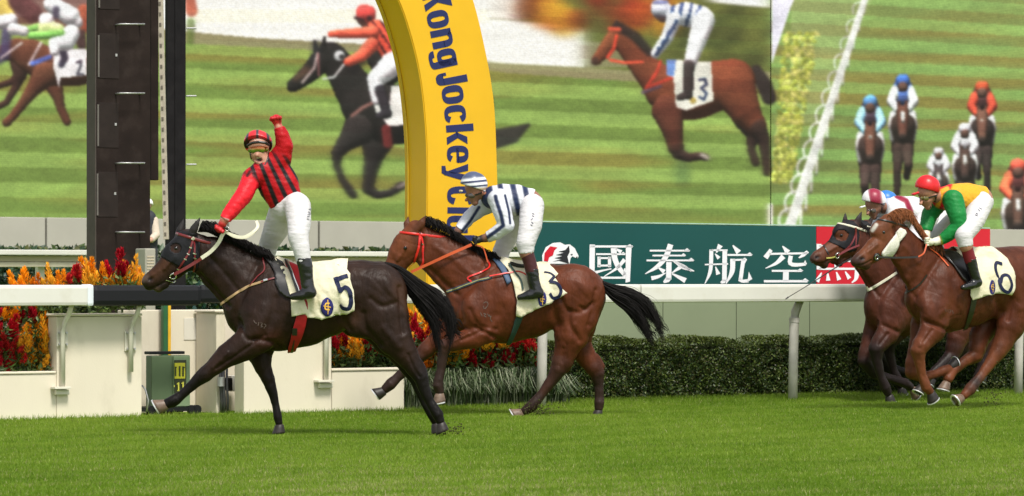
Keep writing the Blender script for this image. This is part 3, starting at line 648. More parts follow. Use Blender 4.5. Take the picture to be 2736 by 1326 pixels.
# bed on top of the tall wall, seen above the rail
L = []
for x, y, c in [(38, 770, 'orange'), (62, 771, 'orange'), (78, 766, 'orange'), (104, 768, 'orange'), (136, 764, 'orange'), (160, 765, 'orange'), (172, 768, 'orange'), (194, 762, 'red'), (206, 748, 'red'), (216, 758, 'red'), (226, 742, 'orange'), (244, 740, 'orange'),
                (258, 762, 'orange'), (272, 744, 'orange'), (236, 764, 'orange'), (284, 760, 'red'), (298, 744, 'red'), (318, 738, 'red'), (325, 730, 'red'), (310, 760, 'orange'), (330, 756, 'orange'), (345, 758, 'orange'), (356, 752, 'orange'), (366, 760, 'orange'), (290, 766, 'orange'), (322, 768, 'red')]:
    L.append((x, y, c))
bed(L, 0.5, 0.85, 'feathery %s celosia rising above the rail before the tower')
# leaves hanging from that bed below the rail
V, T, C = leaf_cloud(900, along(WALL, 150, 345, 0.4, 0.95, 1.0, 1.2), 0.07, [(0.06, 0.11, 0.02), (0.09, 0.13, 0.03), (0.035, 0.06, 0.02)], 77, 0.4)
sh = thing('bedding_foliage', WALL.ground(250, 0.6), 'green bedding foliage spilling under the black rail sleeve', 'plant'); link('leaves', mesh_np('leaves', V, T, C), M_leafd, sh)
# middle bed, behind the low wall and the second horse
L = []
rr = random.Random(9)
for x in range(896, 1430, 15):
    for row in range(6):
        y = 850+row*25+rr.uniform(-8, 8); t = (x-896)/530
        if row == 0 and x > 1100: continue
        p_red = 0.2 if x < 985 else (0.5 if x < 1110 else (0.75 if x > 1270 or (1090 < x < 1150) else 0.15))
        if x > 1150 and row < 2: y += 28
        if rr.random() < 0.25 and row > 3: continue
        L.append((x+rr.uniform(-5, 5), y, 'red' if rr.random() < p_red else 'orange'))
front = [q for q in L if q[1] > 920]; back = [q for q in L if q[1] <= 920]
bed(back, 0.9, 1.25, 'feathery %s celosia in the bed behind the second horse'); bed(front, 0.5, 0.85, 'feathery %s celosia in the bed behind the second horse')
V, T, C = leaf_cloud(9000, along(WALL, 890, 1440, 0.5, 1.3, 0.2, 0.82), 0.07, [(0.06, 0.11, 0.02), (0.09, 0.13, 0.03), (0.035, 0.06, 0.02), (0.03, 0.05, 0.015)], 78, 0.35)
sh = thing('bedding_foliage', WALL.ground(1170, 0.9), 'green bedding foliage among the celosias behind the second horse', 'plant'); link('leaves', mesh_np('leaves', V, T, C), M_leafd, sh)
V, T, C = leaf_cloud(2600, along(WALL, -200, 148, 0.4, 0.85, 0.55, 0.95), 0.07, [(0.06, 0.11, 0.02), (0.09, 0.13, 0.03), (0.035, 0.06, 0.02)], 79, 0.35)
sh = thing('bedding_foliage', WALL.ground(60, 0.6), 'green bedding foliage among the celosias in the left planter', 'plant'); link('leaves', mesh_np('leaves', V, T, C), M_leafd, sh)

# variegated ornamental grass clumps in front of the bed
def grass_clump(px, d, label, seed, hgt=0.36):
    r = np.random.default_rng(seed); p = WALL.ground(px, d); V = []; T = []; C = []
    for i in range(300):
        a = r.random()*6.283; R = (0.10+0.26*r.random()); h = hgt*(0.6+0.55*r.random()); w = 0.006
        b0 = np.array((r.normal()*0.07, r.normal()*0.05, 0.0)); dr = np.array((math.cos(a), math.sin(a), 0)); s = np.array((-dr[1], dr[0], 0))*w
        pts = [b0, b0+dr*R*0.25+np.array((0, 0, h*0.75)), b0+dr*R*0.65+np.array((0, 0, h)), b0+dr*R*1.1+np.array((0, 0, h*0.62))]
        o = len(V); col = np.array([(0.07, 0.105, 0.045), (0.13, 0.16, 0.09), (0.22, 0.24, 0.16), (0.04, 0.07, 0.025)][r.integers(4)])*(0.8+0.4*r.random())
        for k, q in enumerate(pts): ww = (1, 1, 0.8, 0.15)[k]; V += [q-s*ww, q+s*ww]; C += [col, col]
        for k in range(3): T += [[o+2*k, o+2*k+1, o+2*k+3], [o+2*k, o+2*k+3, o+2*k+2]]
    o = thing('ornamental_grass', p, label, 'ornamental grass', 'variegated grass clumps along the bed')
    link('blades', mesh_np('blades', np.array(V)+np.array(tuple(p)), np.array(T), np.array(C)), M_leafd, o)
for i, px in enumerate((1102, 1150, 1200, 1248, 1298, 1346, 1392, 1436, 1478)):
    grass_clump(px, 0.45+0.12*(i % 2), 'arching variegated grass clump at the foot of the flower bed', 300+i, 0.40 if i < 7 else 0.32)
# ================================================================== bodies: smooth-blended tapered limbs -> one continuous surface
def surface_nets(f, origin, h):
    s = f < 0
    sl = lambda a, o: a[o[0]:a.shape[0]-1+o[0], o[1]:a.shape[1]-1+o[1], o[2]:a.shape[2]-1+o[2]]
    corners = [(i, j, k) for i in (0, 1) for j in (0, 1) for k in (0, 1)]
    cnt = sum(sl(s, c).astype(np.int8) for c in corners)
    act = (cnt > 0) & (cnt < 8)
    ijk = np.argwhere(act); idx = np.full(act.shape, -1, dtype=np.int64); idx[act] = np.arange(len(ijk))
    acc = np.zeros((len(ijk), 3)); num = np.zeros(len(ijk))
    val = {c: f[ijk[:, 0]+c[0], ijk[:, 1]+c[1], ijk[:, 2]+c[2]] for c in corners}
    for a in corners:
        for ax in range(3):
            if a[ax]: continue
            b = list(a); b[ax] = 1; b = tuple(b); fa, fb = val[a], val[b]; m = (fa < 0) != (fb < 0)
            t = np.where(m, fa/np.where(m, fa-fb, 1), 0); p = np.array(a, float)[None, :].repeat(len(ijk), 0); p[:, ax] += t
            acc[m] += p[m]; num[m] += 1
    V = (ijk+acc/num[:, None])*h+np.array(origin)
    Q = []
    for ax in range(3):
        o1, o2 = [(1, 2), (2, 0), (0, 1)][ax]
        n = list(f.shape); a = [slice(0, None)]*3; b = [slice(0, None)]*3
        a[ax] = slice(0, n[ax]-1); b[ax] = slice(1, n[ax])
        sa, sb = s[tuple(a)], s[tuple(b)]
        ch = sa != sb; e = np.argwhere(ch)
        ok = (e[:, o1] > 0) & (e[:, o2] > 0) & (e[:, o1] < n[o1]-1) & (e[:, o2] < n[o2]-1); e = e[ok]
        ins = sa[tuple(e.T)]
        def cell(d1, d2): q = e.copy(); q[:, o1] -= d1; q[:, o2] -= d2; return idx[tuple(q.T)]
        q = np.stack([cell(1, 1), cell(0, 1), cell(0, 0), cell(1, 0)], 1)
        q[~ins] = q[~ins][:, ::-1]; Q.append(q)
    return V, np.concatenate(Q)

class Fig:
    """a body laid out on its own upright mid-plane; `lat` = metres off that plane (positive = away from the camera)"""
    def __init__(s, Y0, px0, yaw, crop):
        s.Y0 = Y0; s.yaw = math.radians(yaw); s.crop = crop
        s.n = Vector((-math.sin(s.yaw), math.cos(s.yaw), 0)); s.o = P(px0, HY, Y0)
        s.prims = []
    def src(s, x, y): x0, y0, k = s.crop; return x0+x/k, y0+y/k
    def pt(s, x, y, lat=0.0):
        px, py = s.src(x, y); d = Vector(((px-CX)/F, 1.0, (HY-py)/F)); c = Vector((0, 0, CAMZ))
        t = ((s.o+s.n*lat-c).dot(s.n))/d.dot(s.n); return c+d*t
    def mpp(s, p): return p.y/F/s.crop[2]                            # metres per crop pixel at p
    def chain(s, js, tg='body', k=0.04, lat=0.0, sc=1.0, sub=False):
        """joints (x, y, r[, lat[, lateral scale]])"""
        J = []
        for j in js:
            l = j[3] if len(j) > 3 and j[3] is not None else lat; q = j[4] if len(j) > 4 else sc
            p = s.pt(j[0], j[1], l); J.append((np.array(p), j[2]*s.mpp(p), q))
        if len(J) == 1: J = J*2
        s.prims.append((J, k, tg, sub)); return s
    @staticmethod
    def dist(X, J, n):
        best = None
        for (a, ra, sa), (b, rb, sb) in zip(J[:-1], J[1:]):
            v = b-a; l2 = float(v@v) or 1e-9
            w = X-a; t = np.clip((w@v)/l2, 0, 1)
            q = w-t[..., None]*v; la = q@n; r = ra+(rb-ra)*t; sc = sa+(sb-sa)*t
            qq = np.einsum('...i,...i->...', q, q)-la*la
            d = (np.sqrt(np.maximum(qq+(la/sc)**2, 1e-12))-r)*np.minimum(1.0, 0.5+0.5*sc)
            best = d if best is None else np.minimum(best, d)
        return best
    def field(s, h, sel=None, grow=0.0, pad=0.06, cuts=(), extra=None):
        pr = [p for p in s.prims if sel is None or p[2] in sel]
        pts = np.array([j[0] for p in pr for j in p[0]]); rr = np.array([j[1]*max(1, j[2]) for p in pr for j in p[0]])
        lo = (pts-rr[:, None]).min(0)-pad-grow; hi = (pts+rr[:, None]).max(0)+pad+grow
        dim = np.ceil((hi-lo)/h).astype(int)+1
        f = np.full(dim, 0.5, dtype=np.float32); n = np.array(s.n)
        ax = [lo[i]+h*np.arange(dim[i]) for i in range(3)]
        for J, k, tg, sub in pr:
            p = np.array([j[0] for j in J]); r = np.array([j[1]*max(1, j[2]) for j in J])
            m = grow+k+0.05
            a = np.maximum(((p-r[:, None]).min(0)-m-lo)/h, 0).astype(int); b = np.minimum(((p+r[:, None]).max(0)+m-lo)/h+2, dim).astype(int)
            g = np.stack(np.meshgrid(ax[0][a[0]:b[0]], ax[1][a[1]:b[1]], ax[2][a[2]:b[2]], indexing='ij'), -1)
            d = s.dist(g, J, n).astype(np.float32)-(0 if sub else grow)
            F_ = f[a[0]:b[0], a[1]:b[1], a[2]:b[2]]
            if sub:
                hh = np.clip(0.5-0.5*(F_+d)/k, 0, 1); F_[:] = F_*(1-hh)-d*hh+k*hh*(1-hh)
            else:
                hh = np.clip(0.5+0.5*(F_-d)/k, 0, 1); F_[:] = F_*(1-hh)+d*hh-k*hh*(1-hh)
        for c, nv, rad in cuts:                                        # flat trims: remove what lies beyond c along nv within rad
            c = np.array(c); nv = np.array(nv)/np.linalg.norm(nv)
            a = np.maximum((c-rad-lo)/h, 0).astype(int); b = np.minimum((c+rad-lo)/h+2, dim).astype(int)
            if (b <= a).any(): continue
            g = np.stack(np.meshgrid(ax[0][a[0]:b[0]], ax[1][a[1]:b[1]], ax[2][a[2]:b[2]], indexing='ij'), -1)-c
            dpl = (g@nv); ball = np.sqrt((g*g).sum(-1))-rad
            F_ = f[a[0]:b[0], a[1]:b[1], a[2]:b[2]]; F_[:] = np.maximum(F_, np.minimum(dpl, -ball))
        return f, lo
    def surface(s, h, sel=None, grow=0.0, cuts=()):
        f, lo = s.field(h, sel, grow, cuts=cuts); return surface_nets(f, lo, h)
    def weights(s, V, tags, tau=0.012, sel=None):
        """soft share of every tag at the given points"""
        n = np.array(s.n); D = np.full((len(V), len(tags)), 9.0)
        for J, k, tg, sub in s.prims:
            if sub or tg not in tags: continue
            i = tags.index(tg); D[:, i] = np.minimum(D[:, i], s.dist(V, J, n))
        D -= D.min(1)[:, None]; W = np.exp(-D/tau); return W/W.sum(1)[:, None]
    def px(s, V):
        """crop coordinates of world points"""
        x = CX+F*V[:, 0]/V[:, 1]; y = HY-F*(V[:, 2]-CAMZ)/V[:, 1]
        return (x-s.crop[0])*s.crop[2], (y-s.crop[1])*s.crop[2]
    def lat(s, V): return (V-np.array(s.o))@np.array(s.n)
def bvh_of(V, Q): return BVHTree.FromPolygons([tuple(v) for v in V], [tuple(int(i) for i in q) for q in Q])
def wob(V, s, seed=0.0):
    x, y, z = V[:, 0]*s+seed, V[:, 1]*s+seed*1.3, V[:, 2]*s-seed
    return (np.sin(x+1.3*np.sin(z*1.1)+0.7*y)+np.sin(1.7*z+1.1*np.sin(y*1.9)+0.4*x)+np.sin(2.3*y+0.9*np.sin(x*1.3)+1.1*z))/3

# ------------------------------------------------------------------ things that lie on a body
class Skin:
    """ray-casts photo points onto a surface so that tack and cloth really lie on it"""
    def __init__(s, fig, V, Q): s.fig = fig; s.b = bvh_of(V, Q); s.c = Vector((0, 0, CAMZ))
    def hit(s, x, y, lat=0.0):
        p = s.fig.pt(x, y, lat); d = (p-s.c).normalized()
        h = s.b.ray_cast(s.c, d)
        if h[0] is None or abs((h[0]-p).dot(s.fig.n)) > 0.62:
            h = s.b.find_nearest(p)
        nn = h[1]
        if nn.dot(d) > 0.25: nn = -nn                                  # always the outer, camera-side face
        return h[0], nn
def strap(name, skin, path, w, m, parent, off=0.006, n=None, thick=0.004, smooth_n=3):
    """flat band lying on the skin along a path of crop points; w = width in crop px (or list)"""
    n = n or max(6, int(sum(math.hypot(b[0]-a[0], b[1]-a[1]) for a, b in zip(path[:-1], path[1:]))/7))
    pts = spline([p[:2] for p in path], n); H = [skin.hit(*p) for p in pts]
    pos = [h[0] for h in H]; nor = [h[1] for h in H]
    for _ in range(smooth_n):
        nor = [(nor[max(i-1, 0)]+nor[i]*2+nor[min(i+1, n-1)]).normalized() for i in range(n)]
    ws = [w]*n if not isinstance(w, (list, tuple)) else list(np.interp(np.linspace(0, 1, n), np.linspace(0, 1, len(w)), w))
    V = []; Fs = []
    for i in range(n):
        t = (pos[min(i+1, n-1)]-pos[max(i-1, 0)]).normalized(); sd_ = nor[i].cross(t).normalized(); hw = ws[i]*skin.fig.mpp(pos[i])/2
        c = pos[i]+nor[i]*off
        V += [c-sd_*hw, c+sd_*hw, c+sd_*hw*0.85+nor[i]*thick, c-sd_*hw*0.85+nor[i]*thick]
    for i in range(n-1):
        for k in range(4): Fs.append([i*4+k, i*4+(k+1) % 4, i*4+4+(k+1) % 4, i*4+4+k])
    Fs += [[0, 1, 2, 3], [n*4-1, n*4-2, n*4-3, n*4-4]]
    mb = MB(); mb.V = [tuple(v) for v in V]; mb.F = Fs
    return mb.build(name, m, parent)
def band_free(name, fig, path, w, m, parent, n=24, thick=0.004, nrm=None):
    """ribbon through free space; path of (x, y, lat)"""
    pts = [fig.pt(*p) for p in spline(path, n)]; V = []; Fs = []; nv = nrm or Vector((0, -1, 0))
    ws = [w]*n if not isinstance(w, (list, tuple)) else list(np.interp(np.linspace(0, 1, n), np.linspace(0, 1, len(w)), w))
    for i in range(n):
        t = (pts[min(i+1, n-1)]-pts[max(i-1, 0)]).normalized(); sd_ = nv.cross(t).normalized(); hw = ws[i]*fig.mpp(pts[i])/2; nn = sd_.cross(t)
        V += [pts[i]-sd_*hw-nn*thick/2, pts[i]+sd_*hw-nn*thick/2, pts[i]+sd_*hw+nn*thick/2, pts[i]-sd_*hw+nn*thick/2]
    for i in range(n-1):
        for k in range(4): Fs.append([i*4+k, i*4+(k+1) % 4, i*4+4+(k+1) % 4, i*4+4+k])
    Fs += [[0, 1, 2, 3], [n*4-1, n*4-2, n*4-3, n*4-4]]
    mb = MB(); mb.V = [tuple(v) for v in V]; mb.F = Fs
    return mb.build(name, m, parent)
def sheet(name, skin, poly, m, parent, off=0.01, step=9.0, mirror=False, flare=None, thick=0.004, ripple=0.0, seed=1.0, holes=()):
    """cloth cut to a polygon of crop points, laid on the skin; mirror=True adds the far side and joins both over the back"""
    P2 = []; n = len(poly)
    for i in range(n):
        a, b = poly[i], poly[(i+1) % n]; k = max(1, int(math.hypot(b[0]-a[0], b[1]-a[1])/step))
        P2 += [(a[0]+(b[0]-a[0])*t/k, a[1]+(b[1]-a[1])*t/k) for t in range(k)]
    nb = len(P2)
    def inside(x, y, pg):
        r_ = False
        for i in range(len(pg)):
            (xa, ya), (xb, yb) = pg[i], pg[(i+1) % len(pg)]
            if (ya > y) != (yb > y) and x < (xb-xa)*(y-ya)/(yb-ya)+xa: r_ = not r_
        return r_
    xs = [p[0] for p in poly]; ys = [p[1] for p in poly]; y = min(ys)+step/2; row = 0
    while y < max(ys):
        x = min(xs)+(step/2 if row % 2 else 0)
        while x < max(xs):
            if inside(x, y, poly) and min((x-q[0])**2+(y-q[1])**2 for q in P2[:nb]) > (step*0.5)**2: P2.append((x, y))
            x += step
        y += step*0.87; row += 1
    res = delaunay_2d_cdt([Vector(p) for p in P2], [(i, (i+1) % nb) for i in range(nb)], [], 1, 1e-4)
    vs, tri = res[0], res[2]
    V = []
    for v in vs:
        p, nn = skin.hit(v.x, v.y)
        lift = off+(ripple*0.5*(1+0.6*math.sin(v.x*0.045+math.sin(v.y*0.03+seed)*1.4+seed)+0.4*math.sin(v.x*0.11-v.y*0.06+seed*2+math.sin(v.y*0.05)))*max(0.0, min(1.0, (v.y-min(ys))/(max(ys)-min(ys)+1e-6))) if ripple else 0)
        if ripple: lift += 0.0035*max(0.0, math.sin(v.x*0.16+v.y*0.10+2.0*math.sin(v.y*0.035+seed)))**2+0.003*max(0.0, math.sin(v.x*0.07-v.y*0.19+1.5*math.sin(v.x*0.05+seed)))**3
        V.append(p+nn*lift)
    Fs = [list(t) for t in tri if all(not inside(sum(vs[i].x for i in t)/len(t), sum(vs[i].y for i in t)/len(t), h) for h in holes)]
    me = mesh_py(name, V, Fs); bm = bmesh.new(); bm.from_mesh(me)
    for _ in range(2): bmesh.ops.smooth_vert(bm, verts=[v for v in bm.verts if not v.is_boundary], factor=0.5, use_axis_x=True, use_axis_y=True, use_axis_z=True)
    bmesh.ops.recalc_face_normals(bm, faces=bm.faces[:])
    if bm.faces and sum((f.normal.dot(Vector((0, -1, 0))) for f in bm.faces)) < 0: bmesh.ops.reverse_faces(bm, faces=bm.faces[:])
    if mirror:
        fo, fn = skin.fig.o, skin.fig.n; near = list(bm.verts)
        g = bmesh.ops.duplicate(bm, geom=bm.verts[:]+bm.edges[:]+bm.faces[:]); vm = g['vert_map']
        for v in [e for e in g['geom'] if isinstance(e, bmesh.types.BMVert)]: v.co -= fn*2*((v.co-fo).dot(fn))
        bmesh.ops.reverse_faces(bm, faces=[e for e in g['geom'] if isinstance(e, bmesh.types.BMFace)])
        yt = min(ys); top = [(i, v) for i, v in enumerate(vs) if i < nb]
        # bridge the two sides over the back along the upper boundary
        bm.verts.ensure_lookup_table()
        up = mirror
        prev = None
        for q in spline(up, 26):
            i = min(range(nb), key=lambda k: (vs[k].x-q[0])**2+(vs[k].y-q[1])**2)
            a = near[i]; b = vm[a] if a in vm else None
            if b is None: continue
            mid = (a.co+b.co)/2; hh = skin.b.ray_cast(mid+Zup*0.5, -Zup)
            mc = (hh[0]+Zup*off) if hh[0] is not None else mid+Zup*0.03
            if (mc-mid).length > 0.3: mc = mid+Zup*0.03
            q1 = bm.verts.new((a.co*0.5+mc*0.5)+Zup*0.012); c = bm.verts.new(mc); q2 = bm.verts.new((b.co*0.5+mc*0.5)+Zup*0.012)
            cur = [a, q1, c, q2, b]
            if prev and prev[0] is not a:
                for k in range(4):
                    try: bm.faces.new([prev[k], prev[k+1], cur[k+1], cur[k]])
                    except ValueError: pass
            if not prev or prev[0] is not a: prev = cur
        bmesh.ops.recalc_face_normals(bm, faces=bm.faces[:])
    bm.to_mesh(me); bm.free()
    o = link(name, me, m, parent, True); md = o.modifiers.new('thickness', 'SOLIDIFY'); md.thickness = thick; md.offset = 1.0
    return o, Skin(skin.fig, np.array([tuple(v) for v in V]), Fs)
def ring_strap(name, skin, a, b, w, m, parent, off=0.006, thick=0.004, n=48, R=0.8, arc=None):
    """closed band round a limb, neck or barrel through crop points a and b (both on the mid-plane)"""
    A, B = skin.fig.pt(*a), skin.fig.pt(*b); c = (A+B)/2; e1 = (B-A).normalized(); e2 = skin.fig.n; ax = e1.cross(e2).normalized()
    hw = w*skin.fig.mpp(c)/2; V = []; Fs = []; k = 0; last = None
    ring = []
    for i in range(n):
        t = 2*math.pi*i/n; d = e1*math.cos(t)+e2*math.sin(t); h = skin.b.ray_cast(c+d*R, -d)
        ring.append((h[0]-c).length if h[0] is not None else None)
    good = [r_ for r_ in ring if r_]; 
    if not good: return None
    ring = [r_ if r_ else sum(good)/len(good) for r_ in ring]
    for _ in range(2): ring = [(ring[i-1]+2*ring[i]+ring[(i+1) % n])/4 for i in range(n)]
    for i in range(n):
        t = 2*math.pi*i/n; d = e1*math.cos(t)+e2*math.sin(t)
        p = c+d*(ring[i]+off); V += [p-ax*hw, p+ax*hw, p+ax*hw*0.85+d*thick, p-ax*hw*0.85+d*thick]
    for i in range(n):
        j = (i+1) % n
        for k in range(4): Fs.append([i*4+k, i*4+(k+1) % 4, j*4+(k+1) % 4, j*4+k])
    mb = MB(); mb.V = [tuple(v) for v in V]; mb.F = Fs
    return mb.build(name, m, parent, True)
def hair(name, strands, m, parent, w=0.006, seg=9):
    """strands: list of world polylines; each a thin tapering three-sided lock"""
    V = []; Fs = []
    for st_ in strands:
        pts = [Vector(p) for p in spline([tuple(p) for p in st_], seg)]; o = len(V); ww = w*random.uniform(0.6, 1.4)
        for i, p in enumerate(pts):
            t = (pts[min(i+1, seg-1)]-pts[max(i-1, 0)]).normalized(); a = t.cross(Vector((0.2, 1, 0.1))).normalized(); b = t.cross(a)
            r_ = ww*(1-i/(seg-1))**0.6+0.0004
            for k in range(3): an = k*2.094; V.append(p+(a*math.cos(an)+b*math.sin(an))*r_)
        for i in range(seg-1):
            for k in range(3): Fs.append([o+i*3+k, o+i*3+(k+1) % 3, o+i*3+3+(k+1) % 3, o+i*3+3+k])
    me = mesh_np(name, np.array([tuple(v) for v in V]), np.array(Fs)); return link(name, me, m, parent, True)
def hoof(fig, parent, x, y, lat, dx, dy, m, size=1.0, shoe=True):
    """hoof at the end of a pastern; (dx,dy) points from coronet to sole in the photo plane"""
    c = fig.pt(x, y, lat); e = (fig.pt(x+dx, y+dy, lat)-c).normalized(); nrm = fig.n
    fw = e.cross(nrm).normalized()
    if fw.x > 0: fw = -fw                                              # toe side
    prof = [(-0.045, 0.034, 0.0), (-0.03, 0.045, 0.0), (0.0, 0.052, 0.006), (0.035, 0.061, 0.014), (0.058, 0.066, 0.02)]
    V = []; Fs = []; n = 16
    for (h, r_, sh) in prof:
        for k in range(n):
            a = 2*math.pi*k/n; V.append(c+e*h*size+(fw*(math.cos(a)*r_*1.12+sh)+nrm*math.sin(a)*r_)*size)
    for i in range(len(prof)-1):
        for k in range(n): Fs.append([i*n+k, i*n+(k+1) % n, (i+1)*n+(k+1) % n, (i+1)*n+k])
    Fs += [list(range(n)), [len(V)-1-k for k in range(n)]]
    mb = MB(); mb.V = [tuple(v) for v in V]; mb.F = Fs; o = mb.build('hoof', m, parent, True)
    if shoe:
        V = []; Fs = []; n = 20
        for k in range(n+1):
            a = -2.5+5.0*k/n
            for (rr_, hh) in ((0.070, 0.057), (0.070, 0.068), (0.050, 0.068), (0.050, 0.057)):
                V.append(c+e*hh*size+(fw*(math.cos(a)*rr_*1.12+0.02)+nrm*math.sin(a)*rr_)*size)
        for k in range(n):
            for j in range(4): Fs.append([k*4+j, k*4+(j+1) % 4, k*4+4+(j+1) % 4, k*4+4+j])
        Fs += [[0, 1, 2, 3], [n*4+3, n*4+2, n*4+1, n*4]]
        mb = MB(); mb.V = [tuple(v) for v in V]; mb.F = Fs; mb.build('horseshoe', mat('shoe_alloy', (0.62, 0.62, 0.62), 0.35, 0.5, metal=0.5, var=0.1), o)
    return o
# ================================================================== horses
def normals(V, Q):
    a = V[Q[:, 0]]; b = V[Q[:, 1]]; c = V[Q[:, 2]]; d = V[Q[:, 3]]; fn = np.cross(c-a, d-b); N = np.zeros_like(V)
    for k in range(4): np.add.at(N, Q[:, k], fn)
    return N/np.maximum(np.linalg.norm(N, axis=1), 1e-9)[:, None]
def pdist(x, y, path):
    d = np.full(x.shape, 1e9)
    for (xa, ya), (xb, yb) in zip(path[:-1], path[1:]):
        vx, vy = xb-xa, yb-ya; l2 = vx*vx+vy*vy or 1e-6; t = np.clip(((x-xa)*vx+(y-ya)*vy)/l2, 0, 1); d = np.minimum(d, np.hypot(x-xa-t*vx, y-ya-t*vy))
    return d
def body_mesh(fig, h, sculpt=(), relief=0.0030, sel=None, crease=0.0036):
    V, Q = fig.surface(h, sel); N = normals(V, Q); x, y = fig.px(V); lt = fig.lat(V); disp = np.zeros(len(V))
    for it in sculpt:
        path, w, dep = it[:3]; side = it[3] if len(it) > 3 else 0
        k = np.exp(-(pdist(x, y, spline(path, 14) if len(path) > 2 else path)/w)**2)
        if side: k = k*np.clip(0.5-side*(-1)*lt/0.06, 0, 1) if False else k*(np.sign(lt) == side)
        disp += 1.6*dep*k*np.clip(np.abs(N@np.array(fig.n))*1.6, 0, 1)
    disp += relief*wob(V, 14.0, 1.0)*0.6+relief*0.5*wob(V, 37.0, 3.0)
    g1_ = wob(V*np.array((1, 1, 0.6)), 7.5, 5.0); g2_ = wob(V*np.array((0.7, 1, 1)), 11.0, 9.0); pat = np.clip(0.5+0.9*wob(V, 3.1, 4.0), 0, 1)
    disp -= crease*pat*(np.exp(-(g1_/0.10)**2)+0.7*np.exp(-(g2_/0.09)**2))
    V = V+N*disp[:, None]
    return V, Q
def coat(name, rough=0.47):
    return mat(name, (0, 0, 0), rough, 0.15, var=0.30, vscale=8.0, attr='Col', bump=0.38, bscale=30, stretch=(1, 1, 0.45))
M_hairb = mat('black_horsehair', (0.0055, 0.0042, 0.004), 0.55, 0.16, var=0.3, vscale=30)
M_hairc = mat('chestnut_horsehair', (0.20, 0.066, 0.022), 0.5, 0.25, var=0.35, vscale=30)
M_eye = mat('eye', (0.006, 0.004, 0.004), 0.08, 0.6, var=0)
M_clothw = mat('number_cloth', (0.62, 0.58, 0.43), 0.7, 0.2, var=0.06, vscale=5, bump=0.9, bscale=10, dirt=(0.36, 0.28, 0.15), dirt_scale=5, dirt_amt=0.6)
M_num = mat('number_navy', (0.010, 0.014, 0.045), 0.6, 0.2, var=0.1)
M_gold = mat('emblem_gold', (0.62, 0.36, 0.05), 0.5, 0.3, var=0.1)
M_embl = mat('emblem_navy', (0.02, 0.02, 0.12), 0.6, 0.2, var=0.1)
M_lmar = mat('leather_maroon', (0.13, 0.012, 0.014), 0.35, 0.5, var=0.15, vscale=30)
M_lred = mat('bridle_red', (0.55, 0.016, 0.012), 0.35, 0.5, var=0.1, vscale=30)
M_lblk = mat('leather_black', (0.012, 0.011, 0.011), 0.3, 0.5, var=0.15, vscale=20)
M_hood = mat('hood_cloth', (0.008, 0.008, 0.010), 0.65, 0.2, var=0.2, vscale=12, bump=0.15, bscale=30)
M_rwhite = mat('rein_white', (0.66, 0.63, 0.50), 0.6, 0.25, var=0.08, vscale=30)
M_tan = mat('strap_tan', (0.30, 0.20, 0.10), 0.6, 0.25, var=0.2, vscale=20)
M_steel = mat('bit_steel', (0.6, 0.6, 0.58), 0.2, 0.5, metal=0.9, var=0.05)
M_hoofd = mat('hoof_dark', (0.016, 0.012, 0.010), 0.5, 0.4, var=0.25, vscale=20)
M_hoofb = mat('hoof_brown', (0.13, 0.085, 0.06), 0.5, 0.4, var=0.3, vscale=20)

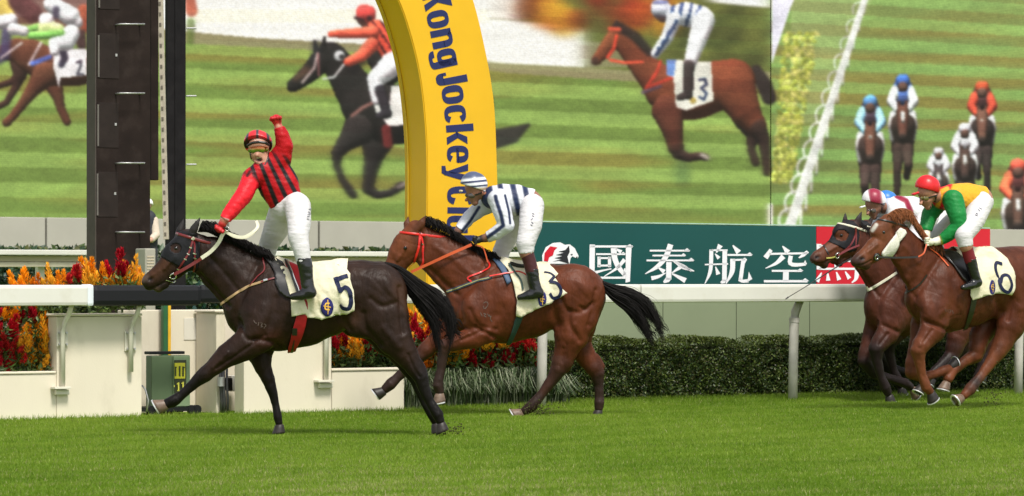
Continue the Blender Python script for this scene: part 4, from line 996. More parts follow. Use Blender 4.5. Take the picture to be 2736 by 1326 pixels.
def make_horse(fig, label, base_px, sculpt, colours, hooves, crest, mane_len, tail, eye, mane_mat, tail_mat, coatname, extra=None, h=0.011, nostril=None, mouth=None, tail_n=420, mane_n=420):
    px, py = fig.src(*base_px); org = fig.pt(base_px[0], base_px[1], 0); org.z = 0
    t = thing('race_horse', org, label, 'horse', 'race horses galloping past the finish')
    if mouth: sculpt = list(sculpt)+[(mouth, 4, -0.008)]
    if nostril: sculpt = list(sculpt)+[([nostril, (nostril[0]+6, nostril[1]-4)], 11, -0.012)]
    V, Q = body_mesh(fig, h, sculpt)
    tags = list(colours.keys()); W = fig.weights(V, tags, 0.02); C = W@np.array([colours[k] for k in tags])
    x, y = fig.px(V)
    if extra: C = extra(fig, V, x, y, C)
    C = C*0.72
    if nostril:
        k = np.exp(-(np.hypot((x-nostril[0])/13, (y-nostril[1])/9))**4)[:, None]; C = C*(1-k)+np.array((0.006, 0.004, 0.004))*k
    o = link('body', mesh_np('body', V, Q, C), coat(coatname), t, True)
    skin = Skin(fig, V, Q)
    for hv in hooves: hoof(fig, t, *hv)
    for (ex, ey, er) in eye:
        p, nn = skin.hit(ex, ey); r_ = er*fig.mpp(p); bm = bmesh.new(); bmesh.ops.create_icosphere(bm, subdivisions=2, radius=r_)
        me = bpy.data.meshes.new('eye'); bmesh.ops.translate(bm, verts=bm.verts[:], vec=p-nn*r_*0.55); bm.to_mesh(me); bm.free(); link('eye', me, M_eye, t, True)
    R = random.Random(3)
    if crest:
        S_ = []
        for i in range(mane_n):
            k = R.random(); q = spline(crest, 40)[int(k*39)]; up, back, fall = mane_len
            la = R.uniform(-0.045, 0.045); s_ = R.uniform(0.55, 1.15)
            a = fig.pt(q[0]+R.uniform(-4, 4), q[1]+14, la); b = fig.pt(q[0]+back*0.35*s_, q[1]-up*s_*R.uniform(0.5, 1), la-0.015)
            c = fig.pt(q[0]+back*0.75*s_, q[1]-up*0.5*s_+fall*0.4*R.random(), la-0.04*R.random()-0.02); e = fig.pt(q[0]+back*s_*1.1, q[1]+fall*s_*R.uniform(0.1, 1)-up*0.3, la-0.06-0.05*R.random())
            S_.append([a, b, c, e])
        hair('mane', S_, mane_mat, t, 0.0048, 8)
    if tail:
        top, bot = spline(tail[0], 12), spline(tail[1], 12); S_ = []
        for i in range(tail_n):
            v = R.random(); cut = R.uniform(0.55, 1.02)*(0.85+0.15*math.sin(v*9)); la = R.gauss(0, 0.035); ph = R.uniform(-11, 11); st_ = []; dv_ = R.gauss(0, 0.10)
            for j in range(7):
                u = min(j/6*cut, 0.999)*11; k = int(min(u, 10)); f_ = u-k
                a = (top[k][0]+(top[k+1][0]-top[k][0])*f_, top[k][1]+(top[k+1][1]-top[k][1])*f_); b = (bot[k][0]+(bot[k+1][0]-bot[k][0])*f_, bot[k][1]+(bot[k+1][1]-bot[k][1])*f_)
                wv = ph*j/6*math.sin(j*1.3+i)
                vv = v+dv_*j/6*math.sin(j*0.9+i*1.7); st_.append(fig.pt(a[0]+(b[0]-a[0])*vv+wv, a[1]+(b[1]-a[1])*vv+wv*0.6, la*(0.4+j/5)))
            S_.append(st_)
        for i in range(int(tail_n*0.03)):                             # flyaway hairs
            k = R.choice([6, 8, 9]); a = top[k]; b = bot[k]; v = R.random(); x0, y0 = a[0]+(b[0]-a[0])*v, a[1]+(b[1]-a[1])*v
            S_.append([fig.pt(x0, y0, 0), fig.pt(x0+20, y0+R.uniform(-10, 20), R.uniform(-.05, .05)), fig.pt(x0+R.uniform(30, 50), y0+R.uniform(10, 50), 0)])
        hair('tail', S_, tail_mat, t, 0.0052, 12)
    return t, skin
def bit_ring(fig, skin, parent, x, y, r, m=None):
    p, nn = skin.hit(x, y); c = p+nn*0.012; a = Vector((1, 0, 0)); rr_ = r*fig.mpp(p); b = nn.cross(a).normalized(); a = b.cross(nn).normalized()
    mb = MB(); n = 20; mb.tube([c+(a*math.cos(2*math.pi*k/n)+b*math.sin(2*math.pi*k/n))*rr_ for k in range(n+1)], rr_*0.17+0.0015, 6, False); return mb.build('bit_ring', m or M_steel, parent, True)
def number(cloth_o, cskin, path, w, parts=16):
    return strap('number', cskin, path, w, M_num, cloth_o, off=0.008, n=parts*3, thick=0.002)
def emblem(cloth_o, cskin, cx, cy, rx, ry):
    el = [(cx+rx*math.cos(a), cy+ry*math.sin(a)) for a in np.linspace(0, 2*math.pi, 22)[:-1]]
    o, sk = sheet('emblem', cskin, el, M_embl, cloth_o, off=0.007, step=7, thick=0.0015)
    strap('monogram', cskin, [(cx+rx*0.35, cy-ry*0.35), (cx-rx*0.3, cy-ry*0.3), (cx-rx*0.35, cy+ry*0.25), (cx+rx*0.35, cy+ry*0.3)], rx*0.24, M_gold, o, off=0.011, n=14, thick=0.0015)
    strap('monogram', cskin, [(cx-rx*0.6, cy-ry*0.1), (cx+rx*0.6, cy+ry*0.05)], rx*0.18, M_gold, o, off=0.0115, n=8, thick=0.0015)
    strap('monogram', cskin, [(cx+rx*0.1, cy-ry*0.75), (cx+rx*0.05, cy+ry*0.75)], rx*0.16, M_gold, o, off=0.012, n=8, thick=0.0015)

# ------------------------------------------------------------------ leading dark horse (number 5)
H1 = Fig(31.0, 730, 0, (360, 560, 2.0133))
H1.chain([(630, 545, 148, 0, .62), (720, 535, 222, 0, .62), (770, 528, 236, 0, .63), (900, 518, 220, 0, .68), (1010, 490, 200, 0, .74), (1110, 458, 184, 0, .82), (1220, 440, 168, 0, .88), (1300, 443, 163, 0, .9)], k=0.05)
H1.chain([(345, 225, 92, 0, .5), (410, 262, 118, 0, .47), (480, 312, 142, 0, .43), (560, 372, 160, 0, .42), (640, 432, 172, 0, .5)], k=0.07)
H1.chain([(660, 330, 60, 0, .6), (730, 330, 66, 0, .7), (800, 350, 60, 0, .9)], k=0.06)
H1.chain([(285, 165, 62, 0, .72), (238, 258, 92, 0, .60), (205, 298, 80, 0, .60), (160, 338, 66, 0, .62), (120, 365, 55, 0, .68), (88, 384, 47, 0, .78)], k=0.03, tg='face')
H1.chain([(150, 395, 40, 0, .7), (128, 420, 27, 0, .9)], k=0.02, tg='muzzle'); H1.chain([(70, 392, 33, 0, 1.0), (75, 412, 24, 0, .9)], k=0.02, tg='muzzle')
H1.chain([(232, 160, 22, 0.06, .8), (244, 110, 20, .075, .6), (256, 75, 13, .08, .5), (263, 47, 3, .085, .5)], k=0.02, tg='ear')
H1.chain([(300, 140, 24, -0.05, .8), (318, 105, 22, -.075, .6), (336, 72, 15, -.08, .5), (352, 42, 3, -.08, .5)], k=0.02, tg='ear')
# near fore, reaching forward
H1.chain([(700, 600, 120, -.17, .45), (660, 680, 98, -.17, .55), (580, 738, 82, -.16, .65), (500, 785, 66, -.155, .8), (430, 845, 48, -.15, .95), (380, 885, 40, -.15, 1)], k=0.05)
H1.chain([(380, 885, 40, -.15, 1), (352, 907, 38, -.15, 1.0), (318, 938, 30, -.15, .9), (255, 995, 25, -.15, .85), (222, 1022, 30, -.15, 1), (198, 1036, 31, -.15, 1), (172, 1046, 27, -.15, 1)], k=0.02, tg='low')
# far fore, straight down
H1.chain([(700, 640, 100, .14, .5), (672, 770, 72, .14, .7), (690, 850, 46, .13, .9), (716, 910, 34, .13, 1)], k=0.05)
H1.chain([(716, 910, 34, .13, 1), (730, 950, 32, .13, 1), (742, 985, 27, .13, .95), (758, 1050, 20, .13, .85), (766, 1095, 22, .13, 1), (770, 1120, 23, .13, 1), (776, 1150, 19, .13, 1)], k=0.02, tg='low')
# hind legs, driving off behind
def hind1(dx, lat):
    H1.chain([(1310+dx, 460, 150, lat*.7, .6), (1335+dx, 575, 140, lat, .55), (1395+dx, 690, 100, lat*1.1, .6), (1450+dx, 768, 70, lat*1.1, .7), (1505+dx, 850, 48, lat, .8)], k=0.06)
    H1.chain([(1270+dx, 540, 120, lat*.9, .55), (1205+dx, 612, 76, lat*1.05, .6)], k=0.06)
    H1.chain([(1505+dx, 850, 48, lat, .8), (1540+dx, 905, 41, lat, .9), (1556+dx, 960, 33, lat, .85), (1585+dx, 1030, 26, lat, .8), (1615+dx, 1080, 28, lat, .95), (1630+dx, 1105, 30, lat, 1), (1643+dx, 1138, 24, lat, 1)], k=0.02, tg='low')
    H1.chain([(1552+dx, 868, 20, lat, .8), (1530+dx, 840, 24, lat, .6)], k=0.03, tg='low')
hind1(0, -.13); hind1(-26, .14)
H1.chain([(1330, 330, 45, 0, .8), (1385, 330, 30, 0, .8), (1440, 365, 18, 0, .9)], k=0.04)
sc1 = [([(560, 600), (610, 700), (700, 680)], 13, -.010, -1), ([(690, 520), (690, 600)], 30, .008), ([(1350, 380), (1400, 480)], 26, .009), ([(1270, 480), (1330, 520), (1400, 500)], 14, -.008), ([(500, 770), (420, 850)], 8, .006, -1), ([(400, 250), (480, 340), (560, 440)], 13, -.006), ([(130, 330), (90, 360)], 6, .004), ([(660, 300), (600, 420), (545, 560), (560, 640)], 18, -.014), ([(760, 480), (745, 560), (700, 660)], 22, -.008), ([(640, 700), (740, 715), (800, 765)], 14, -.014, -1), ([(640, 720), (540, 790), (440, 855)], 9, -.008, -1),
       ([(350, 355), (430, 440), (500, 520)], 15, -.014), ([(430, 230), (520, 300), (590, 380)], 26, .006), ([(1120, 420), (1095, 540), (1150, 650)], 24, -.016), ([(1230, 560), (1245, 640), (1320, 730)], 16, -.012), ([(1425, 420), (1432, 540), (1440, 660)], 14, -.012),
       ([(215, 255), (160, 322)], 8, .008), ([(322, 330), (338, 240), (325, 170)], 12, -.016), ([(250, 320), (190, 375)], 10, -.006), ([(1180, 330), (1290, 380)], 30, .006), ([(640, 560), (660, 640)], 36, .010), ([(900, 420), (930, 560), (900, 700)], 14, -.004), ([(960, 420), (1000, 540), (980, 680)], 14, -.004),
       ([(1470, 780), (1500, 850), (1530, 900)], 7, -.006), ([(1340, 640), (1420, 740)], 20, .008)]
def ext1(fig, V, x, y, C):
    def mix(k, col): 
        nonlocal C
        C = C*(1-k[:, None])+np.array(col)*k[:, None]
    mix(0.85*np.exp(-(pdist(x, y, [(190, 255), (140, 320), (110, 345)])/34)**2), (0.085, 0.034, 0.016))       # brown nose below the hood
    mix(0.6*np.exp(-(pdist(x, y, [(60, 360), (45, 380)])/16)**2), (0.15, 0.10, 0.075))
    mix(0.5*np.exp(-(pdist(x, y, [(120, 430), (135, 440)])/14)**2), (0.16, 0.10, 0.06))
    mix(0.7*np.exp(-(pdist(x, y, [(700, 700), (760, 690)])/50)**2), (0.055, 0.017, 0.010))                    # rusty elbow
    mix(0.55*np.exp(-(pdist(x, y, [(1180, 590), (1110, 640)])/45)**2), (0.06, 0.026, 0.014))
    mix(0.6*np.exp(-(pdist(x, y, [(1430, 420), (1465, 520)])/38)**2), (0.065, 0.028, 0.013))
    mix(0.4*np.exp(-(pdist(x, y, [(1100, 330), (1250, 320)])/50)**2), (0.045, 0.022, 0.015))
    return C
h1, s1 = make_horse(H1, 'leading dark brown horse in black hood wearing number 5 cloth', (770, 1190), sc1,
    {'body': (0.0250, 0.0118, 0.0078), 'face': (0.026, 0.0125, 0.008), 'muzzle': (0.022, 0.015, 0.013), 'ear': (0.03, 0.027, 0.027), 'low': (0.007, 0.005, 0.0046)},
    [(152, 1056, -.15, -45, 26, M_hoofb), (779, 1178, .13, 4, 30, M_hoofd, 0.86, False), (1652, 1168, -.13, 14, 30, M_hoofd, 0.9, False), (1626, 1168, .14, 14, 30, M_hoofd, 0.9, False)],
    [(345, 108), (400, 112), (470, 150), (560, 200), (640, 240), (705, 268)], (46, 52, 40),
    ([(1345, 285), (1420, 305), (1520, 375), (1640, 455), (1715, 545), (1738, 660), (1690, 770)], [(1360, 330), (1440, 400), (1490, 480), (1555, 560), (1605, 640), (1612, 740), (1640, 800)]),
    [(222, 208, 13)], M_hairb, M_hairb, 'dark_brown_coat', ext1, nostril=(82, 376), mouth=[(66, 428), (110, 418), (160, 392)], mane_n=1100, tail_n=2200)
# hood with an eye hole
hole = [(222+30*math.cos(a), 208+26*math.sin(a)) for a in np.linspace(0, 6.283, 18)[:-1]]
hood, _ = sheet('hood', s1, [(205, 118), (240, 112), (285, 122), (330, 130), (352, 180), (350, 250), (338, 325), (290, 332), (235, 305), (185, 278), (136, 250), (160, 205), (182, 160)], M_hood, h1, off=0.004, step=8, holes=[hole], thick=0.003)
ring_strap('browband', s1, (186, 118), (330, 160), 16, M_lmar, h1, off=0.008)
strap('bridle', s1, [(312, 148), (296, 220), (258, 285), (212, 348)], 11, M_lmar, h1, off=0.010)
strap('bridle', s1, [(312, 148), (320, 215), (322, 300), (318, 335)], 11, M_lmar, h1, off=0.010)
for q in ((300, 205), (286, 240), (270, 268), (320, 238), (321, 262), (232, 320)): strap('buckle', s1, [(q[0]-7, q[1]-3), (q[0]+7, q[1]+3)], 7, M_steel, h1, off=0.014, n=4)
strap('rosette', s1, [(306, 150), (316, 158)], 18, M_rwhite, h1, off=0.014, n=4)
bit_ring(H1, s1, h1, 206, 356, 17)
strap('bit_bar', s1, [(166, 378), (192, 385), (222, 395), (214, 378)], 4, M_steel, h1, off=0.012)
band_free('rein', H1, [(212, 350, -.13), (270, 318, -.14), (330, 282, -.14), (362, 262, -.15)], 17, M_lmar, h1, 14)
band_free('rein_grip', H1, [(358, 262, -.152), (410, 225, -.17), (450, 180, -.19), (470, 140, -.2), (482, 122, -.2)], 20, M_rwhite, h1, 16)
band_free('rein_loop', H1, [(484, 118, -.2), (530, 138, -.2), (585, 148, -.19), (635, 122, -.18), (662, 92, -.16), (655, 62, -.14)], 15, M_rwhite, h1, 24)
band_free('rein_loop', H1, [(484, 122, -.17), (540, 150, -.15), (600, 152, -.14), (650, 118, -.13), (668, 85, -.13), (655, 60, -.13)], 9, M_rwhite, h1, 24)
ring_strap('breast_strap', s1, (466, 510), (1010, 260), 13, M_tan, h1, off=0.005, R=1.4) if False else None
strap('breast_strap', s1, [(462, 512), (520, 470), (600, 420), (690, 388)], 15, M_tan, h1, off=0.006)
strap('breast_strap', s1, [(680, 392), (760, 368), (840, 350)], 10, M_lmar, h1, off=0.008)
strap('neck_strap', s1, [(622, 412), (660, 365), (698, 325), (688, 262)], 8, M_lmar, h1, off=0.008)
strap('buckle', s1, [(694, 386), (716, 380)], 13, M_steel, h1, off=0.013, n=4)
pad, _ = sheet('saddle_pad', s1, [(694, 262), (742, 262), (792, 290), (830, 340), (848, 420), (852, 478), (815, 474), (780, 445), (757, 400), (752, 345), (730, 300)], M_lblk, h1, off=0.012, step=10, thick=0.012)
c1, cs1 = sheet('number_cloth', s1, [(742, 262), (800, 282), (960, 305), (1085, 302), (1145, 330), (1162, 352), (1160, 380), (1178, 440), (1186, 540), (1100, 560), (1010, 582), (925, 578), (915, 560), (846, 572), (840, 470), (806, 360), (770, 300)],
               M_clothw, h1, off=0.016, step=10, mirror=[(760, 268), (960, 305), (1085, 302), (1145, 330)], ripple=0.042, thick=0.004)
number(c1, cs1, [(1146, 358), (1118, 366), (1086, 380)], 26); number(c1, cs1, [(1080, 366), (1092, 405), (1106, 446)], 24)
number(c1, cs1, [(1100, 442), (1130, 420), (1155, 440), (1164, 490), (1152, 530), (1122, 530), (1108, 510)], 24)
emblem(c1, cs1, 1035, 524, 33, 50)
red, _ = sheet('saddle', s1, [(800, 285), (835, 300), (885, 320), (900, 380), (902, 440), (880, 440), (850, 360), (815, 318)], mat('saddle_red', (0.42, 0.008, 0.014), 0.45, 0.4, var=0.1), h1, off=0.026, step=9, thick=0.012)
strap('stirrup_leather', s1, [(806, 290), (840, 350), (868, 420), (884, 470)], 13, M_lblk, h1, off=0.045); strap('stirrup_leather', s1, [(816, 290), (850, 355), (876, 420), (890, 466)], 5, M_steel, h1, off=0.052)
M_girth = mat('girth_red', (0.30, 0.006, 0.012), 0.5, 0.35, var=0.15, vscale=20)
strap('girth', s1, [(905, 470), (908, 520), (902, 560), (888, 620), (866, 690), (845, 740), (838, 765)], [44, 50, 58, 62, 60, 50, 46], M_girth, h1, off=0.024, thick=0.006)
strap('girth_buckle', s1, [(862, 632), (860, 668)], 28, M_lblk, h1, off=0.034, n=5)
strap('girth_gap', s1, [(858, 690), (842, 752)], [4, 14], M_lblk, h1, off=0.033, n=6)
M_brand = mat('brand_hair', (0.105, 0.08, 0.068), 0.7, 0.2, var=0.3, vscale=60)
for pth in ([(640, 595), (648, 610), (658, 612)], [(668, 606), (664, 625)], [(676, 610), (688, 614), (678, 624), (690, 630), (676, 632)], [(694, 616), (706, 622), (694, 640)]): strap('brand_mark', s1, pth, 3.5, M_brand, h1, off=0.002, n=8, thick=0.0008)

# ------------------------------------------------------------------ second horse, bay (number 3)
H3 = Fig(35.6, 1330, 4, (980, 430, 1.7329))
H3.chain([(500, 668, 132, 0, .62), (590, 655, 188, 0, .62), (640, 655, 192, 0, .64), (740, 650, 174, 0, .7), (850, 626, 148, 0, .82), (930, 620, 138, 0, .9), (968, 625, 136, 0, .9)], k=0.05)
H3.chain([(262, 385, 82, 0, .5), (320, 428, 98, 0, .46), (395, 482, 116, 0, .44), (480, 542, 134, 0, .44), (560, 590, 145, 0, .5)], k=0.06)
H3.chain([(540, 500, 42, 0, .6), (600, 508, 52, 0, .7), (680, 530, 48, 0, .9)], k=0.05)
H3.chain([(228, 322, 48, 0, .72), (188, 395, 72, 0, .6), (160, 435, 64, 0, .6), (130, 490, 50, 0, .64), (108, 535, 40, 0, .75)], k=0.03, tg='face')
H3.chain([(135, 548, 26, 0, .8)], k=0.02, tg='low')
H3.chain([(192, 325, 18, .05, .8), (186, 292, 17, .065, .6), (192, 258, 4, .07, .5)], k=0.02, tg='ear'); H3.chain([(238, 315, 20, -.05, .8), (255, 288, 19, -.065, .6), (271, 254, 4, -.07, .5)], k=0.02, tg='ear')
H3.chain([(520, 700, 100, -.16, .5), (545, 775, 76, -.16, .6), (500, 815, 56, -.155, .75), (440, 832, 42, -.15, .95), (395, 845, 36, -.15, 1)], k=0.05)
H3.chain([(395, 845, 36, -.15, 1), (365, 856, 34, -.15, 1), (352, 895, 25, -.15, .95), (343, 965, 20, -.15, .85), (333, 1015, 24, -.15, 1), (330, 1040, 26, -.15, 1), (338, 1070, 20, -.15, 1)], k=0.02, tg='low')
H3.chain([(480, 690, 90, .14, .5), (400, 765, 58, .14, .75), (320, 835, 42, .14, .95), (275, 875, 36, .14, 1)], k=0.05)
H3.chain([(275, 875, 36, .14, 1), (250, 900, 33, .14, 1), (205, 945, 25, .14, .9), (140, 1005, 22, .14, .85), (110, 1035, 27, .14, 1), (86, 1056, 22, .14, 1)], k=0.02, tg='low')
H3.chain([(955, 615, 136, -.1, .6), (960, 715, 114, -.12, .6), (948, 805, 82, -.13, .7), (922, 880, 56, -.12, .8), (905, 930, 47, -.12, .85)], k=0.06)
H3.chain([(905, 930, 47, -.12, .85), (888, 965, 40, -.12, .95), (858, 1015, 28, -.12, .9), (815, 1075, 22, -.12, .85), (782, 1115, 25, -.12, 1), (762, 1138, 26, -.12, 1), (732, 1158, 21, -.12, 1)], k=0.02, tg='low'); H3.chain([(924, 962, 16, -.12, .8), (935, 920, 20, -.12, .6)], k=0.03)
H3.chain([(975, 640, 128, .1, .6), (965, 760, 98, .13, .65), (980, 850, 62, .13, .75), (1020, 915, 46, .13, .85), (1050, 955, 40, .13, .9)], k=0.06)
H3.chain([(1050, 955, 40, .13, .9), (1066, 985, 35, .13, .95), (1074, 1040, 23, .13, .9), (1077, 1095, 20, .13, .9), (1076, 1120, 24, .13, 1), (1074, 1145, 20, .13, 1)], k=0.02, tg='low'); H3.chain([(1086, 950, 16, .13, .8), (1062, 915, 20, .13, .6)], k=0.03)
H3.chain([(1000, 525, 38, 0, .8), (1055, 550, 26, 0, .8), (1095, 578, 14, 0, .9)], k=0.04)
sc3 = [([(900, 640), (930, 690), (990, 700), (1050, 660)], 11, -.009), ([(480, 690), (520, 760), (600, 780)], 10, -.008, -1), ([(600, 560), (640, 640)], 26, .007), ([(985, 560), (1040, 600)], 20, .007), ([(960, 760), (925, 880)], 12, .006, -1), ([(470, 800), (400, 838)], 6, .006, -1), ([(320, 400), (420, 470), (500, 540)], 14, .006), ([(910, 870), (890, 950)], 5, -.005, -1), ([(150, 440), (110, 520)], 6, .005), ([(560, 470), (500, 560), (430, 650), (440, 740)], 16, -.014), ([(640, 600), (620, 700), (580, 760)], 20, -.009), ([(500, 770), (560, 800), (640, 845)], 11, -.014, -1), ([(530, 790), (440, 830)], 8, -.009, -1), ([(290, 500), (350, 560), (420, 620)], 12, -.012),
       ([(880, 600), (860, 680), (880, 760)], 20, -.018), ([(935, 700), (940, 760), (985, 830)], 13, -.013), ([(1060, 600), (1050, 680), (1030, 760)], 12, -.013), ([(940, 560), (1010, 600)], 28, .008), ([(990, 680), (1020, 690), (1040, 670)], 10, -.010), ([(180, 400), (145, 460)], 7, .007), ([(252, 450), (262, 380), (250, 330)], 10, -.014),
       ([(470, 640), (500, 720)], 30, .012), ([(700, 720), (690, 830)], 14, -.005), ([(770, 700), (760, 820)], 14, -.006), ([(820, 690), (810, 790)], 12, -.006), ([(925, 850), (905, 930)], 7, -.006), ([(560, 800), (600, 740)], 16, .01, -1)]
def bay_ext(fig, V, x, y, C):
    k = 0.35*np.clip(wob(V, 4.0, 2.0), 0, 1)[:, None]; return C*(1-k)+C*np.array((1.35, 1.25, 1.2))*k
def ext3(fig, V, x, y, C):
    C = bay_ext(fig, V, x, y, C)
    k = 0.7*np.exp(-(pdist(x, y, [(900, 850), (880, 960), (820, 1060)])/26)**2)[:, None]*(y > 900)[:, None]; C = C*(1-k)+np.array((0.07, 0.028, 0.018))*k
    return C
h3, s3 = make_horse(H3, 'bay horse in red bridle wearing number 3 cloth, second in the race', (1070, 1175), sc3,
    {'body': (0.112, 0.029, 0.0115), 'face': (0.140, 0.041, 0.016), 'ear': (0.10, 0.035, 0.018), 'low': (0.030, 0.016, 0.013)},
    [(338, 1094, -.15, 6, 30, M_hoofb), (66, 1074, .14, -38, 28, M_hoofd), (704, 1174, -.12, -40, 22, M_hoofb), (1072, 1166, .13, -2, 30, M_hoofd, 0.86, False)],
    [(255, 290), (300, 300), (360, 335), (430, 385), (500, 430), (580, 460)], (34, 44, 44),
    ([(1070, 548), (1140, 575), (1250, 606), (1320, 665), (1370, 755), (1385, 840)], [(1085, 585), (1130, 640), (1200, 690), (1262, 760), (1300, 830), (1325, 870)]),
    [(176, 403, 9)], M_hairb, M_hairb, 'bay_coat', ext3, mane_n=900, tail_n=1700)
ring_strap('browband', s3, (140, 330), (270, 345), 12, M_lred, h3, off=0.006)
strap('bridle', s3, [(245, 332), (240, 400), (218, 470), (200, 505)], 11, M_lred, h3, off=0.008); strap('bridle', s3, [(246, 332), (260, 400), (262, 470), (250, 490)], 11, M_lred, h3, off=0.008)
strap('buckle', s3, [(240, 334), (252, 342)], 10, M_steel, h3, off=0.012, n=4); strap('buckle', s3, [(252, 384), (264, 388)], 6, M_steel, h3, off=0.012, n=4)
band_free('rein', H3, [(205, 515, -.12), (290, 476, -.15), (390, 430, -.17), (485, 388, -.15)], 13, mat('rein_orange', (0.46, 0.075, 0.02), 0.5, 0.3, var=0.1), h3, 18)
band_free('rein', H3, [(500, 388, -.13), (535, 400, -.14), (548, 425, -.14), (560, 470, -.15)], 6, MATS['rein_orange'], h3, 14)
strap('neck_strap', s3, [(560, 460), (570, 490), (545, 510), (470, 540), (485, 560)], 8, M_lred, h3, off=0.008)
M_bst = mat('breast_girth_blue', (0.035, 0.05, 0.075), 0.6, 0.3, var=0.1); strap('breast_strap', s3, [(372, 606), (420, 590), (500, 560), (580, 540)], 16, M_bst, h3, off=0.006); strap('strap_stripe', s3, [(372, 606), (420, 590), (500, 560), (575, 542)], 5, mat('stripe_olive', (0.26, 0.25, 0.10), 0.6), h3, off=0.011)
strap('breast_strap', s3, [(570, 542), (640, 528), (700, 520), (760, 545)], 7, M_lred, h3, off=0.03)
pad3, _ = sheet('saddle_pad', s3, [(575, 452), (612, 462), (640, 490), (668, 560), (650, 575), (625, 520), (600, 480)], mat('pad_blue', (0.04, 0.075, 0.14), 0.6), h3, off=0.010, step=9, thick=0.01)
c3, cs3 = sheet('number_cloth', s3, [(612, 462), (700, 478), (790, 472), (850, 492), (880, 520), (888, 530), (872, 545), (905, 590), (930, 614), (820, 668), (715, 716), (688, 714), (694, 650), (680, 580), (655, 510)],
                M_clothw, h3, off=0.016, step=9, mirror=[(620, 464), (700, 478), (790, 472), (850, 492)], ripple=0.042, seed=2.0)
number(c3, cs3, [(822, 516), (850, 522), (872, 538)], 10); number(c3, cs3, [(870, 536), (846, 562)], 14)
number(c3, cs3, [(846, 560), (880, 568), (900, 596), (890, 628), (862, 636), (846, 614)], 15)
emblem(c3, cs3, 812, 640, 20, 36)
strap('girth', s3, [(718, 700), (700, 740), (676, 800), (655, 848)], [30, 32, 26, 22], mat('girth_green', (0.018, 0.045, 0.038), 0.6, 0.3, var=0.1), h3, off=0.014)
strap('stirrup_leather', s3, [(655, 488), (690, 530), (712, 560), (722, 600)], 9, MATS['girth_green'], h3, off=0.04); strap('saddle', s3, [(660, 484), (700, 496), (740, 500)], 22, M_lblk, h3, off=0.03, n=10, thick=0.012)
for pth in ([(540, 660), (552, 652), (562, 660), (556, 676), (544, 686), (540, 672)], [(526, 702), (534, 720)], [(540, 706), (552, 712), (542, 716), (552, 724)], [(558, 708), (566, 722)], [(566, 712), (574, 726)], [(576, 718), (572, 732), (580, 744)]): strap('brand_mark', s3, pth, 3, M_brand, h3, off=0.002, n=8, thick=0.0008)

# ------------------------------------------------------------------ chestnut (number 6) and hooded bay beside it
def runner(Y0, px0, yaw): return Fig(Y0, px0, yaw, (2040, 440, 1.8348))
H6 = runner(37.2, 2520, 33)
H6.chain([(815, 650, 138, 0, .72), (890, 630, 196, 0, .66), (1000, 612, 186, 0, .68), (1110, 578, 168, 0, .76), (1220, 555, 156, 0, .85), (1330, 560, 158, 0, .9)], k=0.05)
H6.chain([(645, 345, 78, 0, .5), (695, 420, 98, 0, .46), (755, 492, 122, 0, .45), (825, 560, 140, 0, .5)], k=0.06)
H6.chain([(860, 460, 46, 0, .6), (930, 465, 55, 0, .7), (1010, 470, 52, 0, .9)], k=0.05)
H6.chain([(612, 285, 46, 0, .8), (572, 330, 56, 0, .8), (590, 385, 66, 0, .7), (545, 418, 58, 0, .68), (508, 448, 48, 0, .7), (478, 468, 42, 0, .85)], k=0.03, tg='face')
H6.chain([(500, 492, 26, 0, .9)], k=0.02, tg='muzzle'); H6.chain([(455, 475, 28, 0, 1.0)], k=0.02, tg='muzzle')
H6.chain([(660, 290, 18, -.05, .8), (690, 262, 14, -.06, .6), (715, 244, 3, -.06, .5)], k=0.02, tg='ear'); H6.chain([(610, 268, 17, .05, .8), (640, 240, 13, .06, .6), (668, 222, 3, .06, .5)], k=0.02, tg='ear')
H6.chain([(845, 720, 100, -.15, .55), (832, 800, 76, -.16, .65), (800, 850, 55, -.16, .8), (772, 885, 44, -.16, .95)], k=0.05)
H6.chain([(772, 885, 44, -.16, .95), (758, 912, 39, -.16, 1), (764, 960, 28, -.16, .95), (778, 1035, 22, -.16, .85), (792, 1075, 26, -.16, 1), (798, 1092, 27, -.16, 1), (815, 1112, 21, -.16, 1)], k=0.02, tg='low')
H6.chain([(800, 740, 90, .15, .6), (765, 870, 54, .15, .8), (735, 975, 40, .15, .95)], k=0.05); H6.chain([(735, 975, 40, .15, .95), (728, 1018, 36, .15, 1), (775, 1042, 26, .15, .95), (840, 1026, 21, .15, .85), (885, 1010, 25, .15, 1), (905, 1000, 22, .15, 1)], k=0.02, tg='low')
H6.chain([(1270, 590, 148, -.1, .6), (1245, 700, 118, -.12, .6), (1210, 790, 80, -.13, .7), (1178, 865, 54, -.12, .8)], k=0.06)
H6.chain([(1178, 865, 54, -.12, .8), (1150, 915, 43, -.12, .95), (1110, 975, 30, -.12, .9), (1060, 1045, 23, -.12, .85)], k=0.02, tg='low'); H6.chain([(1060, 1045, 23, -.12, .85), (1028, 1082, 28, -.12, 1), (1012, 1102, 28, -.12, 1)], k=0.02, tg='sock'); H6.chain([(1012, 1102, 26, -.12, 1), (985, 1130, 22, -.12, 1)], k=0.02, tg='low')
H6.chain([(1200, 640, 130, .12, .6), (1110, 750, 84, .14, .7), (1062, 840, 58, .14, .8), (1048, 900, 44, .13, .9)], k=0.06); H6.chain([(1048, 900, 44, .13, .9), (1040, 935, 38, .13, .95), (985, 965, 26, .13, .9), (930, 1015, 22, .13, .85), (905, 1050, 25, .13, 1)], k=0.02, tg='low')
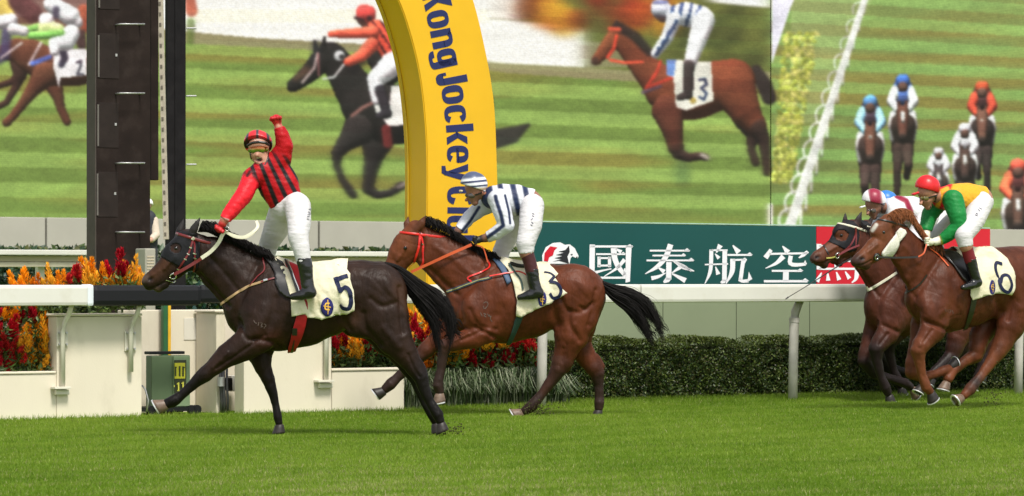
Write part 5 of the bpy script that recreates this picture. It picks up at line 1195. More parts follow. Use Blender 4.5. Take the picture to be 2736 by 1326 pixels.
sc6 = [([(740, 700), (790, 770), (870, 790)], 12, -.009, -1), ([(870, 640), (880, 720)], 28, .008), ([(700, 560), (720, 640)], 14, .008), ([(800, 830), (765, 890)], 7, .007, -1), ([(1230, 620), (1260, 700)], 24, .008), ([(690, 400), (760, 480)], 14, .006), ([(880, 430), (800, 560), (730, 680), (740, 760)], 16, -.015), ([(930, 560), (930, 680), (880, 760)], 20, -.010), ([(800, 770), (870, 800), (940, 825)], 11, -.014, -1), ([(830, 810), (780, 870)], 8, -.010, -1), ([(650, 510), (690, 590), (740, 650)], 12, -.013), ([(1160, 520), (1140, 620), (1160, 720)], 20, -.015),
       ([(560, 390), (510, 430)], 8, .008), ([(650, 440), (660, 380), (640, 310)], 10, -.014), ([(780, 660), (810, 740)], 30, .012), ([(1010, 640), (1000, 780)], 14, -.005), ([(1215, 660), (1200, 760)], 12, -.012)]
def ext6(fig, V, x, y, C):
    C = bay_ext(fig, V, x, y, C)
    k = np.exp(-(pdist(x, y, [(534, 322), (552, 296)])/10)**4)[:, None]; C = C*(1-k)+np.array((0.6, 0.56, 0.5))*k
    k = 0.75*np.exp(-(pdist(x, y, [(465, 465), (490, 500)])/28)**2)[:, None]; C = C*(1-k)+np.array((0.035, 0.02, 0.018))*k
    return C
h6, s6 = make_horse(H6, 'chestnut horse with white cheek roll wearing number 6 cloth', (900, 1180), sc6,
    {'body': (0.096, 0.026, 0.0115), 'face': (0.155, 0.050, 0.020), 'muzzle': (0.05, 0.03, 0.026), 'ear': (0.2, 0.07, 0.03), 'low': (0.15, 0.046, 0.019), 'sock': (0.035, 0.025, 0.023)},
    [(826, 1130, -.16, 14, 26, M_hoofd), (924, 990, .15, 26, -12, M_hoofd), (962, 1150, -.12, -26, 22, M_hoofb), (893, 1082, .13, -6, 28, M_hoofb)],
    [(620, 248), (668, 235), (715, 262), (755, 320), (800, 375), (860, 408)], (14, 30, 62), None,
    [(590, 332, 10)], M_hairc, M_hairc, 'chestnut_coat', ext6, nostril=(484, 462), mouth=[(448, 496), (490, 490), (530, 470)], mane_n=900)
R6 = random.Random(8); S_ = []
for i in range(420):
    q = R6.random(); x0 = 596+q*96; y0 = 268-26*math.sin(q*2.6); k = R6.uniform(0.5, 1.0); la = R6.uniform(-.06, .05)
    S_.append([H6.pt(x0, y0+6, la), H6.pt(x0+18*k, y0-20*k-8, la-.01), H6.pt(x0+44*k, y0-16*k+R6.uniform(-5, 8), la-.03), H6.pt(x0+72*k, y0+14+R6.uniform(-8, 26), la-.06)])
hair('forelock', S_, M_hairc, h6, 0.005, 8)
ring_strap('browband', s6, (552, 268), (668, 300), 9, M_lblk, h6, off=0.006)
wr, _ = sheet('cheek_roll', s6, [(664, 312), (686, 322), (694, 338), (614, 460), (600, 464), (574, 442), (576, 430)], mat('sheepskin', (0.74, 0.72, 0.64), 0.95, 0.05, var=0.1, vscale=40, bump=0.8, bscale=120), h6, off=0.010, step=8, thick=0.022)
bit_ring(H6, s6, h6, 552, 452, 17, M_lblk); bit_ring(H6, s6, h6, 552, 452, 11)
band_free('rein', H6, [(556, 452, -.13), (640, 456, -.15), (720, 455, -.16), (760, 452, -.17)], 9, M_lblk, h6, 12); band_free('rein', H6, [(758, 452, -.17), (785, 435, -.18), (796, 405, -.17), (800, 390, -.16)], 7, MATS['rein_orange'], h6, 12)
strap('neck_strap', s6, [(812, 412), (850, 440), (880, 470), (905, 500)], 8, MATS['rein_orange'], h6, off=0.01); strap('breast_strap', s6, [(676, 620), (700, 628), (760, 590), (800, 540)], 7, M_lblk, h6, off=0.006)
pad6, _ = sheet('saddle_pad', s6, [(850, 420), (900, 425), (960, 440), (1010, 490), (1022, 560), (1000, 590), (970, 560), (930, 500), (880, 450)], M_lblk, h6, off=0.016, step=10, thick=0.012)
c6, cs6 = sheet('number_cloth', s6, [(940, 432), (1000, 418), (1080, 410), (1140, 424), (1190, 465), (1222, 530), (1226, 600), (1205, 634), (1150, 628), (1080, 640), (1020, 664), (1008, 640), (1014, 560), (990, 480)],
                M_clothw, h6, off=0.018, step=10, mirror=[(950, 430), (1000, 418), (1080, 410), (1140, 424)], ripple=0.042, seed=3.0)
number(c6, cs6, [(1168, 488), (1142, 482), (1136, 510), (1150, 560), (1170, 610), (1200, 625), (1216, 590), (1200, 548), (1172, 546), (1162, 580)], 17, 24)
emblem(c6, cs6, 1120, 602, 14, 36)
strap('girth', s6, [(1030, 655), (1022, 700), (1005, 760), (985, 810)], [34, 34, 30, 26], M_lblk, h6, off=0.014)
strap('saddle', s6, [(960, 425), (1000, 440), (1030, 470)], 22, M_lblk, h6, off=0.03, n=10, thick=0.012)
for pth in ([(890, 708), (894, 722)], [(900, 710), (906, 724)], [(910, 712), (918, 716), (912, 728)], [(924, 714), (930, 730)]): strap('brand_mark', s6, pth, 2.5, M_brand, h6, off=0.002, n=6, thick=0.0008)

H4 = runner(39.6, 2400, 35)
H4.chain([(615, 690, 138, 0, .74), (690, 655, 186, 0, .66), (810, 635, 178, 0, .68), (930, 612, 162, 0, .76), (1040, 592, 150, 0, .85), (1120, 595, 148, 0, .9)], k=0.05)
H4.chain([(462, 372, 78, 0, .5), (512, 450, 98, 0, .46), (580, 530, 118, 0, .45), (645, 600, 136, 0, .5)], k=0.06)
H4.chain([(436, 312, 44, 0, .78), (380, 335, 48, 0, .75), (398, 395, 62, 0, .68), (345, 418, 54, 0, .68), (308, 440, 46, 0, .7), (272, 458, 41, 0, .85)], k=0.03, tg='face')
H4.chain([(296, 488, 24, 0, .9)], k=0.02, tg='muzzle'); H4.chain([(252, 462, 26, 0, 1)], k=0.02, tg='muzzle')
H4.chain([(405, 295, 16, .05, .8), (400, 265, 13, .06, .6), (402, 235, 3, .06, .5)], k=0.02, tg='ear'); H4.chain([(452, 300, 20, -.05, .8), (468, 265, 17, -.065, .6), (482, 228, 3, -.07, .5)], k=0.02, tg='ear')
H4.chain([(640, 740, 95, -.14, .55), (610, 820, 66, -.15, .7), (575, 868, 46, -.15, .9)], k=0.05); H4.chain([(575, 868, 46, -.15, .9), (552, 902, 38, -.15, 1), (556, 960, 26, -.15, .95), (576, 1040, 21, -.15, .85), (597, 1090, 26, -.15, 1), (608, 1118, 21, -.15, 1)], k=0.02, tg='low')
H4.chain([(570, 770, 85, .14, .6), (528, 860, 52, .14, .8), (505, 925, 40, .14, .95)], k=0.05); H4.chain([(505, 925, 40, .14, .95), (495, 962, 36, .14, 1), (545, 1028, 26, .14, .95), (630, 1050, 21, .14, .85), (690, 1070, 25, .14, 1), (718, 1090, 20, .14, 1)], k=0.02, tg='low')
H4.chain([(1050, 640, 140, -.1, .6), (1000, 750, 95, -.12, .7), (950, 850, 60, -.12, .8), (935, 900, 46, -.12, .9)], k=0.06); H4.chain([(935, 900, 46, -.12, .9), (925, 935, 38, -.12, .95), (870, 985, 26, -.12, .9), (810, 1040, 21, -.12, .85), (785, 1075, 24, -.12, 1)], k=0.02, tg='low')
H4.chain([(1090, 640, 130, .1, .6), (1110, 770, 84, .13, .7), (1108, 870, 52, .13, .85)], k=0.06); H4.chain([(1108, 870, 52, .13, .85), (1100, 920, 40, .13, .95), (1070, 1000, 26, .13, .9), (1048, 1050, 24, .13, 1)], k=0.02, tg='low')
sc4 = [([(700, 480), (620, 580), (560, 690), (570, 780)], 16, -.015), ([(590, 790), (660, 820)], 11, -.014, -1), ([(460, 480), (500, 560), (560, 640)], 12, -.013), ([(370, 395), (320, 425)], 8, .008), ([(610, 830), (570, 880)], 8, -.01, -1)]
h4, s4 = make_horse(H4, 'dark bay horse in black hood racing beside the chestnut', (700, 1180), sc4,
    {'body': (0.088, 0.026, 0.015), 'face': (0.12, 0.038, 0.018), 'muzzle': (0.045, 0.028, 0.024), 'ear': (0.03, 0.028, 0.03), 'low': (0.020, 0.013, 0.013)},
    [(620, 1146, -.15, 10, 28, M_hoofd), (740, 1112, .14, 22, 22, M_hoofb), (772, 1100, -.12, -12, 28, M_hoofd), (1036, 1082, .13, -8, 28, M_hoofd)],
    [(455, 300), (500, 330), (560, 395), (620, 450)], (24, 34, 50), None, [(382, 347, 10)], M_hairb, M_hairb, 'dark_bay_coat', bay_ext, nostril=(262, 455), mouth=[(246, 488), (290, 484), (330, 465)], mane_n=260)
hole = [(382+34*math.cos(a), 348+28*math.sin(a)) for a in np.linspace(0, 6.283, 18)[:-1]]
hd4, _ = sheet('hood', s4, [(345, 285), (390, 268), (440, 278), (462, 300), (470, 350), (455, 420), (420, 430), (370, 400), (318, 378), (282, 368), (310, 325)], M_hood, h4, off=0.004, step=8, holes=[hole], thick=0.003)
ring_strap('browband', s4, (348, 284), (462, 320), 11, M_rwhite, h4, off=0.008)
strap('bridle', s4, [(450, 308), (446, 350), (420, 400), (372, 438)], 9, M_lmar, h4, off=0.01); strap('bridle', s4, [(450, 308), (452, 360), (448, 410)], 9, M_lmar, h4, off=0.01)
strap('noseband', s4, [(285, 378), (300, 405), (318, 440)], 7, M_lblk, h4, off=0.006); bit_ring(H4, s4, h4, 360, 445, 14); strap('bit_bar', s4, [(305, 458), (330, 456), (352, 450)], 7, mat('bit_yellow', (0.5, 0.46, 0.12), 0.5), h4, off=0.01)
band_free('rein', H4, [(365, 445, -.12), (420, 415, -.14), (470, 395, -.15)], 9, M_lmar, h4, 10)
strap('breast_strap', s4, [(470, 630), (520, 612), (590, 570), (652, 530)], 13, M_rwhite, h4, off=0.007)
# ================================================================== jockeys
M_skin = mat('skin', (0, 0, 0), 0.5, 0.35, var=0.06, vscale=25, attr='Col')
def silk(name, bump=0.6): return mat(name, (0, 0, 0), 0.5, 0.2, var=0.08, vscale=8, attr='Col', bump=bump, bscale=16, stretch=(1, 1, 0.7))
M_breech = mat('white_breeches', (0.52, 0.505, 0.52), 0.65, 0.15, var=0.04, vscale=10, bump=0.55, bscale=14, stretch=(0.6, 0.6, 1.8))
M_boot = mat('black_boot', (0.010, 0.010, 0.012), 0.22, 0.5, var=0.1, vscale=12, bump=0.15, bscale=18)
def fingers(fig, x, y, lat, r, d, a, alat, tagn='hand', curl=1.0):
    """closed hand: palm, four bent fingers, thumb. d = forearm direction, a = across the knuckles (photo px), alat = lateral share"""
    fig.chain([(x, y, r*.86, lat), (x+d[0]*r*.5, y+d[1]*r*.5, r*.8, lat)], tagn, .008)
    for i in range(4):
        q = (i-1.5)*0.5*r; fx, fy, fl = x+a[0]*q, y+a[1]*q, lat+alat*q*fig.mpp(fig.pt(x, y, lat))
        ln = (0.9, 1.05, 1.0, 0.8)[i]
        fig.chain([(fx+d[0]*r*.75, fy+d[1]*r*.75, r*.30, fl-.012), (fx+d[0]*r*1.2*ln, fy+d[1]*r*1.2*ln, r*.28, fl-.030*curl), (fx+d[0]*r*.95, fy+d[1]*r*.95, r*.25, fl-.050*curl), (fx+d[0]*r*.5, fy+d[1]*r*.5, r*.23, fl-.046*curl)], tagn, .003)
    q = -0.95*r; fig.chain([(x+a[0]*q*.6, y+a[1]*q*.6, r*.32, lat-.01), (x+a[0]*q+d[0]*r*.45, y+a[1]*q+d[1]*r*.45, r*.28, lat-.035), (x+a[0]*q*.6+d[0]*r*.8, y+a[1]*q*.6+d[1]*r*.8, r*.25, lat-.052)], tagn, .005)
def part_mesh(fig, name, tags, h, grow, m, parent, colour=None, cuts=(), wr=0.0, wrs=22.0, seed=1.0):
    V, Q = fig.surface(h, tags, grow, cuts); N = normals(V, Q)
    if wr: 
        d = wr*(wob(V*np.array((1, 1, 0.7)), wrs, seed)+0.6*wob(V*np.array((0.8, 1, 1.4)), wrs*2.1, seed+4)); V = V+N*d[:, None]
    C = None
    if colour is not None: x, y = fig.px(V); C = colour(fig, V, x, y, N)
    o = link(name, mesh_np(name, V, Q, C), m, parent, True); return o, Skin(fig, V, Q)
def make_jockey(fig, base, label, shirt_c, glove_c, cuts, skin_c, face_fn=None, shirt_mat='silks', leg_c=None):
    org = fig.pt(*base); t = thing('jockey', org, label, 'person', 'jockeys riding in the race')
    V, Q = fig.surface(0.0085); x, y = fig.px(V)
    tags = ['torso', 'arm', 'hand', 'head', 'hip', 'leg', 'boot', 'boot_far', 'calf']; W = fig.weights(V, tags, 0.006)
    pal = {'hand': glove_c}; C = W@np.array([pal.get(k, skin_c) for k in tags])
    if face_fn: C = face_fn(fig, V, x, y, C)
    body = link('body', mesh_np('body', V, Q, C), M_skin, t, True); bs = Skin(fig, V, Q)
    part_mesh(fig, 'shirt', ['torso', 'arm'], 0.0085, 0.010, silk(shirt_mat), t, shirt_c, cuts.get('shirt', ()), 0.0036, 26, 2.0)
    part_mesh(fig, 'breeches', ['hip', 'leg'], 0.0085, 0.007, M_breech, t, None, cuts.get('breeches', ()), 0.0020, 26, 5.0)
    part_mesh(fig, 'boot', ['boot'], 0.0085, 0.008, M_boot, t, None, cuts.get('boot', ()), 0.002, 26, 7.0)
    part_mesh(fig, 'boot', ['boot_far'], 0.0085, 0.008, M_boot, t, None, (), 0.002, 26, 7.0)
    if any(p[2] == 'calf' for p in fig.prims): part_mesh(fig, 'sock', ['calf'], 0.0085, 0.006, mat('sock_%d' % int(fig.Y0*10), leg_c, 0.5, 0.3, var=0.1), t, None, (), 0.001)
    return t, bs
def helmet(fig, parent, cx, cy, r, lat, cut_dir, col_fn, peak=None, sc=1.0, ry=1.0):
    g = Fig(fig.Y0, 0, 0, fig.crop); g.o, g.n, g.yaw = fig.o, fig.n, fig.yaw
    g.chain([(cx, cy, r, lat, sc), (cx+r*.16, cy+r*.05, r*.98, lat, sc)], 'helmet', .02)
    c = g.pt(cx, cy+r*.28, lat)
    V, Q = g.surface(0.0075, None, 0.0, [(c, cut_dir, 0.5)]); x, y = g.px(V)
    o = link('helmet', mesh_np('helmet', V, Q, col_fn(x, y, g.lat(V))), mat('helmet_silk', (0, 0, 0), 0.38, 0.4, var=0.05, vscale=14, attr='Col', bump=0.12, bscale=20), parent, True)
    if peak:
        pts, m = peak; g2 = Fig(fig.Y0, 0, 0, fig.crop); g2.o, g2.n, g2.yaw = fig.o, fig.n, fig.yaw
        g2.chain(pts, 'peak', .01); V, Q = g2.surface(0.006); link('peak', mesh_np('peak', V, Q), m, o, True)
    return o
def goggles(fig, parent, lenses, m, strap_pts=None):
    for (x, y, r, lat, q) in lenses:
        g = Fig(fig.Y0, 0, 0, fig.crop); g.o, g.n, g.yaw = fig.o, fig.n, fig.yaw
        g.chain([(x-r*.35, y, r*.72, lat, q), (x+r*.35, y-r*.05, r*.72, lat, q)], 'g', .01); V, Q = g.surface(0.005); link('goggle_lens', mesh_np('goggle_lens', V, Q), m, parent, True)
def mixin(C, k, col): return C*(1-k[:, None])+np.array(col)*k[:, None]

# ------------------------------------------------------------------ winner in red and black, fist in the air
J1 = Fig(31.0, 780, 0, (360, 280, 2.08))
J1.chain([(843, 545, 84, 0, .68), (800, 450, 106, 0, .62), (762, 378, 100, 0, .60), (748, 345, 70, 0, .7)], 'torso', .03)
J1.chain([(715, 372, 58, -.03, .9), (655, 405, 50, -.05, 1)], 'torso', .03); J1.chain([(790, 325, 62, 0, .9), (812, 295, 56, 0, 1)], 'torso', .03)
J1.chain([(735, 345, 40, -.02), (708, 305, 40, -.03)], 'head', .02); J1.chain([(690, 228, 60, 0), (690, 265, 54, -.01)], 'head', .02); J1.chain([(690, 288, 42, -.03), (697, 324, 22, -.045)], 'head', .02)
J1.chain([(682, 262, 7, -.085), (679, 281, 10, -.10)], 'head', .008); J1.chain([(660, 252, 12, -.07), (708, 250, 12, -.075)], 'head', .01)
J1.chain([(681, 305, 10, -.095), (698, 306, 11, -.085)], 'mouth', .006, sub=True); J1.chain([(668, 315, 6, -.08), (692, 326, 8, -.088), (712, 318, 6, -.075)], 'head', .008)
J1.chain([(808, 300, 52, 0), (832, 232, 43, -.03), (819, 172, 34, -.05), (800, 128, 24, -.06)], 'arm', .02)
J1.chain([(800, 128, 22, -.06), (793, 105, 22, -.06)], 'hand', .01); fingers(J1, 789, 88, -.06, 33, (-.15, -.5), (1, -.1), 0.0)
J1.chain([(650, 410, 47, -.05), (605, 505, 43, -.15), (552, 572, 38, -.2), (500, 638, 27, -.24)], 'arm', .02)
J1.chain([(500, 640, 22, -.24), (488, 662, 24, -.24)], 'hand', .01); fingers(J1, 480, 680, -.22, 31, (-.35, .6), (.8, .5), 0.0)
J1.chain([(840, 560, 78, 0, .8), (888, 558, 70, -.02, .9)], 'hip', .03)
J1.chain([(825, 590, 74, .08), (785, 690, 66, .2), (745, 775, 50, .3), (732, 840, 42, .36)], 'leg', .03); J1.chain([(732, 840, 40, .36), (760, 950, 32, .38), (770, 1030, 28, .38), (700, 1055, 20, .38)], 'boot_far', .02)
J1.chain([(903, 565, 72, -.08), (914, 650, 62, -.22), (908, 735, 53, -.32), (925, 800, 44, -.35), (938, 862, 38, -.36)], 'leg', .03)
J1.chain([(936, 850, 38, -.36), (948, 900, 37, -.36), (956, 970, 31, -.36), (965, 1030, 31, -.36)], 'boot', .02); J1.chain([(978, 1045, 29, -.36), (930, 1058, 25, -.37), (880, 1066, 15, -.37)], 'boot', .02)
RED_S = np.array((0.36, 0.004, 0.008)); BLK_S = np.array((0.008, 0.007, 0.009)); RED_LIT = np.array((0.62, 0.012, 0.022))
def shirt1(fig, V, x, y, N):
    W = fig.weights(V, ['torso', 'arm'], 0.004); c = (x-790)*.911-(y-440)*.412
    fan = 1+0.0012*(y-440); k = np.abs(np.mod(c/fan+98+28, 56)-28); st_ = 1/(1+np.exp((k-12.5)/1.2)); st_ = st_*(y > 255)
    C = RED_S[None]*(1-st_[:, None])+BLK_S[None]*st_[:, None]
    arm = W[:, 1:2]*1.0; left_arm = (x < 690)[:, None]
    C = C*(1-arm)+(np.where(left_arm, RED_LIT, RED_S))*arm  # stronger light on the forward sleeve is put into its brighter red
    k = np.exp(-(pdist(x, y, [(640, 372), (625, 395)])/10)**4); C = mixin(C, k*0.9, BLK_S)
    cuff = np.exp(-(pdist(x, y, [(470, 628), (520, 640)])/6)**4)*(x < 540); C = mixin(C, cuff*0.7, (0.7, 0.5, 0.5))
    return C
def face1(fig, V, x, y, C):
    W = fig.weights(V, ['head', 'hand', 'torso'], 0.004)
    k = np.exp(-(np.hypot((x-689)/16, (y-306)/13))**4)*(fig.lat(V) < 0.0); C = mixin(C, k, (0.03, 0.006, 0.006))
    k = np.exp(-(pdist(x, y, [(678, 296), (700, 295)])/3.5)**4)*(fig.lat(V) < -0.05); C = mixin(C, k*0.9, (0.6, 0.56, 0.5))
    k = np.exp(-(np.abs(np.hypot((x-689)/20, (y-306)/17)-1)/.16)**2)*(fig.lat(V) < -0.05); C = mixin(C, k*0.6, (0.24, 0.07, 0.06))
    wrist = np.exp(-(np.hypot(x-797, y-116)/10)**4); C = mixin(C, wrist*0.8, (0.46, 0.24, 0.16))
    return C
wr1 = J1.pt(800, 128, -.06); wl1 = J1.pt(500, 636, -.24)
j1, js1 = make_jockey(J1, (950, 1070, -.36), 'jockey in red and black stripes standing up with one fist raised', shirt1, (0.40, 0.008, 0.012),
    {'shirt': [(wr1, (-.25, 0, 1), .09), (wl1, (-.55, 0, -.8), .09), (J1.pt(838, 552, 0), (.36, 0, -.95), .26)], 'boot': [(J1.pt(940, 850, -.36), (0, 0, 1), .1)]}, (0.40, 0.20, 0.135), face1, 'red_black_silks')
def hc1(x, y, lt):
    C = np.tile(np.array((0.62, 0.02, 0.03)), (len(x), 1)); 
    for cxx, w in ((681, 9), (628, 8), (737, 9)):
        k = np.exp(-(np.abs(x-cxx-(cxx-683)*0.15*((y-150)/60))/w)**4)*(y < 200); C = mixin(C, k, (0.03, 0.035, 0.045))
    k = 1/(1+np.exp(-(y-(188+0.0022*(x-683)**2))/2.0))*(lt < 0.02); C = mixin(C, k, (0.010, 0.010, 0.012)); return C
hm1 = helmet(J1, j1, 680, 214, 75, 0, (-.05, -.72, -.70), hc1, ([(628, 226, 7, -.09), (655, 212, 8, -.122), (690, 208, 8, -.13), (725, 212, 8, -.12), (744, 224, 7, -.09)], M_lblk))
g_ = Fig(31.0, 0, 0, J1.crop); g_.o, g_.n = J1.o, J1.n
g_.chain([(642, 252, 15, -.062, .5), (660, 251, 19, -.088, .45), (684, 246, 16, -.100, .4), (708, 248, 19, -.092, .45), (730, 248, 15, -.066, .5)], 'g', .01); Vg, Qg = g_.surface(0.005); xg, yg = g_.px(Vg)
kg = np.clip((yg-238)/16, 0, 1)[:, None]; link('goggle_lens', mesh_np('goggle_lens', Vg, Qg, np.array((0.42, 0.09, 0.01))*(1-kg)+np.array((0.10, 0.17, 0.02))*kg), mat('mirror_lens', (0, 0, 0), 0.12, 0.8, var=0.3, vscale=30, attr='Col', metal=0.4), j1, True)
strap('chin_strap', js1, [(642, 262), (650, 305), (672, 335), (700, 347)], 7, M_lblk, j1, off=0.004); strap('chin_strap', js1, [(742, 262), (738, 300), (722, 335), (700, 347)], 7, M_lblk, j1, off=0.004)
for pth in ([(668, 192), (664, 200), (674, 199)], [(678, 198), (681, 191), (685, 198)], [(688, 199), (689, 191), (694, 195)]):
    g_ = MB(); g_.tube([J1.pt(q[0], q[1], -.139) for q in pth], 0.0016, 5); g_.build('cap_lettering', mat('lettering_white', (0.6, 0.6, 0.6), 0.5), hm1)
# lettering down the thigh
def thigh_text(fig, bs, parent, pts, w):
    for p_ in pts: strap('thigh_lettering', bs, p_, w, mat('lettering_grey', (0.12, 0.12, 0.16), 0.6), parent, off=0.0125, n=5, thick=0.0008)
thigh_text(J1, js1, j1, [[(962, 585), (974, 580)], [(958, 598), (970, 602)], [(956, 612), (972, 608)], [(954, 625), (966, 622)], [(952, 636), (964, 638)]], 4)
mb = MB(); c = J1.pt(514, 690, -.25); mb.tube([c+Vector((0.017*math.cos(a), 0, 0.017*math.sin(a))) for a in np.linspace(0, 6.283, 13)], 0.005, 6, False)
wp = thing('riding_whip', J1.pt(514, 690, -.25), 'folded whip handle end poking from the red glove', 'whip'); mb.build('end_loop', M_steel, wp, True)
mb = MB(); mb.tube([J1.pt(516, 690, -.25), J1.pt(480, 676, -.255), J1.pt(452, 664, -.25)], [0.007, 0.009, 0.007], 8); mb.build('handle', M_lblk, wp, True)

# ------------------------------------------------------------------ second jockey, navy and white hoops
J3 = Fig(35.6, 1330, 4, (980, 430, 1.7329))
J3.chain([(752, 185, 54, 0, .9), (690, 182, 68, 0, 1.0), (630, 178, 66, 0, 1.15), (585, 170, 50, 0, 1.3)], 'torso', .03)
J3.chain([(568, 162, 34, 0), (535, 148, 30, 0)], 'head', .02); J3.chain([(500, 122, 46, 0), (505, 140, 42, 0)], 'head', .02); J3.chain([(494, 165, 33, -.005), (500, 192, 17, -.01)], 'head', .02)
J3.chain([(472, 172, 6, -.01), (461, 182, 8, -.012)], 'head', .008); J3.chain([(543, 148, 11, -.105, .5)], 'head', .006)
J3.chain([(612, 180, 46, -.16), (630, 245, 38, -.23), (646, 298, 33, -.25), (600, 335, 27, -.2), (552, 357, 20, -.13)], 'arm', .02); J3.chain([(556, 356, 18, -.13), (535, 360, 18, -.12)], 'hand', .01); fingers(J3, 516, 366, -.12, 20, (-.9, .2), (.2, .9), 0.2)
J3.chain([(590, 185, 44, .16), (525, 222, 34, .22), (475, 262, 28, .18), (425, 322, 20, .11)], 'arm', .02); J3.chain([(428, 320, 17, .11), (412, 340, 18, .1)], 'hand', .01); fingers(J3, 404, 352, .1, 18, (-.7, .6), (.6, .7), 0.1)
J3.chain([(735, 195, 56, 0, .95), (762, 205, 56, 0, .95)], 'hip', .03)
J3.chain([(765, 210, 54, -.1), (758, 300, 50, -.24), (735, 385, 40, -.33), (738, 425, 33, -.34)], 'leg', .03); J3.chain([(738, 420, 30, -.34), (755, 470, 28, -.34), (765, 510, 28, -.34)], 'calf', .02)
J3.chain([(764, 500, 28, -.34), (772, 560, 25, -.34), (785, 600, 24, -.34)], 'boot', .02); J3.chain([(795, 612, 22, -.34), (750, 622, 19, -.35), (708, 632, 10, -.35)], 'boot', .02)
J3.chain([(725, 225, 54, .1), (665, 330, 44, .24), (622, 420, 37, .32), (622, 455, 32, .33)], 'leg', .03); J3.chain([(622, 450, 29, .33), (650, 520, 26, .34), (665, 590, 24, .34), (610, 605, 14, .34)], 'boot_far', .02)
NAVY = np.array((0.015, 0.024, 0.065)); WHT = np.array((0.56, 0.57, 0.63))
def shirt3(fig, V, x, y, N):
    W = fig.weights(V, ['torso', 'arm'], 0.004); b = x-0.22*(y-150)
    k = np.zeros(len(x))
    for c_, w in ((625, 14), (684, 15), (738, 14)): k = np.maximum(k, np.exp(-(np.abs(b-c_)/w)**6))
    k = np.maximum(k, (1/(1+np.exp((b-588)/1.5)))); k = np.maximum(k, np.exp(-(pdist(x, y, [(520, 232), (600, 258)])/9)**4))
    C = WHT[None]*(1-k[:, None])+NAVY[None]*k[:, None]
    ka = np.exp(-(pdist(x, y, [(596, 165), (599, 181), (622, 251), (632, 300), (599, 326), (550, 360)])/10)**6); ka = np.maximum(ka, np.exp(-(pdist(x, y, [(640, 160), (658, 235), (664, 290)])/6)**6))
    ka = np.maximum(ka, np.exp(-(pdist(x, y, [(520, 215), (478, 280), (430, 338)])/8)**6)*(x < 540))
    A = WHT[None]*(1-ka[:, None])+NAVY[None]*ka[:, None]; w = W[:, 1:2]; return C*(1-w)+A*w
def face3(fig, V, x, y, C):
    k = np.exp(-(pdist(x, y, [(470, 196), (484, 194)])/3)**2); C = mixin(C, k*0.6, (0.16, 0.05, 0.04)); k = np.exp(-(np.hypot(x-545, y-148)/9)**4); return mixin(C, k*0.5, (0.45, 0.14, 0.1))
j3, js3 = make_jockey(J3, (760, 630, -.34), 'jockey in navy and white hooped silks crouching low', shirt3, (0.012, 0.012, 0.014),
    {'shirt': [(J3.pt(556, 355, -.13), (-.9, 0, -.3), .07), (J3.pt(430, 316, .11), (-.65, 0, -.75), .07), (J3.pt(762, 190, 0), (1, 0, -.35), .22)], 'boot': [(J3.pt(765, 502, -.34), (-.1, 0, 1), .08)], 'breeches': [(J3.pt(738, 428, -.34), (.15, 0, -1), .08)]}, (0.25, 0.115, 0.075), face3, 'hooped_silks', (0.045, 0.010, 0.012))
def hc3(x, y, lt):
    C = np.tile(np.array((0.70, 0.71, 0.75)), (len(x), 1)); b = y+0.10*(x-495)
    for c_, w in ((62, 20), (97, 6), (119, 4.5)): C = mixin(C, np.exp(-(np.abs(b-c_)/w)**6), (0.06, 0.075, 0.14) if c_ == 62 else (0.02, 0.03, 0.085))
    C = mixin(C, np.exp(-(np.abs(b-134)/6)**6), (0.6, 0.45, 0.28)); return C
hm3 = helmet(J3, j3, 492, 108, 59, 0, (-.30, 0, -.95), hc3, ([(440, 140, 5, -.06), (432, 140, 6, 0), (440, 138, 5, .06)], mat('peak_cream', (0.6, 0.48, 0.32), 0.6)))
M_glass = mat('goggle_plastic', (0.05, 0.04, 0.035), 0.12, 0.7, var=0.3, vscale=20)
goggles(J3, j3, [(486, 161, 17, -.074, .4), (466, 160, 11, -.03, .8)], M_glass)
strap('goggle_strap', js3, [(500, 158), (525, 150), (548, 140)], 8, M_lblk, j3, off=0.005); strap('chin_strap', js3, [(540, 160), (532, 185), (512, 205)], 8, M_lblk, j3, off=0.004)
thigh_text(J3, js3, j3, [[(766, 245), (774, 250)], [(764, 256), (774, 260)], [(768, 268), (760, 276)], [(762, 284), (770, 292)], [(758, 296), (766, 302)]], 4)

# ------------------------------------------------------------------ jockey in yellow, red and green
J6 = Fig(37.2, 2520, 33, (2040, 440, 1.8348))
J6.chain([(1068, 165, 56, 0, .9), (1000, 165, 70, 0, 1.0), (930, 165, 66, 0, 1.1), (885, 162, 50, 0, 1.25)], 'torso', .03)
J6.chain([(868, 160, 34, 0), (830, 152, 30, 0)], 'head', .02); J6.chain([(800, 135, 46, 0), (805, 150, 42, 0)], 'head', .02); J6.chain([(798, 180, 34, -.005), (806, 205, 18, -.01)], 'head', .02)
J6.chain([(778, 182, 6, -.04), (770, 192, 8, -.045)], 'head', .008); J6.chain([(845, 152, 11, -.1, .5)], 'head', .006)
J6.chain([(930, 175, 48, -.16), (950, 245, 41, -.23), (958, 300, 34, -.25), (910, 345, 28, -.18), (866, 372, 21, -.12)], 'arm', .02); J6.chain([(868, 370, 20, -.12), (842, 378, 20, -.11)], 'hand', .01); fingers(J6, 818, 380, -.11, 22, (-.95, -.05), (.05, .95), 0.2)
J6.chain([(860, 180, 44, .16), (815, 245, 36, .17), (795, 320, 27, .1)], 'arm', .02); J6.chain([(795, 318, 20, .1), (798, 345, 20, .06)], 'hand', .01); fingers(J6, 800, 360, .05, 20, (.1, .9), (.9, .1), 0.1)
J6.chain([(1050, 180, 56, 0, .95), (1070, 185, 56, 0, .95)], 'hip', .03)
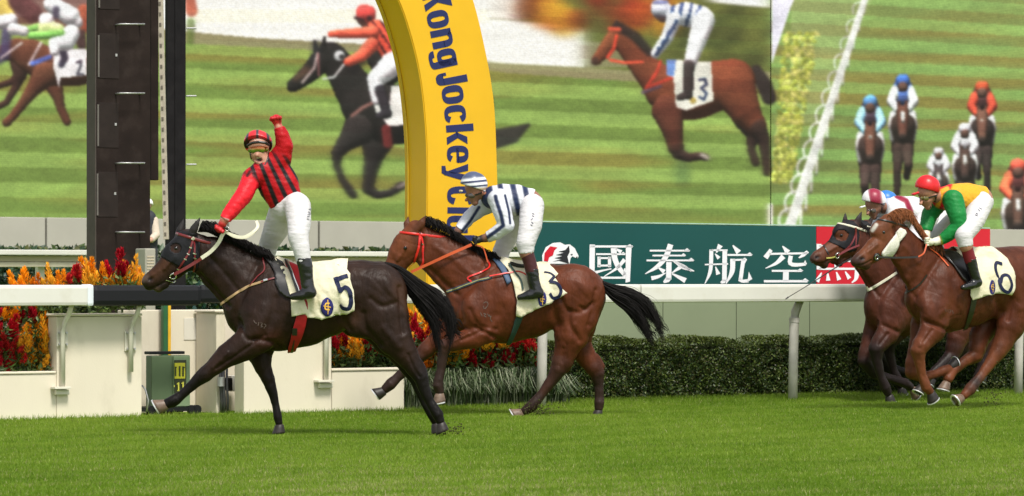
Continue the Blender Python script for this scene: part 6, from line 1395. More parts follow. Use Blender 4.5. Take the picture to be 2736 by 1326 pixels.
J6.chain([(1065, 190, 56, -.1), (1032, 270, 52, -.24), (982, 350, 41, -.34), (992, 400, 33, -.36)], 'leg', .03); J6.chain([(992, 396, 29, -.36), (1002, 430, 27, -.36), (1014, 470, 27, -.36)], 'calf', .02)
J6.chain([(1012, 460, 27, -.36), (1030, 530, 24, -.36), (1042, 570, 23, -.36)], 'boot', .02); J6.chain([(1050, 580, 20, -.36), (1015, 592, 17, -.37), (978, 602, 9, -.37)], 'boot', .02)
J6.chain([(1020, 215, 52, .1), (920, 290, 44, .26), (845, 350, 37, .34), (850, 400, 30, .36)], 'leg', .03); J6.chain([(850, 398, 28, .36), (880, 500, 24, .37), (840, 530, 14, .37)], 'boot_far', .02)
def shirt6(fig, V, x, y, N):
    W = fig.weights(V, ['torso', 'arm'], 0.004); C = np.tile(np.array((0.60, 0.31, 0.020)), (len(x), 1)); R_ = np.array((0.52, 0.008, 0.018))
    k = 1/(1+np.exp((x+0.35*(y-160)-905)/2.0)); C = mixin(C, k, R_)
    k = np.exp(-(pdist(x, y, [(850, 215), (875, 130), (900, 118)])/12)**6); C = mixin(C, k*0.85, (0.66, 0.36, 0.03))
    k = np.exp(-(pdist(x, y, [(862, 235), (905, 245)])/10)**4); C = mixin(C, k, (0.66, 0.36, 0.03))
    A = np.tile(np.array((0.008, 0.17, 0.036)), (len(x), 1)); A = mixin(A, np.exp(-(pdist(x, y, [(855, 355), (868, 390)])/12)**4)*(x < 885), (0.5, 0.42, 0.06))
    w = W[:, 1:2]; return C*(1-w)+A*w
def face6(fig, V, x, y, C):
    k = np.exp(-(pdist(x, y, [(778, 206), (790, 204)])/3)**2); return mixin(C, k*0.6, (0.2, 0.06, 0.05))
j6, js6 = make_jockey(J6, (1010, 600, -.36), 'jockey in yellow, red and green silks with red cap', shirt6, (0.66, 0.64, 0.52),
    {'shirt': [(J6.pt(866, 370, -.12), (-.9, 0, -.25), .07), (J6.pt(795, 322, .1), (-.1, 0, -1), .07), (J6.pt(1072, 165, 0), (1, .5, -.35), .22)], 'boot': [(J6.pt(1013, 466, -.36), (-.15, 0, 1), .08)], 'breeches': [(J6.pt(992, 402, -.36), (.15, 0, -1), .08)]}, (0.32, 0.15, 0.095), face6, 'yellow_green_silks', (0.15, 0.010, 0.018))
M_capred = mat('cap_red', (0.52, 0.008, 0.012), 0.4, 0.4, var=0.05)
helmet(J6, j6, 800, 108, 58, 0, (-.25, 0, -.96), lambda x, y, lt: np.tile(np.array((0.56, 0.010, 0.014)), (len(x), 1)), ([(758, 138, 6, -.085), (738, 146, 6, -.06), (730, 146, 6, 0), (742, 142, 6, .06)], M_capred))
goggles(J6, j6, [(798, 166, 15, -.074, .4), (780, 165, 11, -.045, .6)], mat('goggle_amber', (0.10, 0.085, 0.02), 0.12, 0.7, var=0.3, vscale=20))
strap('chin_strap', js6, [(846, 150), (840, 180), (815, 212)], 8, M_lblk, j6, off=0.004); strap('goggle_strap', js6, [(808, 162), (830, 156), (850, 150)], 7, M_lblk, j6, off=0.005)
thigh_text(J6, js6, j6, [[(1056, 215), (1068, 222)], [(1050, 222), (1060, 232)], [(1040, 240), (1050, 246)], [(1036, 248), (1048, 254)]], 4)

# ------------------------------------------------------------------ jockey in white and maroon, mostly hidden
J4 = Fig(39.6, 2400, 35, (2040, 440, 1.8348))
J4.chain([(790, 240, 54, 0, .9), (730, 225, 64, 0, 1.0), (660, 220, 62, 0, 1.1), (620, 215, 48, 0, 1.25)], 'torso', .03)
J4.chain([(605, 215, 32, 0), (570, 205, 28, 0)], 'head', .02); J4.chain([(540, 190, 42, 0), (545, 205, 40, 0)], 'head', .02); J4.chain([(535, 230, 31, -.005), (542, 256, 16, -.01)], 'head', .02); J4.chain([(516, 232, 6, -.04), (510, 242, 7, -.045)], 'head', .008)
J4.chain([(650, 235, 44, -.16), (640, 310, 36, -.2), (600, 370, 28, -.16), (560, 400, 20, -.1)], 'arm', .02); fingers(J4, 520, 412, -.08, 20, (-.9, .2), (.2, .9), .2)
J4.chain([(600, 240, 42, .16), (560, 320, 34, .16), (520, 380, 24, .08)], 'arm', .02); fingers(J4, 505, 400, .05, 18, (-.5, .6), (.6, .5), .1)
J4.chain([(785, 245, 54, 0, .95), (805, 255, 54, 0, .95)], 'hip', .03); J4.chain([(800, 262, 54, -.1), (760, 340, 48, -.24), (715, 420, 38, -.33), (735, 480, 30, -.35)], 'leg', .03); J4.chain([(735, 475, 27, -.35), (760, 570, 24, -.35), (710, 600, 14, -.36)], 'boot', .02)
J4.chain([(770, 275, 50, .1), (680, 350, 42, .26), (630, 420, 34, .34)], 'leg', .03); J4.chain([(630, 415, 28, .35), (660, 520, 24, .36), (620, 545, 14, .36)], 'boot_far', .02)
def shirt4(fig, V, x, y, N):
    C = np.tile(np.array((0.66, 0.66, 0.68)), (len(x), 1)); k = np.exp(-(pdist(x, y, [(655, 155), (700, 178), (722, 230)])/15)**6); C = mixin(C, k, (0.22, 0.012, 0.035))
    k = 1/(1+np.exp((x+0.2*(y-200)-612)/2)); return mixin(C, k*0.8, (0.36, 0.38, 0.46))
j4, js4 = make_jockey(J4, (720, 600, -.35), 'jockey in white silks with maroon sash and quartered cap', shirt4, (0.3, 0.3, 0.32), {'shirt': [(J4.pt(560, 398, -.1), (-.9, 0, -.3), .07)]}, (0.20, 0.09, 0.06), None, 'white_maroon_silks')
def hc4(x, y, lt):
    C = np.tile(np.array((0.68, 0.68, 0.70)), (len(x), 1)); k = np.exp(-(np.abs(x-548-0.10*(y-160))/34)**8)*(x > 508+0.25*(y-120)); C = mixin(C, k, (0.24, 0.014, 0.04))
    return mixin(C, np.exp(-(np.abs(y+0.08*(x-535)-197)/3.5)**4), (0.02, 0.02, 0.04))
helmet(J4, j4, 537, 172, 55, 0, (-.22, 0, -.96), hc4, ([(496, 204, 4.5, -.075), (480, 210, 4.5, -.05), (474, 211, 4.5, 0), (484, 207, 4.5, .05)], mat('peak_white', (0.7, 0.7, 0.72), 0.5)))
goggles(J4, j4, [(540, 226, 14, -.072, .4), (522, 225, 10, -.045, .6)], M_glass)
strap('chin_strap', js4, [(580, 205), (575, 235), (550, 262)], 7, M_lblk, j4, off=0.004)
# whip held by that jockey
wh = thing('riding_whip', H4.pt(380, 488, -.2), 'long thin black whip pointing down in front of the red panel', 'whip')
mb = MB(); mb.tube([H4.pt(385, 485, -.2), H4.pt(300, 540, -.22), H4.pt(200, 603, -.23), H4.pt(122, 650, -.24)], [0.008, 0.007, 0.005, 0.004], 7); mb.build('shaft', M_lblk, wh, True)
mb = MB(); mb.tube([H4.pt(122, 650, -.24), H4.pt(108, 660, -.24)], [0.009, 0.006], 6); mb.build('flap', M_lblk, wh)
mb = MB(); mb.tube([H4.pt(430, 462, -.19), H4.pt(385, 485, -.2)], [0.012, 0.010], 7); mb.build('handle', M_lblk, wh)

# ------------------------------------------------------------------ fifth runner hidden behind: blue cap and sleeve just showing
def copy_tree(o, parent, sub):
    c = o.copy(); COL.objects.link(c); c.parent = parent
    if o.type == 'MESH' and o.name.split('.')[0] in sub:
        me = o.data.copy(); c.data = me; at = me.attributes.get('Col')
        if at: 
            n = len(me.vertices); c4 = np.ones((n, 4), dtype=np.float32); c4[:, :3] = sub[o.name.split('.')[0]]; at.data.foreach_set('color', c4.ravel())
    for ch in o.children: copy_tree(ch, c, sub)
    return c
shift = Vector((0.36, 1.9, 0.03))
h5 = copy_tree(h4, None, {}); h5.location = h4.location+shift; h5['label'] = 'dark horse almost hidden behind the two runners at right'
j5 = copy_tree(j4, None, {'shirt': (0.03, 0.14, 0.42), 'helmet': (0.03, 0.16, 0.46)}); j5.location = j4.location+shift; j5['label'] = 'jockey with blue cap almost hidden behind the others'
# ------------------------------------------------------------------ bystander seen in the gap beside the tower
BY = Fig(48.0, 408, 0, (367, 500, 1.0))
BY.chain([(27, 160, 24, 0, .7), (27, 120, 27, 0, .7), (26, 85, 22, 0, .8)], 'torso', .03); BY.chain([(26, 78, 9, 0), (24, 62, 9, 0)], 'head', .01); BY.chain([(24, 48, 15, 0), (22, 58, 12, 0)], 'head', .01)
BY.chain([(17, 58, 2.5, -.02)], 'head', .005)
BY.chain([(10, 90, 11, 0), (4, 125, 9, -.08), (16, 140, 7, -.2)], 'arm', .02); BY.chain([(44, 90, 11, 0), (50, 128, 9, -.08), (36, 142, 7, -.2)], 'arm', .02); fingers(BY, 18, 142, -.22, 6, (.6, .2), (0, 1), 0); fingers(BY, 32, 144, -.22, 6, (-.6, .2), (0, 1), 0)
BY.chain([(27, 165, 24, 0, .8)], 'hip', .02); BY.chain([(18, 175, 15, 0), (17, 240, 12, 0), (17, 300, 9, 0)], 'leg', .02); BY.chain([(38, 175, 15, 0), (39, 240, 12, 0), (39, 300, 9, 0)], 'leg', .02)
BY.chain([(17, 300, 9, 0), (16, 318, 8, -.02), (12, 320, 6, -.1)], 'boot', .01); BY.chain([(39, 300, 9, 0), (39, 318, 8, -.02), (36, 320, 6, -.1)], 'boot_far', .01)
b0 = BY.pt(27, 320, 0); b0.z = 0
by = thing('person', b0, 'bystander in white cap and dark vest beyond the tower', 'person')
V, Q = BY.surface(0.012); link('body', mesh_np('body', V, Q, np.tile((0.42, 0.24, 0.17), (len(V), 1))), M_skin, by, True)
part_mesh(BY, 'vest', ['torso'], 0.012, 0.012, mat('vest_dark', (0.02, 0.022, 0.03), 0.7), by, None, (), 0.003); part_mesh(BY, 'sleeve', ['arm'], 0.012, 0.008, mat('shirt_tan', (0.5, 0.42, 0.34), 0.7), by, None, [(BY.pt(14, 140, -.2), (.6, -.6, -.2), .05), (BY.pt(40, 142, -.2), (-.6, -.6, -.2), .05)])
part_mesh(BY, 'trousers', ['hip', 'leg'], 0.012, 0.010, mat('trouser_dark', (0.03, 0.03, 0.035), 0.7), by); part_mesh(BY, 'shoe', ['boot'], 0.012, 0.006, M_lblk, by); part_mesh(BY, 'shoe', ['boot_far'], 0.012, 0.006, M_lblk, by)
helmet(BY, by, 24, 44, 16, 0, (0, -.3, -.95), lambda x, y, lt: np.tile(np.array((0.7, 0.7, 0.7)), (len(x), 1)))
# ------------------------------------------------------------------ divots thrown up by the hooves
R9 = random.Random(21); M_clod = mat('divot', (0.055, 0.06, 0.02), 0.95, 0.1, var=0.5, vscale=60)
def clods(px, py, Y, n, spread, label):
    V = []; Fs = []
    for i in range(n):
        c = P(px+R9.gauss(0, spread[0]), py+R9.gauss(0, spread[1]), Y+R9.uniform(-.25, .25)); r_ = R9.uniform(0.004, 0.011); o = len(V)
        for d in ((1, 0, 0), (-1, 0, 0), (0, 1, 0), (0, -1, 0), (0, 0, 1), (0, 0, -1)): V.append(c+Vector(d)*r_*R9.uniform(0.6, 1.5))
        Fs += [[o, o+2, o+4], [o+2, o+1, o+4], [o+1, o+3, o+4], [o+3, o, o+4], [o+2, o, o+5], [o+1, o+2, o+5], [o+3, o+1, o+5], [o, o+3, o+5]]
    tag(link('turf_divots', mesh_py('turf_divots', V, Fs), M_clod), label, 'divots', kind='stuff')
clods(1435, 1095, 35.4, 150, (26, 13), 'bits of turf kicked up by the bay horse hind hoof')
clods(1215, 1150, 31.0, 60, (16, 9), 'bits of turf flying behind the leading horse hind hoof')
clods(2655, 1050, 37.0, 90, (14, 24), 'bits of turf kicked up by the chestnut hind hoof')
# ================================================================== giant video screen with its picture
def build_screen():
    X0, X1, Y0, Y1 = -260, 3000, -160, 640
    step = 2.6
    nx, ny = int((X1-X0)/step), int((Y1-Y0)/step)
    gx, gy = np.meshgrid(X0+step*(np.arange(nx)+0.5), Y0+step*(np.arange(ny)+0.5))
    img = np.zeros((ny, nx, 3)); nrm = lambda c: np.array(c, dtype=float)/255.0
    rfac = 1.0/(1-BACK.t*(gx-CX)/F)
    vy = HY+(gy-HY)*rfac                                            # height on the screen itself: bands run level on it
    r2 = np.random.default_rng(11)
    def noise2(sx, sy):
        a = r2.random((int(ny/sy)+3, int(nx/sx)+3)); yy = np.arange(ny)/sy; xx = np.arange(nx)/sx
        i = yy.astype(int)[:, None]; j = xx.astype(int)[None, :]; fy = (yy-yy.astype(int))[:, None]; fx = (xx-xx.astype(int))[None, :]
        return (a[i, j]*(1-fy)+a[i+1, j]*fy)*(1-fx)+(a[i, j+1]*(1-fy)+a[i+1, j+1]*fy)*fx-0.5
    def band(x, ph, per): return 1/(1+np.exp(-np.clip(((np.mod(x-ph, per)/per < 0.5)*2.0-1)*4, -9, 9)))
    def put(mask, col):
        m = np.clip(mask, 0, 1)[..., None]; img[:] = img*(1-m)+nrm(col)*m
    tex = noise2(14, 10)*0.9+noise2(5, 4)*0.6
    def window(x0, x1, y0, y1):
        a = max(0, int((x0-X0)/step)); b = min(nx, int((x1-X0)/step)+2); c = max(0, int((y0-Y0)/step)); d = min(ny, int((y1-Y0)/step)+2)
        return (slice(c, d), slice(a, b)) if b > a and d > c else None
    def put_w(w, m, col, sh=None):
        m = np.clip(m, 0, 1)[..., None]; c = nrm(col) if sh is None else nrm(col)*sh[..., None]; img[w] = img[w]*(1-m)+c*m
    def poly(pts, col, a=1.0, blur=0):
        w = window(min(p[0] for p in pts), max(p[0] for p in pts), min(p[1] for p in pts), max(p[1] for p in pts))
        if w is None: return
        x, y = gx[w], gy[w]; ins = np.zeros(x.shape, bool); n = len(pts)
        for i in range(n):
            (xa, ya), (xb, yb) = pts[i], pts[(i+1) % n]
            if ya == yb: continue
            ins ^= ((ya > y) != (yb > y)) & (x < (xb-xa)*(y-ya)/(yb-ya)+xa)
        put_w(w, ins*a, col, 1+0.16*tex[w])
    def stroke(pts, col, a=1.0, soft=3.0, shade=0.30):
        rm = max(p[2] for p in pts)+soft
        w = window(min(p[0] for p in pts)-rm, max(p[0] for p in pts)+rm, min(p[1] for p in pts)-rm, max(p[1] for p in pts)+rm)
        if w is None: return
        x, y = gx[w], gy[w]; d = np.full(x.shape, 1e9); sv = np.zeros(x.shape)
        for (xa, ya, ra), (xb, yb, rb) in zip(pts[:-1], pts[1:]):
            vx, vy_ = xb-xa, yb-ya; l2 = vx*vx+vy_*vy_ or 1e-6
            t = np.clip(((x-xa)*vx+(y-ya)*vy_)/l2, 0, 1); r_ = ra+(rb-ra)*t
            dd = np.hypot(x-xa-t*vx, y-ya-t*vy_)-r_; m = dd < d
            d = np.where(m, dd, d); sv = np.where(m, (0.8*(y-ya-t*vy_)+0.3*(x-xa-t*vx))/np.maximum(r_, 1), sv)
        sh = np.clip(1-shade*np.clip(sv, -1, 1)+0.30*tex[w], 0.4, 1.6)
        put_w(w, np.clip(0.5-d/soft, 0, 1)*a, col, sh)
    def blob(x, y, r, col, a=1.0, soft=4.0): stroke([(x, y, r), (x+0.1, y, r)], col, a, soft)
    # ---- turf bands
    left = gx < 2060
    n_big = noise2(120, 12); n_mid = noise2(34, 6)+0.7*noise2(7, 4)
    st = np.where(left, band(vy, 367, 73.0), band(vy, 372, 65.0))
    bright = np.where(left[..., None], nrm((148, 178, 84)), nrm((134, 172, 86)))
    dark = np.where(left[..., None], nrm((114, 140, 60)), nrm((120, 136, 68)))
    img[:] = bright*st[..., None]+dark*(1-st[..., None])
    brown = np.clip(n_big*2.4+0.1, 0, 0.6)[..., None]*(1-st[..., None]*0.6)
    img[:] = img*(1-brown)+nrm((140, 118, 52))*brown
    img *= (1+0.14*n_mid+0.10*n_big)[..., None]
    low = np.clip((vy-530)/40, 0, 1)*0.6*left; put(low, (112, 140, 60))
    haze = np.clip((250-gy)/300, 0, 1)*0.25*(~left); put(haze, (170, 190, 110))
    # ---- left: white fence and path behind the runners, flower bed on the right of it
    put((left & (gy < np.interp(gx, [0, 520, 1010, 1350, 1560, 2060], [60, 118, 142, 195, 210, 240])))*1.0, (150, 142, 98))
    put((left & (gy < np.interp(gx, [0, 523, 700, 1008, 1330, 1560, 2060], [40, 87, 103, 120, 168, 180, 190])))*1.0, (255, 252, 244))
    put((left & (gx > 520) & (gy < 60) & (gy > 25) & (gx < 1300))*0.4, (252, 244, 205))
    poly([(1310, -160), (2060, -160), (2060, 190), (1700, 190), (1560, 180), (1560, 74), (1400, 58), (1310, 50)], (96, 100, 44))
    poly([(1310, -160), (1390, -160), (1390, 56), (1310, 48)], (246, 238, 226))
    for _ in range(60):
        x = 1400+r2.random()*420; y = -150+r2.random()*235
        blob(x, y, 14+r2.random()*26, [(214, 120, 30), (176, 40, 26), (120, 44, 22), (226, 160, 40)][r2.integers(4)], 0.7, 22)
    for _ in range(50):
        x = 1800+r2.random()*250; y = 20+r2.random()*160; blob(x, y, 10+r2.random()*22, [(70, 78, 36), (112, 116, 50), (56, 62, 30)][r2.integers(3)], 0.6, 18)
    poly([(1880, -160), (2060, -160), (2060, 22), (1900, 6)], (250, 250, 246))
    poly([(1560, 110), (1700, 120), (1700, 180), (1560, 182)], (150, 140, 110), 0.6)
    def blur_x(a, n):
        k = np.exp(-0.5*(np.arange(-n*2, n*2+1)/n)**2); k /= k.sum(); p = np.pad(a, [(0, 0), (2*n, 2*n), (0, 0)], mode='edge')
        return sum(k[i]*p[:, i:i+a.shape[1]] for i in range(len(k)))
    bedm = (left*(gx > 1300)*np.clip((200-gy)/30, 0, 1))[..., None]*0.9; img[:] = img*(1-bedm)+blur_x(blur_x(img, 7), 5)*bedm          # panned background smears sideways
    # ---- figures in the footage: bodies shaped like the real ones, lit from above, drawn point by point into the picture
    LD = np.array((-0.25, -0.55, 0.80)); LD = LD/np.linalg.norm(LD)
    def vfig(crop, groups, h=0.011, k=0.03, amb=0.42, gain=0.85, fn=None):
        fg = Fig(31.0, 1000, 0, crop); cols = {}
        for tg, col, chains in groups:
            cols[tg] = nrm(col)
            for ch in chains: fg.chain(ch, tg, k)
        Vv, Qv = fg.surface(h); Nv = normals(Vv, Qv); tg = list(cols); W = fg.weights(Vv, tg, 0.006); C = W@np.array([cols[t_] for t_ in tg])
        x, y = fg.px(Vv)
        if fn: C = fn(x, y, C, W, tg)
        m = Nv[:, 1] < 0.25; sh = np.clip(Nv@LD, 0, 1)*gain+amb+0.10*np.clip(Nv[:, 2], -1, 1); C = np.clip(C*sh[:, None], 0, 1)
        X = CX+F*Vv[:, 0]/Vv[:, 1]; Yp = HY-F*(Vv[:, 2]-CAMZ)/Vv[:, 1]; o = np.argsort(-Vv[:, 1]); o = o[m[o]]
        fx, fy = (X[o]-X0)/step-0.5, (Yp[o]-Y0)/step-0.5
        ix, iy = np.floor(fx).astype(int), np.floor(fy).astype(int)
        jx = np.stack([ix, ix+1, ix, ix+1], 1).ravel(); jy = np.stack([iy, iy, iy+1, iy+1], 1).ravel(); cc = np.repeat(C[o], 4, axis=0)
        ok = (jx >= 0) & (jx < nx) & (jy >= 0) & (jy < ny); img[jy[ok], jx[ok]] = cc[ok]*(1+0.10*tex[jy[ok], jx[ok]])[:, None]
    A7 = (700, 0, 2.08); c7 = lambda L: [(700+x/2.08, y/2.08, r/2.08) for x, y, r in L]
    K = (34, 30, 29)
    stroke(c7([(1290, 775, 55), (1390, 752, 48), (1480, 695, 10)]), (50, 48, 42), 1, 8, 0.2)
    vfig(A7, [('b', K, [[(560, 590, 112, 0, .65), (640, 612, 146, 0, .65), (730, 640, 160, 0, .65), (900, 620, 160, 0, .7), (1050, 590, 148, 0, .8), (1140, 580, 138, 0, .9)], [(400, 322, 70, 0, .5), (450, 400, 86, 0, .45), (510, 490, 104, 0, .45), (570, 570, 118, 0, .55)], [(375, 290, 50, 0, .7), (325, 345, 58, 0, .6), (272, 400, 48, 0, .6), (218, 445, 38, 0, .65), (172, 478, 30, 0, .75)], [(335, 270, 14, -.05, .6), (352, 205, 4, -.06, .5)], [(305, 285, 13, .05, .6), (292, 228, 4, .06, .5)], [(640, 330, 50, 0, .6), (700, 400, 70, 0, .8)]]),
              ('l', (44, 38, 37), [[(1150, 640, 112, -.1, .6), (1190, 780, 60, -.12, .8), (1135, 900, 36, -.12, 1), (1120, 1000, 20, -.12, 1), (1060, 1080, 18, -.12, 1)], [(1130, 640, 110, .1, .6), (1080, 800, 55, .12, .8), (1000, 900, 34, .12, 1), (985, 1000, 20, .12, 1), (925, 1060, 16, .12, 1)], [(530, 730, 84, -.12, .6), (460, 800, 42, -.14, .9), (418, 852, 28, -.14, 1), (416, 920, 16, -.14, 1), (446, 1000, 14, -.14, 1), (488, 1060, 19, -.14, 1), (510, 1085, 16, -.14, 1)], [(640, 780, 92, .1, .6), (618, 880, 48, .12, .9), (600, 970, 33, .12, 1), (588, 1048, 27, .12, 1), (640, 1086, 17, .12, 1), (720, 1072, 15, .12, 1), (775, 1032, 20, .12, 1)]])])
    stroke(c7([(245, 395, 24), (190, 440, 14)]), (104, 70, 50), 0.6, 16); stroke(c7([(300, 250, 26), (300, 330, 26)]), (34, 32, 36), 0.6, 14)
    stroke(c7([(560, 330, 30), (500, 380, 26), (430, 300, 30)]), (26, 22, 24), 0.7, 14)
    stroke(c7([(310, 300, 7), (290, 380, 7), (225, 460, 7)]), (224, 196, 190), 0.8, 4); stroke(c7([(312, 300, 6), (316, 420, 6)]), (150, 90, 90), 0.8, 4)
    stroke(c7([(340, 440, 5), (400, 430, 5), (455, 360, 6)]), (240, 236, 230), 1, 4); stroke(c7([(760, 1042, 9), (800, 1020, 12)]), (200, 180, 170), 0.7, 6)
    poly([(700+x/2.08, y/2.08) for x, y in [(595, 450), (640, 470), (660, 640), (700, 700), (940, 690), (930, 480), (720, 480), (700, 640), (660, 660), (640, 650)]], (246, 240, 232))
    stroke(c7([(500, 645, 9), (560, 600, 9), (620, 570, 8)]), (190, 120, 110), 0.7, 6); stroke(c7([(690, 720, 26), (700, 800, 26)]), (120, 36, 36), 0.8, 5)
    def redrider(x, y, C, W, tg):
        k = (np.abs(np.mod(x*0.8-y*0.55, 34)-17) < 6)*W[:, tg.index('t')]; return C*(1-k[:, None])+nrm((70, 24, 26))*k[:, None]
    vfig(A7, [('t', (246, 80, 58), [[(635, 165, 50, 0, .8), (670, 220, 58, 0, .8), (705, 275, 54, 0, .9)]]), ('s', (252, 92, 68), [[(615, 180, 30, -.1), (520, 185, 24, -.12), (430, 188, 18, -.12), (385, 190, 14, -.12)], [(610, 250, 34, -.12), (555, 310, 27, -.16), (480, 345, 20, -.18)]]),
              ('w', (255, 250, 250), [[(745, 340, 64, 0), (680, 400, 52, -.14), (632, 440, 42, -.2), (632, 510, 30, -.22), (640, 560, 24, -.24)]]), ('bt', (44, 38, 44), [[(655, 500, 24, -.26), (680, 570, 22, -.28), (690, 625, 20, -.28)], [(700, 635, 18, -.28), (650, 645, 14, -.29)]]),
              ('f', (120, 70, 60), [[(560, 110, 28, 0), (570, 135, 16, 0)]]), ('c', (240, 76, 70), [[(572, 76, 46, 0), (585, 80, 44, 0)]])], fn=redrider, amb=0.55)
    stroke(c7([(520, 100, 10), (560, 112, 10)]), (50, 30, 34), 0.9, 4); blob(700+598/2.08, 102/2.08, 16/2.08, (60, 30, 34)); blob(700+430/2.08, 310/2.08, 28/2.08, (244, 238, 238), 0.8, 6); blob(700+442/2.08, 316/2.08, 15/2.08, (44, 38, 40))
    # bay horse and hooped rider
    A8 = (1400, 0, 2.08); c8 = lambda L: [(1400+x/2.08, y/2.08, r/2.08) for x, y, r in L]
    stroke(c8([(880, 860, 36), (880, 980, 44)]), (84, 108, 58), 0.7, 26); stroke(c8([(1290, 395, 34), (1335, 470, 44), (1362, 545, 40)]), (44, 34, 32), 1, 8)
    vfig(A8, [('b', (118, 56, 36), [[(775, 505, 98, 0, .65), (850, 522, 138, 0, .65), (950, 522, 138, 0, .7), (1080, 475, 132, 0, .8), (1160, 455, 122, 0, .9)], [(540, 225, 44, 0, .5), (600, 295, 54, 0, .45), (670, 375, 70, 0, .45), (745, 450, 92, 0, .55)], [(1170, 500, 118, -.1, .6), (1225, 610, 84, -.12, .7), (1290, 700, 50, -.12, .8)]]),
              ('f', (132, 68, 42), [[(518, 182, 36, 0, .7), (482, 238, 40, 0, .6), (440, 292, 31, 0, .62), (402, 336, 23, 0, .75)]]), ('u', (92, 44, 32), [[(800, 620, 84, -.12, .6), (825, 720, 54, -.14, .9), (842, 815, 36, -.14, 1)]]),
              ('d', (58, 38, 34), [[(842, 815, 36, -.14), (855, 852, 29, -.14), (910, 876, 19, -.14), (980, 868, 17, -.14), (1012, 874, 15, -.14)], [(1290, 700, 48, -.12), (1332, 780, 30, -.12), (1346, 880, 20, -.12), (1352, 960, 18, -.12)], [(1225, 660, 58, .14), (1272, 750, 30, .14), (1262, 830, 18, .14), (1288, 905, 17, .14)], [(505, 150, 12, -.05, .6), (515, 118, 3, -.05)]])], amb=0.40, gain=0.95)
    stroke(c8([(530, 150, 26), (620, 205, 28), (695, 290, 24)]), (40, 30, 30), 0.9, 10); stroke(c8([(395, 335, 20), (384, 345, 14)]), (56, 38, 34), 0.8, 8); stroke(c8([(990, 862, 10), (1020, 880, 10)]), (226, 214, 200), 0.9, 5)
    stroke(c8([(478, 162, 12), (530, 165, 11)]), (236, 90, 60), 1, 4); stroke(c8([(515, 200, 9), (500, 270, 9), (465, 320, 9)]), (224, 64, 44), 1, 3); stroke(c8([(480, 335, 8), (560, 350, 8), (660, 345, 7)]), (220, 74, 50), 1, 3)
    stroke(c8([(760, 340, 6), (740, 400, 9), (680, 490, 9), (830, 430, 7)]), (220, 60, 44), 0.95, 3); stroke(c8([(660, 515, 10), (760, 480, 8)]), (96, 70, 90), 0.9, 4)
    poly([(1400+x/2.08, y/2.08) for x, y in [(795, 330), (1040, 345), (1052, 560), (900, 615), (845, 595), (830, 430), (795, 420)]], (244, 240, 224))
    poly([(1400+x/2.08, y/2.08) for x, y in [(795, 330), (845, 330), (835, 425), (795, 420)]], (110, 140, 206))
    stroke(c8([(975, 445, 7), (1005, 440, 8), (1015, 470, 8), (985, 490, 7), (1015, 520, 8), (1000, 555, 8), (975, 540, 7)]), (44, 52, 84), 1, 3); blob(1400+940/2.08, 560/2.08, 18/2.08, (180, 150, 70))
    def hoops(x, y, C, W, tg):
        k = np.zeros(len(x))
        for c_ in (822, 868, 918, 966): k = np.maximum(k, np.abs(x+0.25*(y-80)-c_) < 10)
        k = k*W[:, tg.index('t')]; ka = (np.abs(pdist(x, y, [(845, 120), (790, 220), (735, 300)])) < 9)*W[:, tg.index('s')]; k = np.maximum(k, ka)
        return C*(1-k[:, None])+nrm((56, 72, 112))*k[:, None]
    vfig(A8, [('t', (240, 240, 248), [[(830, 85, 46, 0), (900, 80, 64, 0), (985, 98, 58, 0)]]), ('s', (240, 240, 248), [[(835, 110, 36, -.12), (795, 210, 28, -.18), (730, 300, 20, -.16)]]), ('w', (255, 252, 252), [[(1000, 115, 56, -.06), (965, 220, 46, -.18), (930, 330, 32, -.24), (920, 360, 26, -.25)]]),
              ('bt', (54, 42, 42), [[(918, 360, 25, -.27), (912, 500, 24, -.28)], [(915, 530, 18, -.28), (862, 542, 13, -.29)]]), ('f', (130, 80, 66), [[(770, 95, 26, 0)]]), ('c', (228, 228, 242), [[(755, 48, 46, 0), (768, 50, 44, 0)]])], fn=hoops, amb=0.55)
    stroke(c8([(725, 15, 10), (790, 12, 12)]), (110, 120, 190), 0.8, 6); stroke(c8([(730, 88, 9), (782, 95, 9)]), (60, 50, 60), 0.9, 5)
    # pack of runners at the left edge
    A0 = (0, 0, 3.467); c0 = lambda L: [(x/3.467, y/3.467, r/3.467) for x, y, r in L]
    put((left & (gx < 240) & (gy < np.interp(gx, [0, 240], [60, 75])))*0.8, (110, 64, 56))
    stroke(c0([(0, 60, 90), (40, 130, 90)]), (244, 206, 100), 1, 8); stroke(c0([(170, 20, 90), (300, 120, 90)]), (86, 44, 46), 0.9, 10); stroke(c0([(780, 100, 60), (800, 240, 60)]), (168, 78, 56), 1, 8); stroke(c0([(740, 330, 60), (760, 420, 50)]), (70, 44, 44), 1, 10)
    vfig(A0, [('d', (70, 42, 36), [[(200, 560, 110, .3, .5), (180, 700, 50, .3), (150, 800, 30, .3), (60, 950, 20, .3), (-10, 985, 18, .3)], [(190, 700, 40, .3), (100, 760, 20, .3), (-20, 800, 18, .3)]]),
              ('b', (104, 58, 42), [[(300, 530, 140, 0, .6), (460, 620, 170, 0, .65), (700, 640, 150, 0, .7), (900, 600, 140, 0, .8)], [(60, 480, 70, 0, .5), (160, 470, 105, 0, .45), (260, 500, 130, 0, .5)], [(410, 700, 110, -.14, .6), (310, 830, 58, -.14, .9), (200, 975, 34, -.14), (120, 1080, 26, -.14), (60, 1140, 30, -.14)], [(480, 740, 84, .14, .6), (540, 900, 44, .14), (565, 1010, 30, .14), (620, 1130, 26, .14)]])], h=0.009)
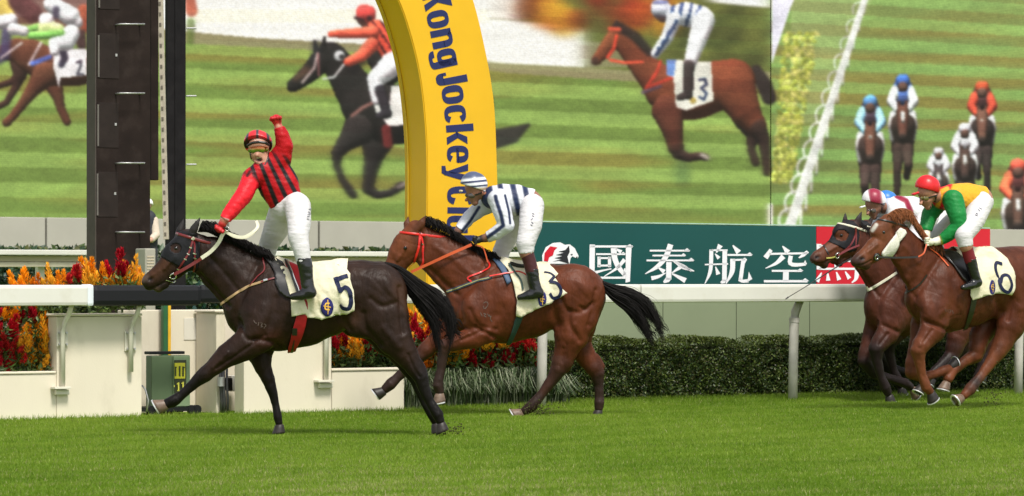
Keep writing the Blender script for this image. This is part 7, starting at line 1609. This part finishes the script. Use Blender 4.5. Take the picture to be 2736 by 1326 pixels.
    stroke(c0([(60, 300, 50), (40, 520, 50), (-40, 560, 50)]), (74, 60, 100), 0.9, 12); stroke(c0([(200, 400, 11), (10, 540, 11)]), (236, 216, 212), 0.9, 4); stroke(c0([(380, 400, 13), (270, 600, 11)]), (226, 206, 204), 0.9, 4); stroke(c0([(300, 590, 22), (460, 530, 20)]), (84, 104, 190), 1, 5)
    poly([(x/3.467, y/3.467) for x, y in [(500, 450), (810, 460), (800, 700), (560, 720), (545, 810), (500, 640)]], (252, 246, 246))
    stroke(c0([(580, 470, 36), (600, 540, 34), (570, 600, 32)]), (52, 44, 60), 1, 6); stroke(c0([(715, 580, 13), (750, 565, 13), (745, 620, 13), (715, 690, 13), (770, 690, 12)]), (66, 58, 70), 1, 4)
    vfig(A0, [('w', (255, 248, 250), [[(660, 310, 70, 0), (620, 400, 62, -.1), (510, 410, 54, -.16), (505, 480, 34, -.2)], [(480, 40, 66, .3), (650, 150, 80, .3), (720, 210, 40, .3)], [(0, 210, 56, .2), (100, 190, 56, .2)]]), ('g', (214, 234, 150), [[(430, 270, 72, 0), (530, 285, 62, 0)]]), ('s', (140, 206, 96), [[(300, 330, 30, -.1), (430, 322, 32, -.14), (560, 310, 30, -.1)], [(280, 270, 26, .1), (400, 240, 28, .1)]]), ('c', (255, 240, 240), [[(430, 190, 62, 0)], [(120, 270, 46, -.05), (220, 290, 38, -.05)]])], h=0.009, amb=0.55)
    stroke(c0([(520, 90, 36), (520, 150, 28)]), (60, 48, 66), 0.9, 8); stroke([(508, 0, 14), (512, 30, 16)], (190, 70, 40), 0.8, 8); stroke([(510, 60, 12), (508, 110, 10)], (90, 110, 40), 0.7, 10)
    # ---- right half: head-on view down the straight
    poly([(2060, -160), (2200, -160), (2112, 20), (2062, 170)], (240, 236, 250))
    poly([(2150, -160), (2420, -160), (2330, 0), (2180, 330), (2110, 330), (2115, 20)], (176, 188, 120), 0.45)
    for i in range(900):
        t = r2.random(); x = 2062+92*r2.random()*(1-0.45*t)+34*(1-t); y = 90+t*400
        blob(x, y, 2.5+r2.random()*5, [(200, 204, 84), (166, 172, 62), (112, 116, 44), (222, 216, 118)][r2.integers(4)], 0.7, 4)
    for k in range(15):                                                # posts and loops of the inner rail
        t = k/14; x = 2318-205*t; y = -40+640*t; s = 0.55+0.6*t
        stroke(spline([(x-4, y, 3.4*s), (x-30*s, y+8*s, 3.4*s), (x-42*s, y+28*s, 3.4*s), (x-38*s, y+54*s, 3.4*s)], 8), (226, 228, 214), 0.9, 3)
        stroke([(x+12*s, y+4, 3.6*s), (x+10*s, y+46*s, 3.6*s)], (236, 236, 226), 0.85, 3); blob(x+8*s, y+50*s, 5*s, (110, 110, 90), 0.7, 5)
    stroke([(2330, -60, 8), (2112, 600, 14)], (250, 250, 240), 1, 3, 0.1)
    stroke([(2058, 550, 7), (2058, 640, 7)], (230, 226, 214), 1, 4)
    def headon(x, y, sx, sy, coat_, silk_, cap, slv, face, ph=1):
        sx, sy = sx*0.86, sy*0.92; q = lambda L: [(a*sx*2+300, b*sy*2+200, r*(sx+sy), l) for a, b, r, l in L]
        vfig((x-150, y-100, 2.0), [('b', coat_, [q([(0, 120, 40, 0), (0, 185, 34, .1)]), q([(-18*ph, 190, 19, 0), (-20*ph, 250, 10, -.05), (-22*ph, 318, 8, 0)]), q([(17*ph, 190, 19, 0), (22*ph, 235, 11, -.14), (15*ph, 272, 8, .1)])]),
              ('t', silk_, [q([(0, 10, 30, .16), (0, 38, 26, .1)])]), ('s', slv, [q([(-27, 16, 14, .12), (-45, 48, 12, 0), (-20, 74, 8, -.15)]), q([(27, 16, 14, .12), (45, 48, 12, 0), (20, 74, 8, -.15)])]), ('w', (228, 226, 220), [q([(-34, 88, 13, .05), (-44, 118, 9, 0), (-38, 160, 7, .02)]), q([(34, 88, 13, .05), (44, 118, 9, 0), (38, 156, 7, .02)])]),
              ('h', face, [q([(0, 78, 18, -.22), (0, 110, 16, -.30), (0, 150, 11, -.38)]), q([(-12, 66, 5, -.2), (-16, 46, 2, -.2)]), q([(12, 66, 5, -.2), (16, 46, 2, -.2)])]), ('m', (44, 36, 34), [q([(0, 154, 11, -.39)])]), ('z', (226, 214, 200), [q([(0, 84, 5, -.33), (1, 108, 4, -.40)])] if ph > 0 else [q([(0, 92, 3, -.33)])]),
              ('f', (96, 66, 56), [q([(0, 6, 14, -.04)])]), ('c', cap, [q([(0, -12, 21, .02)])])], h=0.011, k=0.015, amb=0.42, gain=0.95)
    headon(2412, 228, .80, .98, (62, 48, 42), (70, 96, 160), (70, 120, 214), (226, 234, 226), (92, 56, 46)); headon(2624, 244, .76, .92, (54, 44, 42), (64, 40, 40), (226, 92, 56), (196, 70, 50), (100, 66, 54), -1)
    headon(2325, 284, .80, .98, (66, 50, 46), (66, 50, 62), (96, 160, 222), (150, 206, 236), (96, 60, 48), -1); headon(2578, 354, .72, .84, (60, 46, 42), (238, 236, 240), (238, 236, 240), (240, 236, 236), (70, 52, 46))
    headon(2508, 414, .6, .66, (80, 66, 60), (236, 236, 238), (240, 236, 236), (240, 238, 240), (70, 60, 60)); headon(2720, 456, .95, 1.05, (70, 54, 46), (80, 40, 40), (240, 90, 70), (250, 100, 66), (84, 60, 50))
    # ---- soft focus of the video itself, line noise, edge of each half
    def blur(a, n):
        k = np.exp(-0.5*(np.arange(-n*2, n*2+1)/n)**2); k /= k.sum()
        for ax in (0, 1):
            p = np.pad(a, [(2*n, 2*n) if i == ax else (0, 0) for i in range(3)], mode='edge')
            a = sum(k[i]*np.take(p, range(i, i+a.shape[ax]), axis=ax) for i in range(len(k)))
        return a
    out = blur(img, 1); pan = blur_x(out, 3); lower = np.clip((gy-330)/120, 0, 1)*left
    wgt = np.clip(0.10*left+0.62*lower, 0, 0.85)[..., None]; out = out*(1-wgt)+pan*wgt                        # the camera panned: legs smear
    tone = (st-0.5)[..., None]*np.clip((0.9-out.mean(-1, keepdims=True))*5, 0, 1); figs = np.clip(np.abs(img-(bright*st[..., None]+dark*(1-st[..., None]))).sum(-1)*2, 0, 1)[..., None]
    out = out*(1+tone*figs*np.array((0.07, 0.13, 0.11)))                                                       # bands of the display show over the figures too
    out = out*(1+0.10*noise2(200, 7)[..., None])
    out = out*0.93+0.07*np.array((0.95, 0.97, 0.84))
    out *= (1+0.10*(r2.random((ny, nx))-0.5)+0.06*noise2(3, 2))[..., None]
    out *= (1+0.03*np.sin(vy/2.3*np.pi))[..., None]
    out = np.clip(out, 0, 1)
    linc = np.where(out <= 0.04045, out/12.92, ((out+0.055)/1.055)**2.4)
    t = (gx-CX)/F; Yd = BACK.Yc/(1-BACK.t*t)
    Vx = np.stack([t*Yd, Yd, CAMZ+(HY-gy)/F*Yd], -1)
    return Vx, linc, nx, ny
SV, SC, snx, sny = build_screen()
M_led = bpy.data.materials.new('video_screen_glow'); M_led.use_nodes = True
_n = M_led.node_tree.nodes; _l = M_led.node_tree.links
_b = _n['Principled BSDF']; _a = _n.new('ShaderNodeAttribute'); _a.attribute_name = 'Col'
_b.inputs['Base Color'].default_value = (0.004, 0.004, 0.004, 1); _b.inputs['Roughness'].default_value = 0.8; _b.inputs['Specular IOR Level'].default_value = 0.1
_l.new(_a.outputs['Color'], _b.inputs['Emission Color']); _b.inputs['Emission Strength'].default_value = 1.0/(2**EXPO)
screen = thing('video_screen', BACK.ground(CX), 'giant outdoor video screen showing the race above the grey wall', 'video screen')
def screen_part(name, j0, j1):
    n = j1-j0; idx = np.arange(sny*n).reshape(sny, n)
    q = np.stack([idx[:-1, :-1], idx[1:, :-1], idx[1:, 1:], idx[:-1, 1:]], -1).reshape(-1, 4)
    o = link(name, mesh_np(name, SV[:, j0:j1].reshape(-1, 3), q, SC[:, j0:j1].reshape(-1, 3)), M_led, screen); return o
jm = int((2060+260)/2.6)
tag(screen_part('picture', 0, jm), 'side view of the finish on the left half of the screen')
tag(screen_part('picture', jm, snx), 'head-on view of the runners on the right half of the screen')
mb = MB(); BACK.box(mb, -300, 3060, -200, 650, 0.4, 1.2); mb.build('cabinet', mat('screen_cabinet', (0.03, 0.03, 0.03), 0.7), screen)
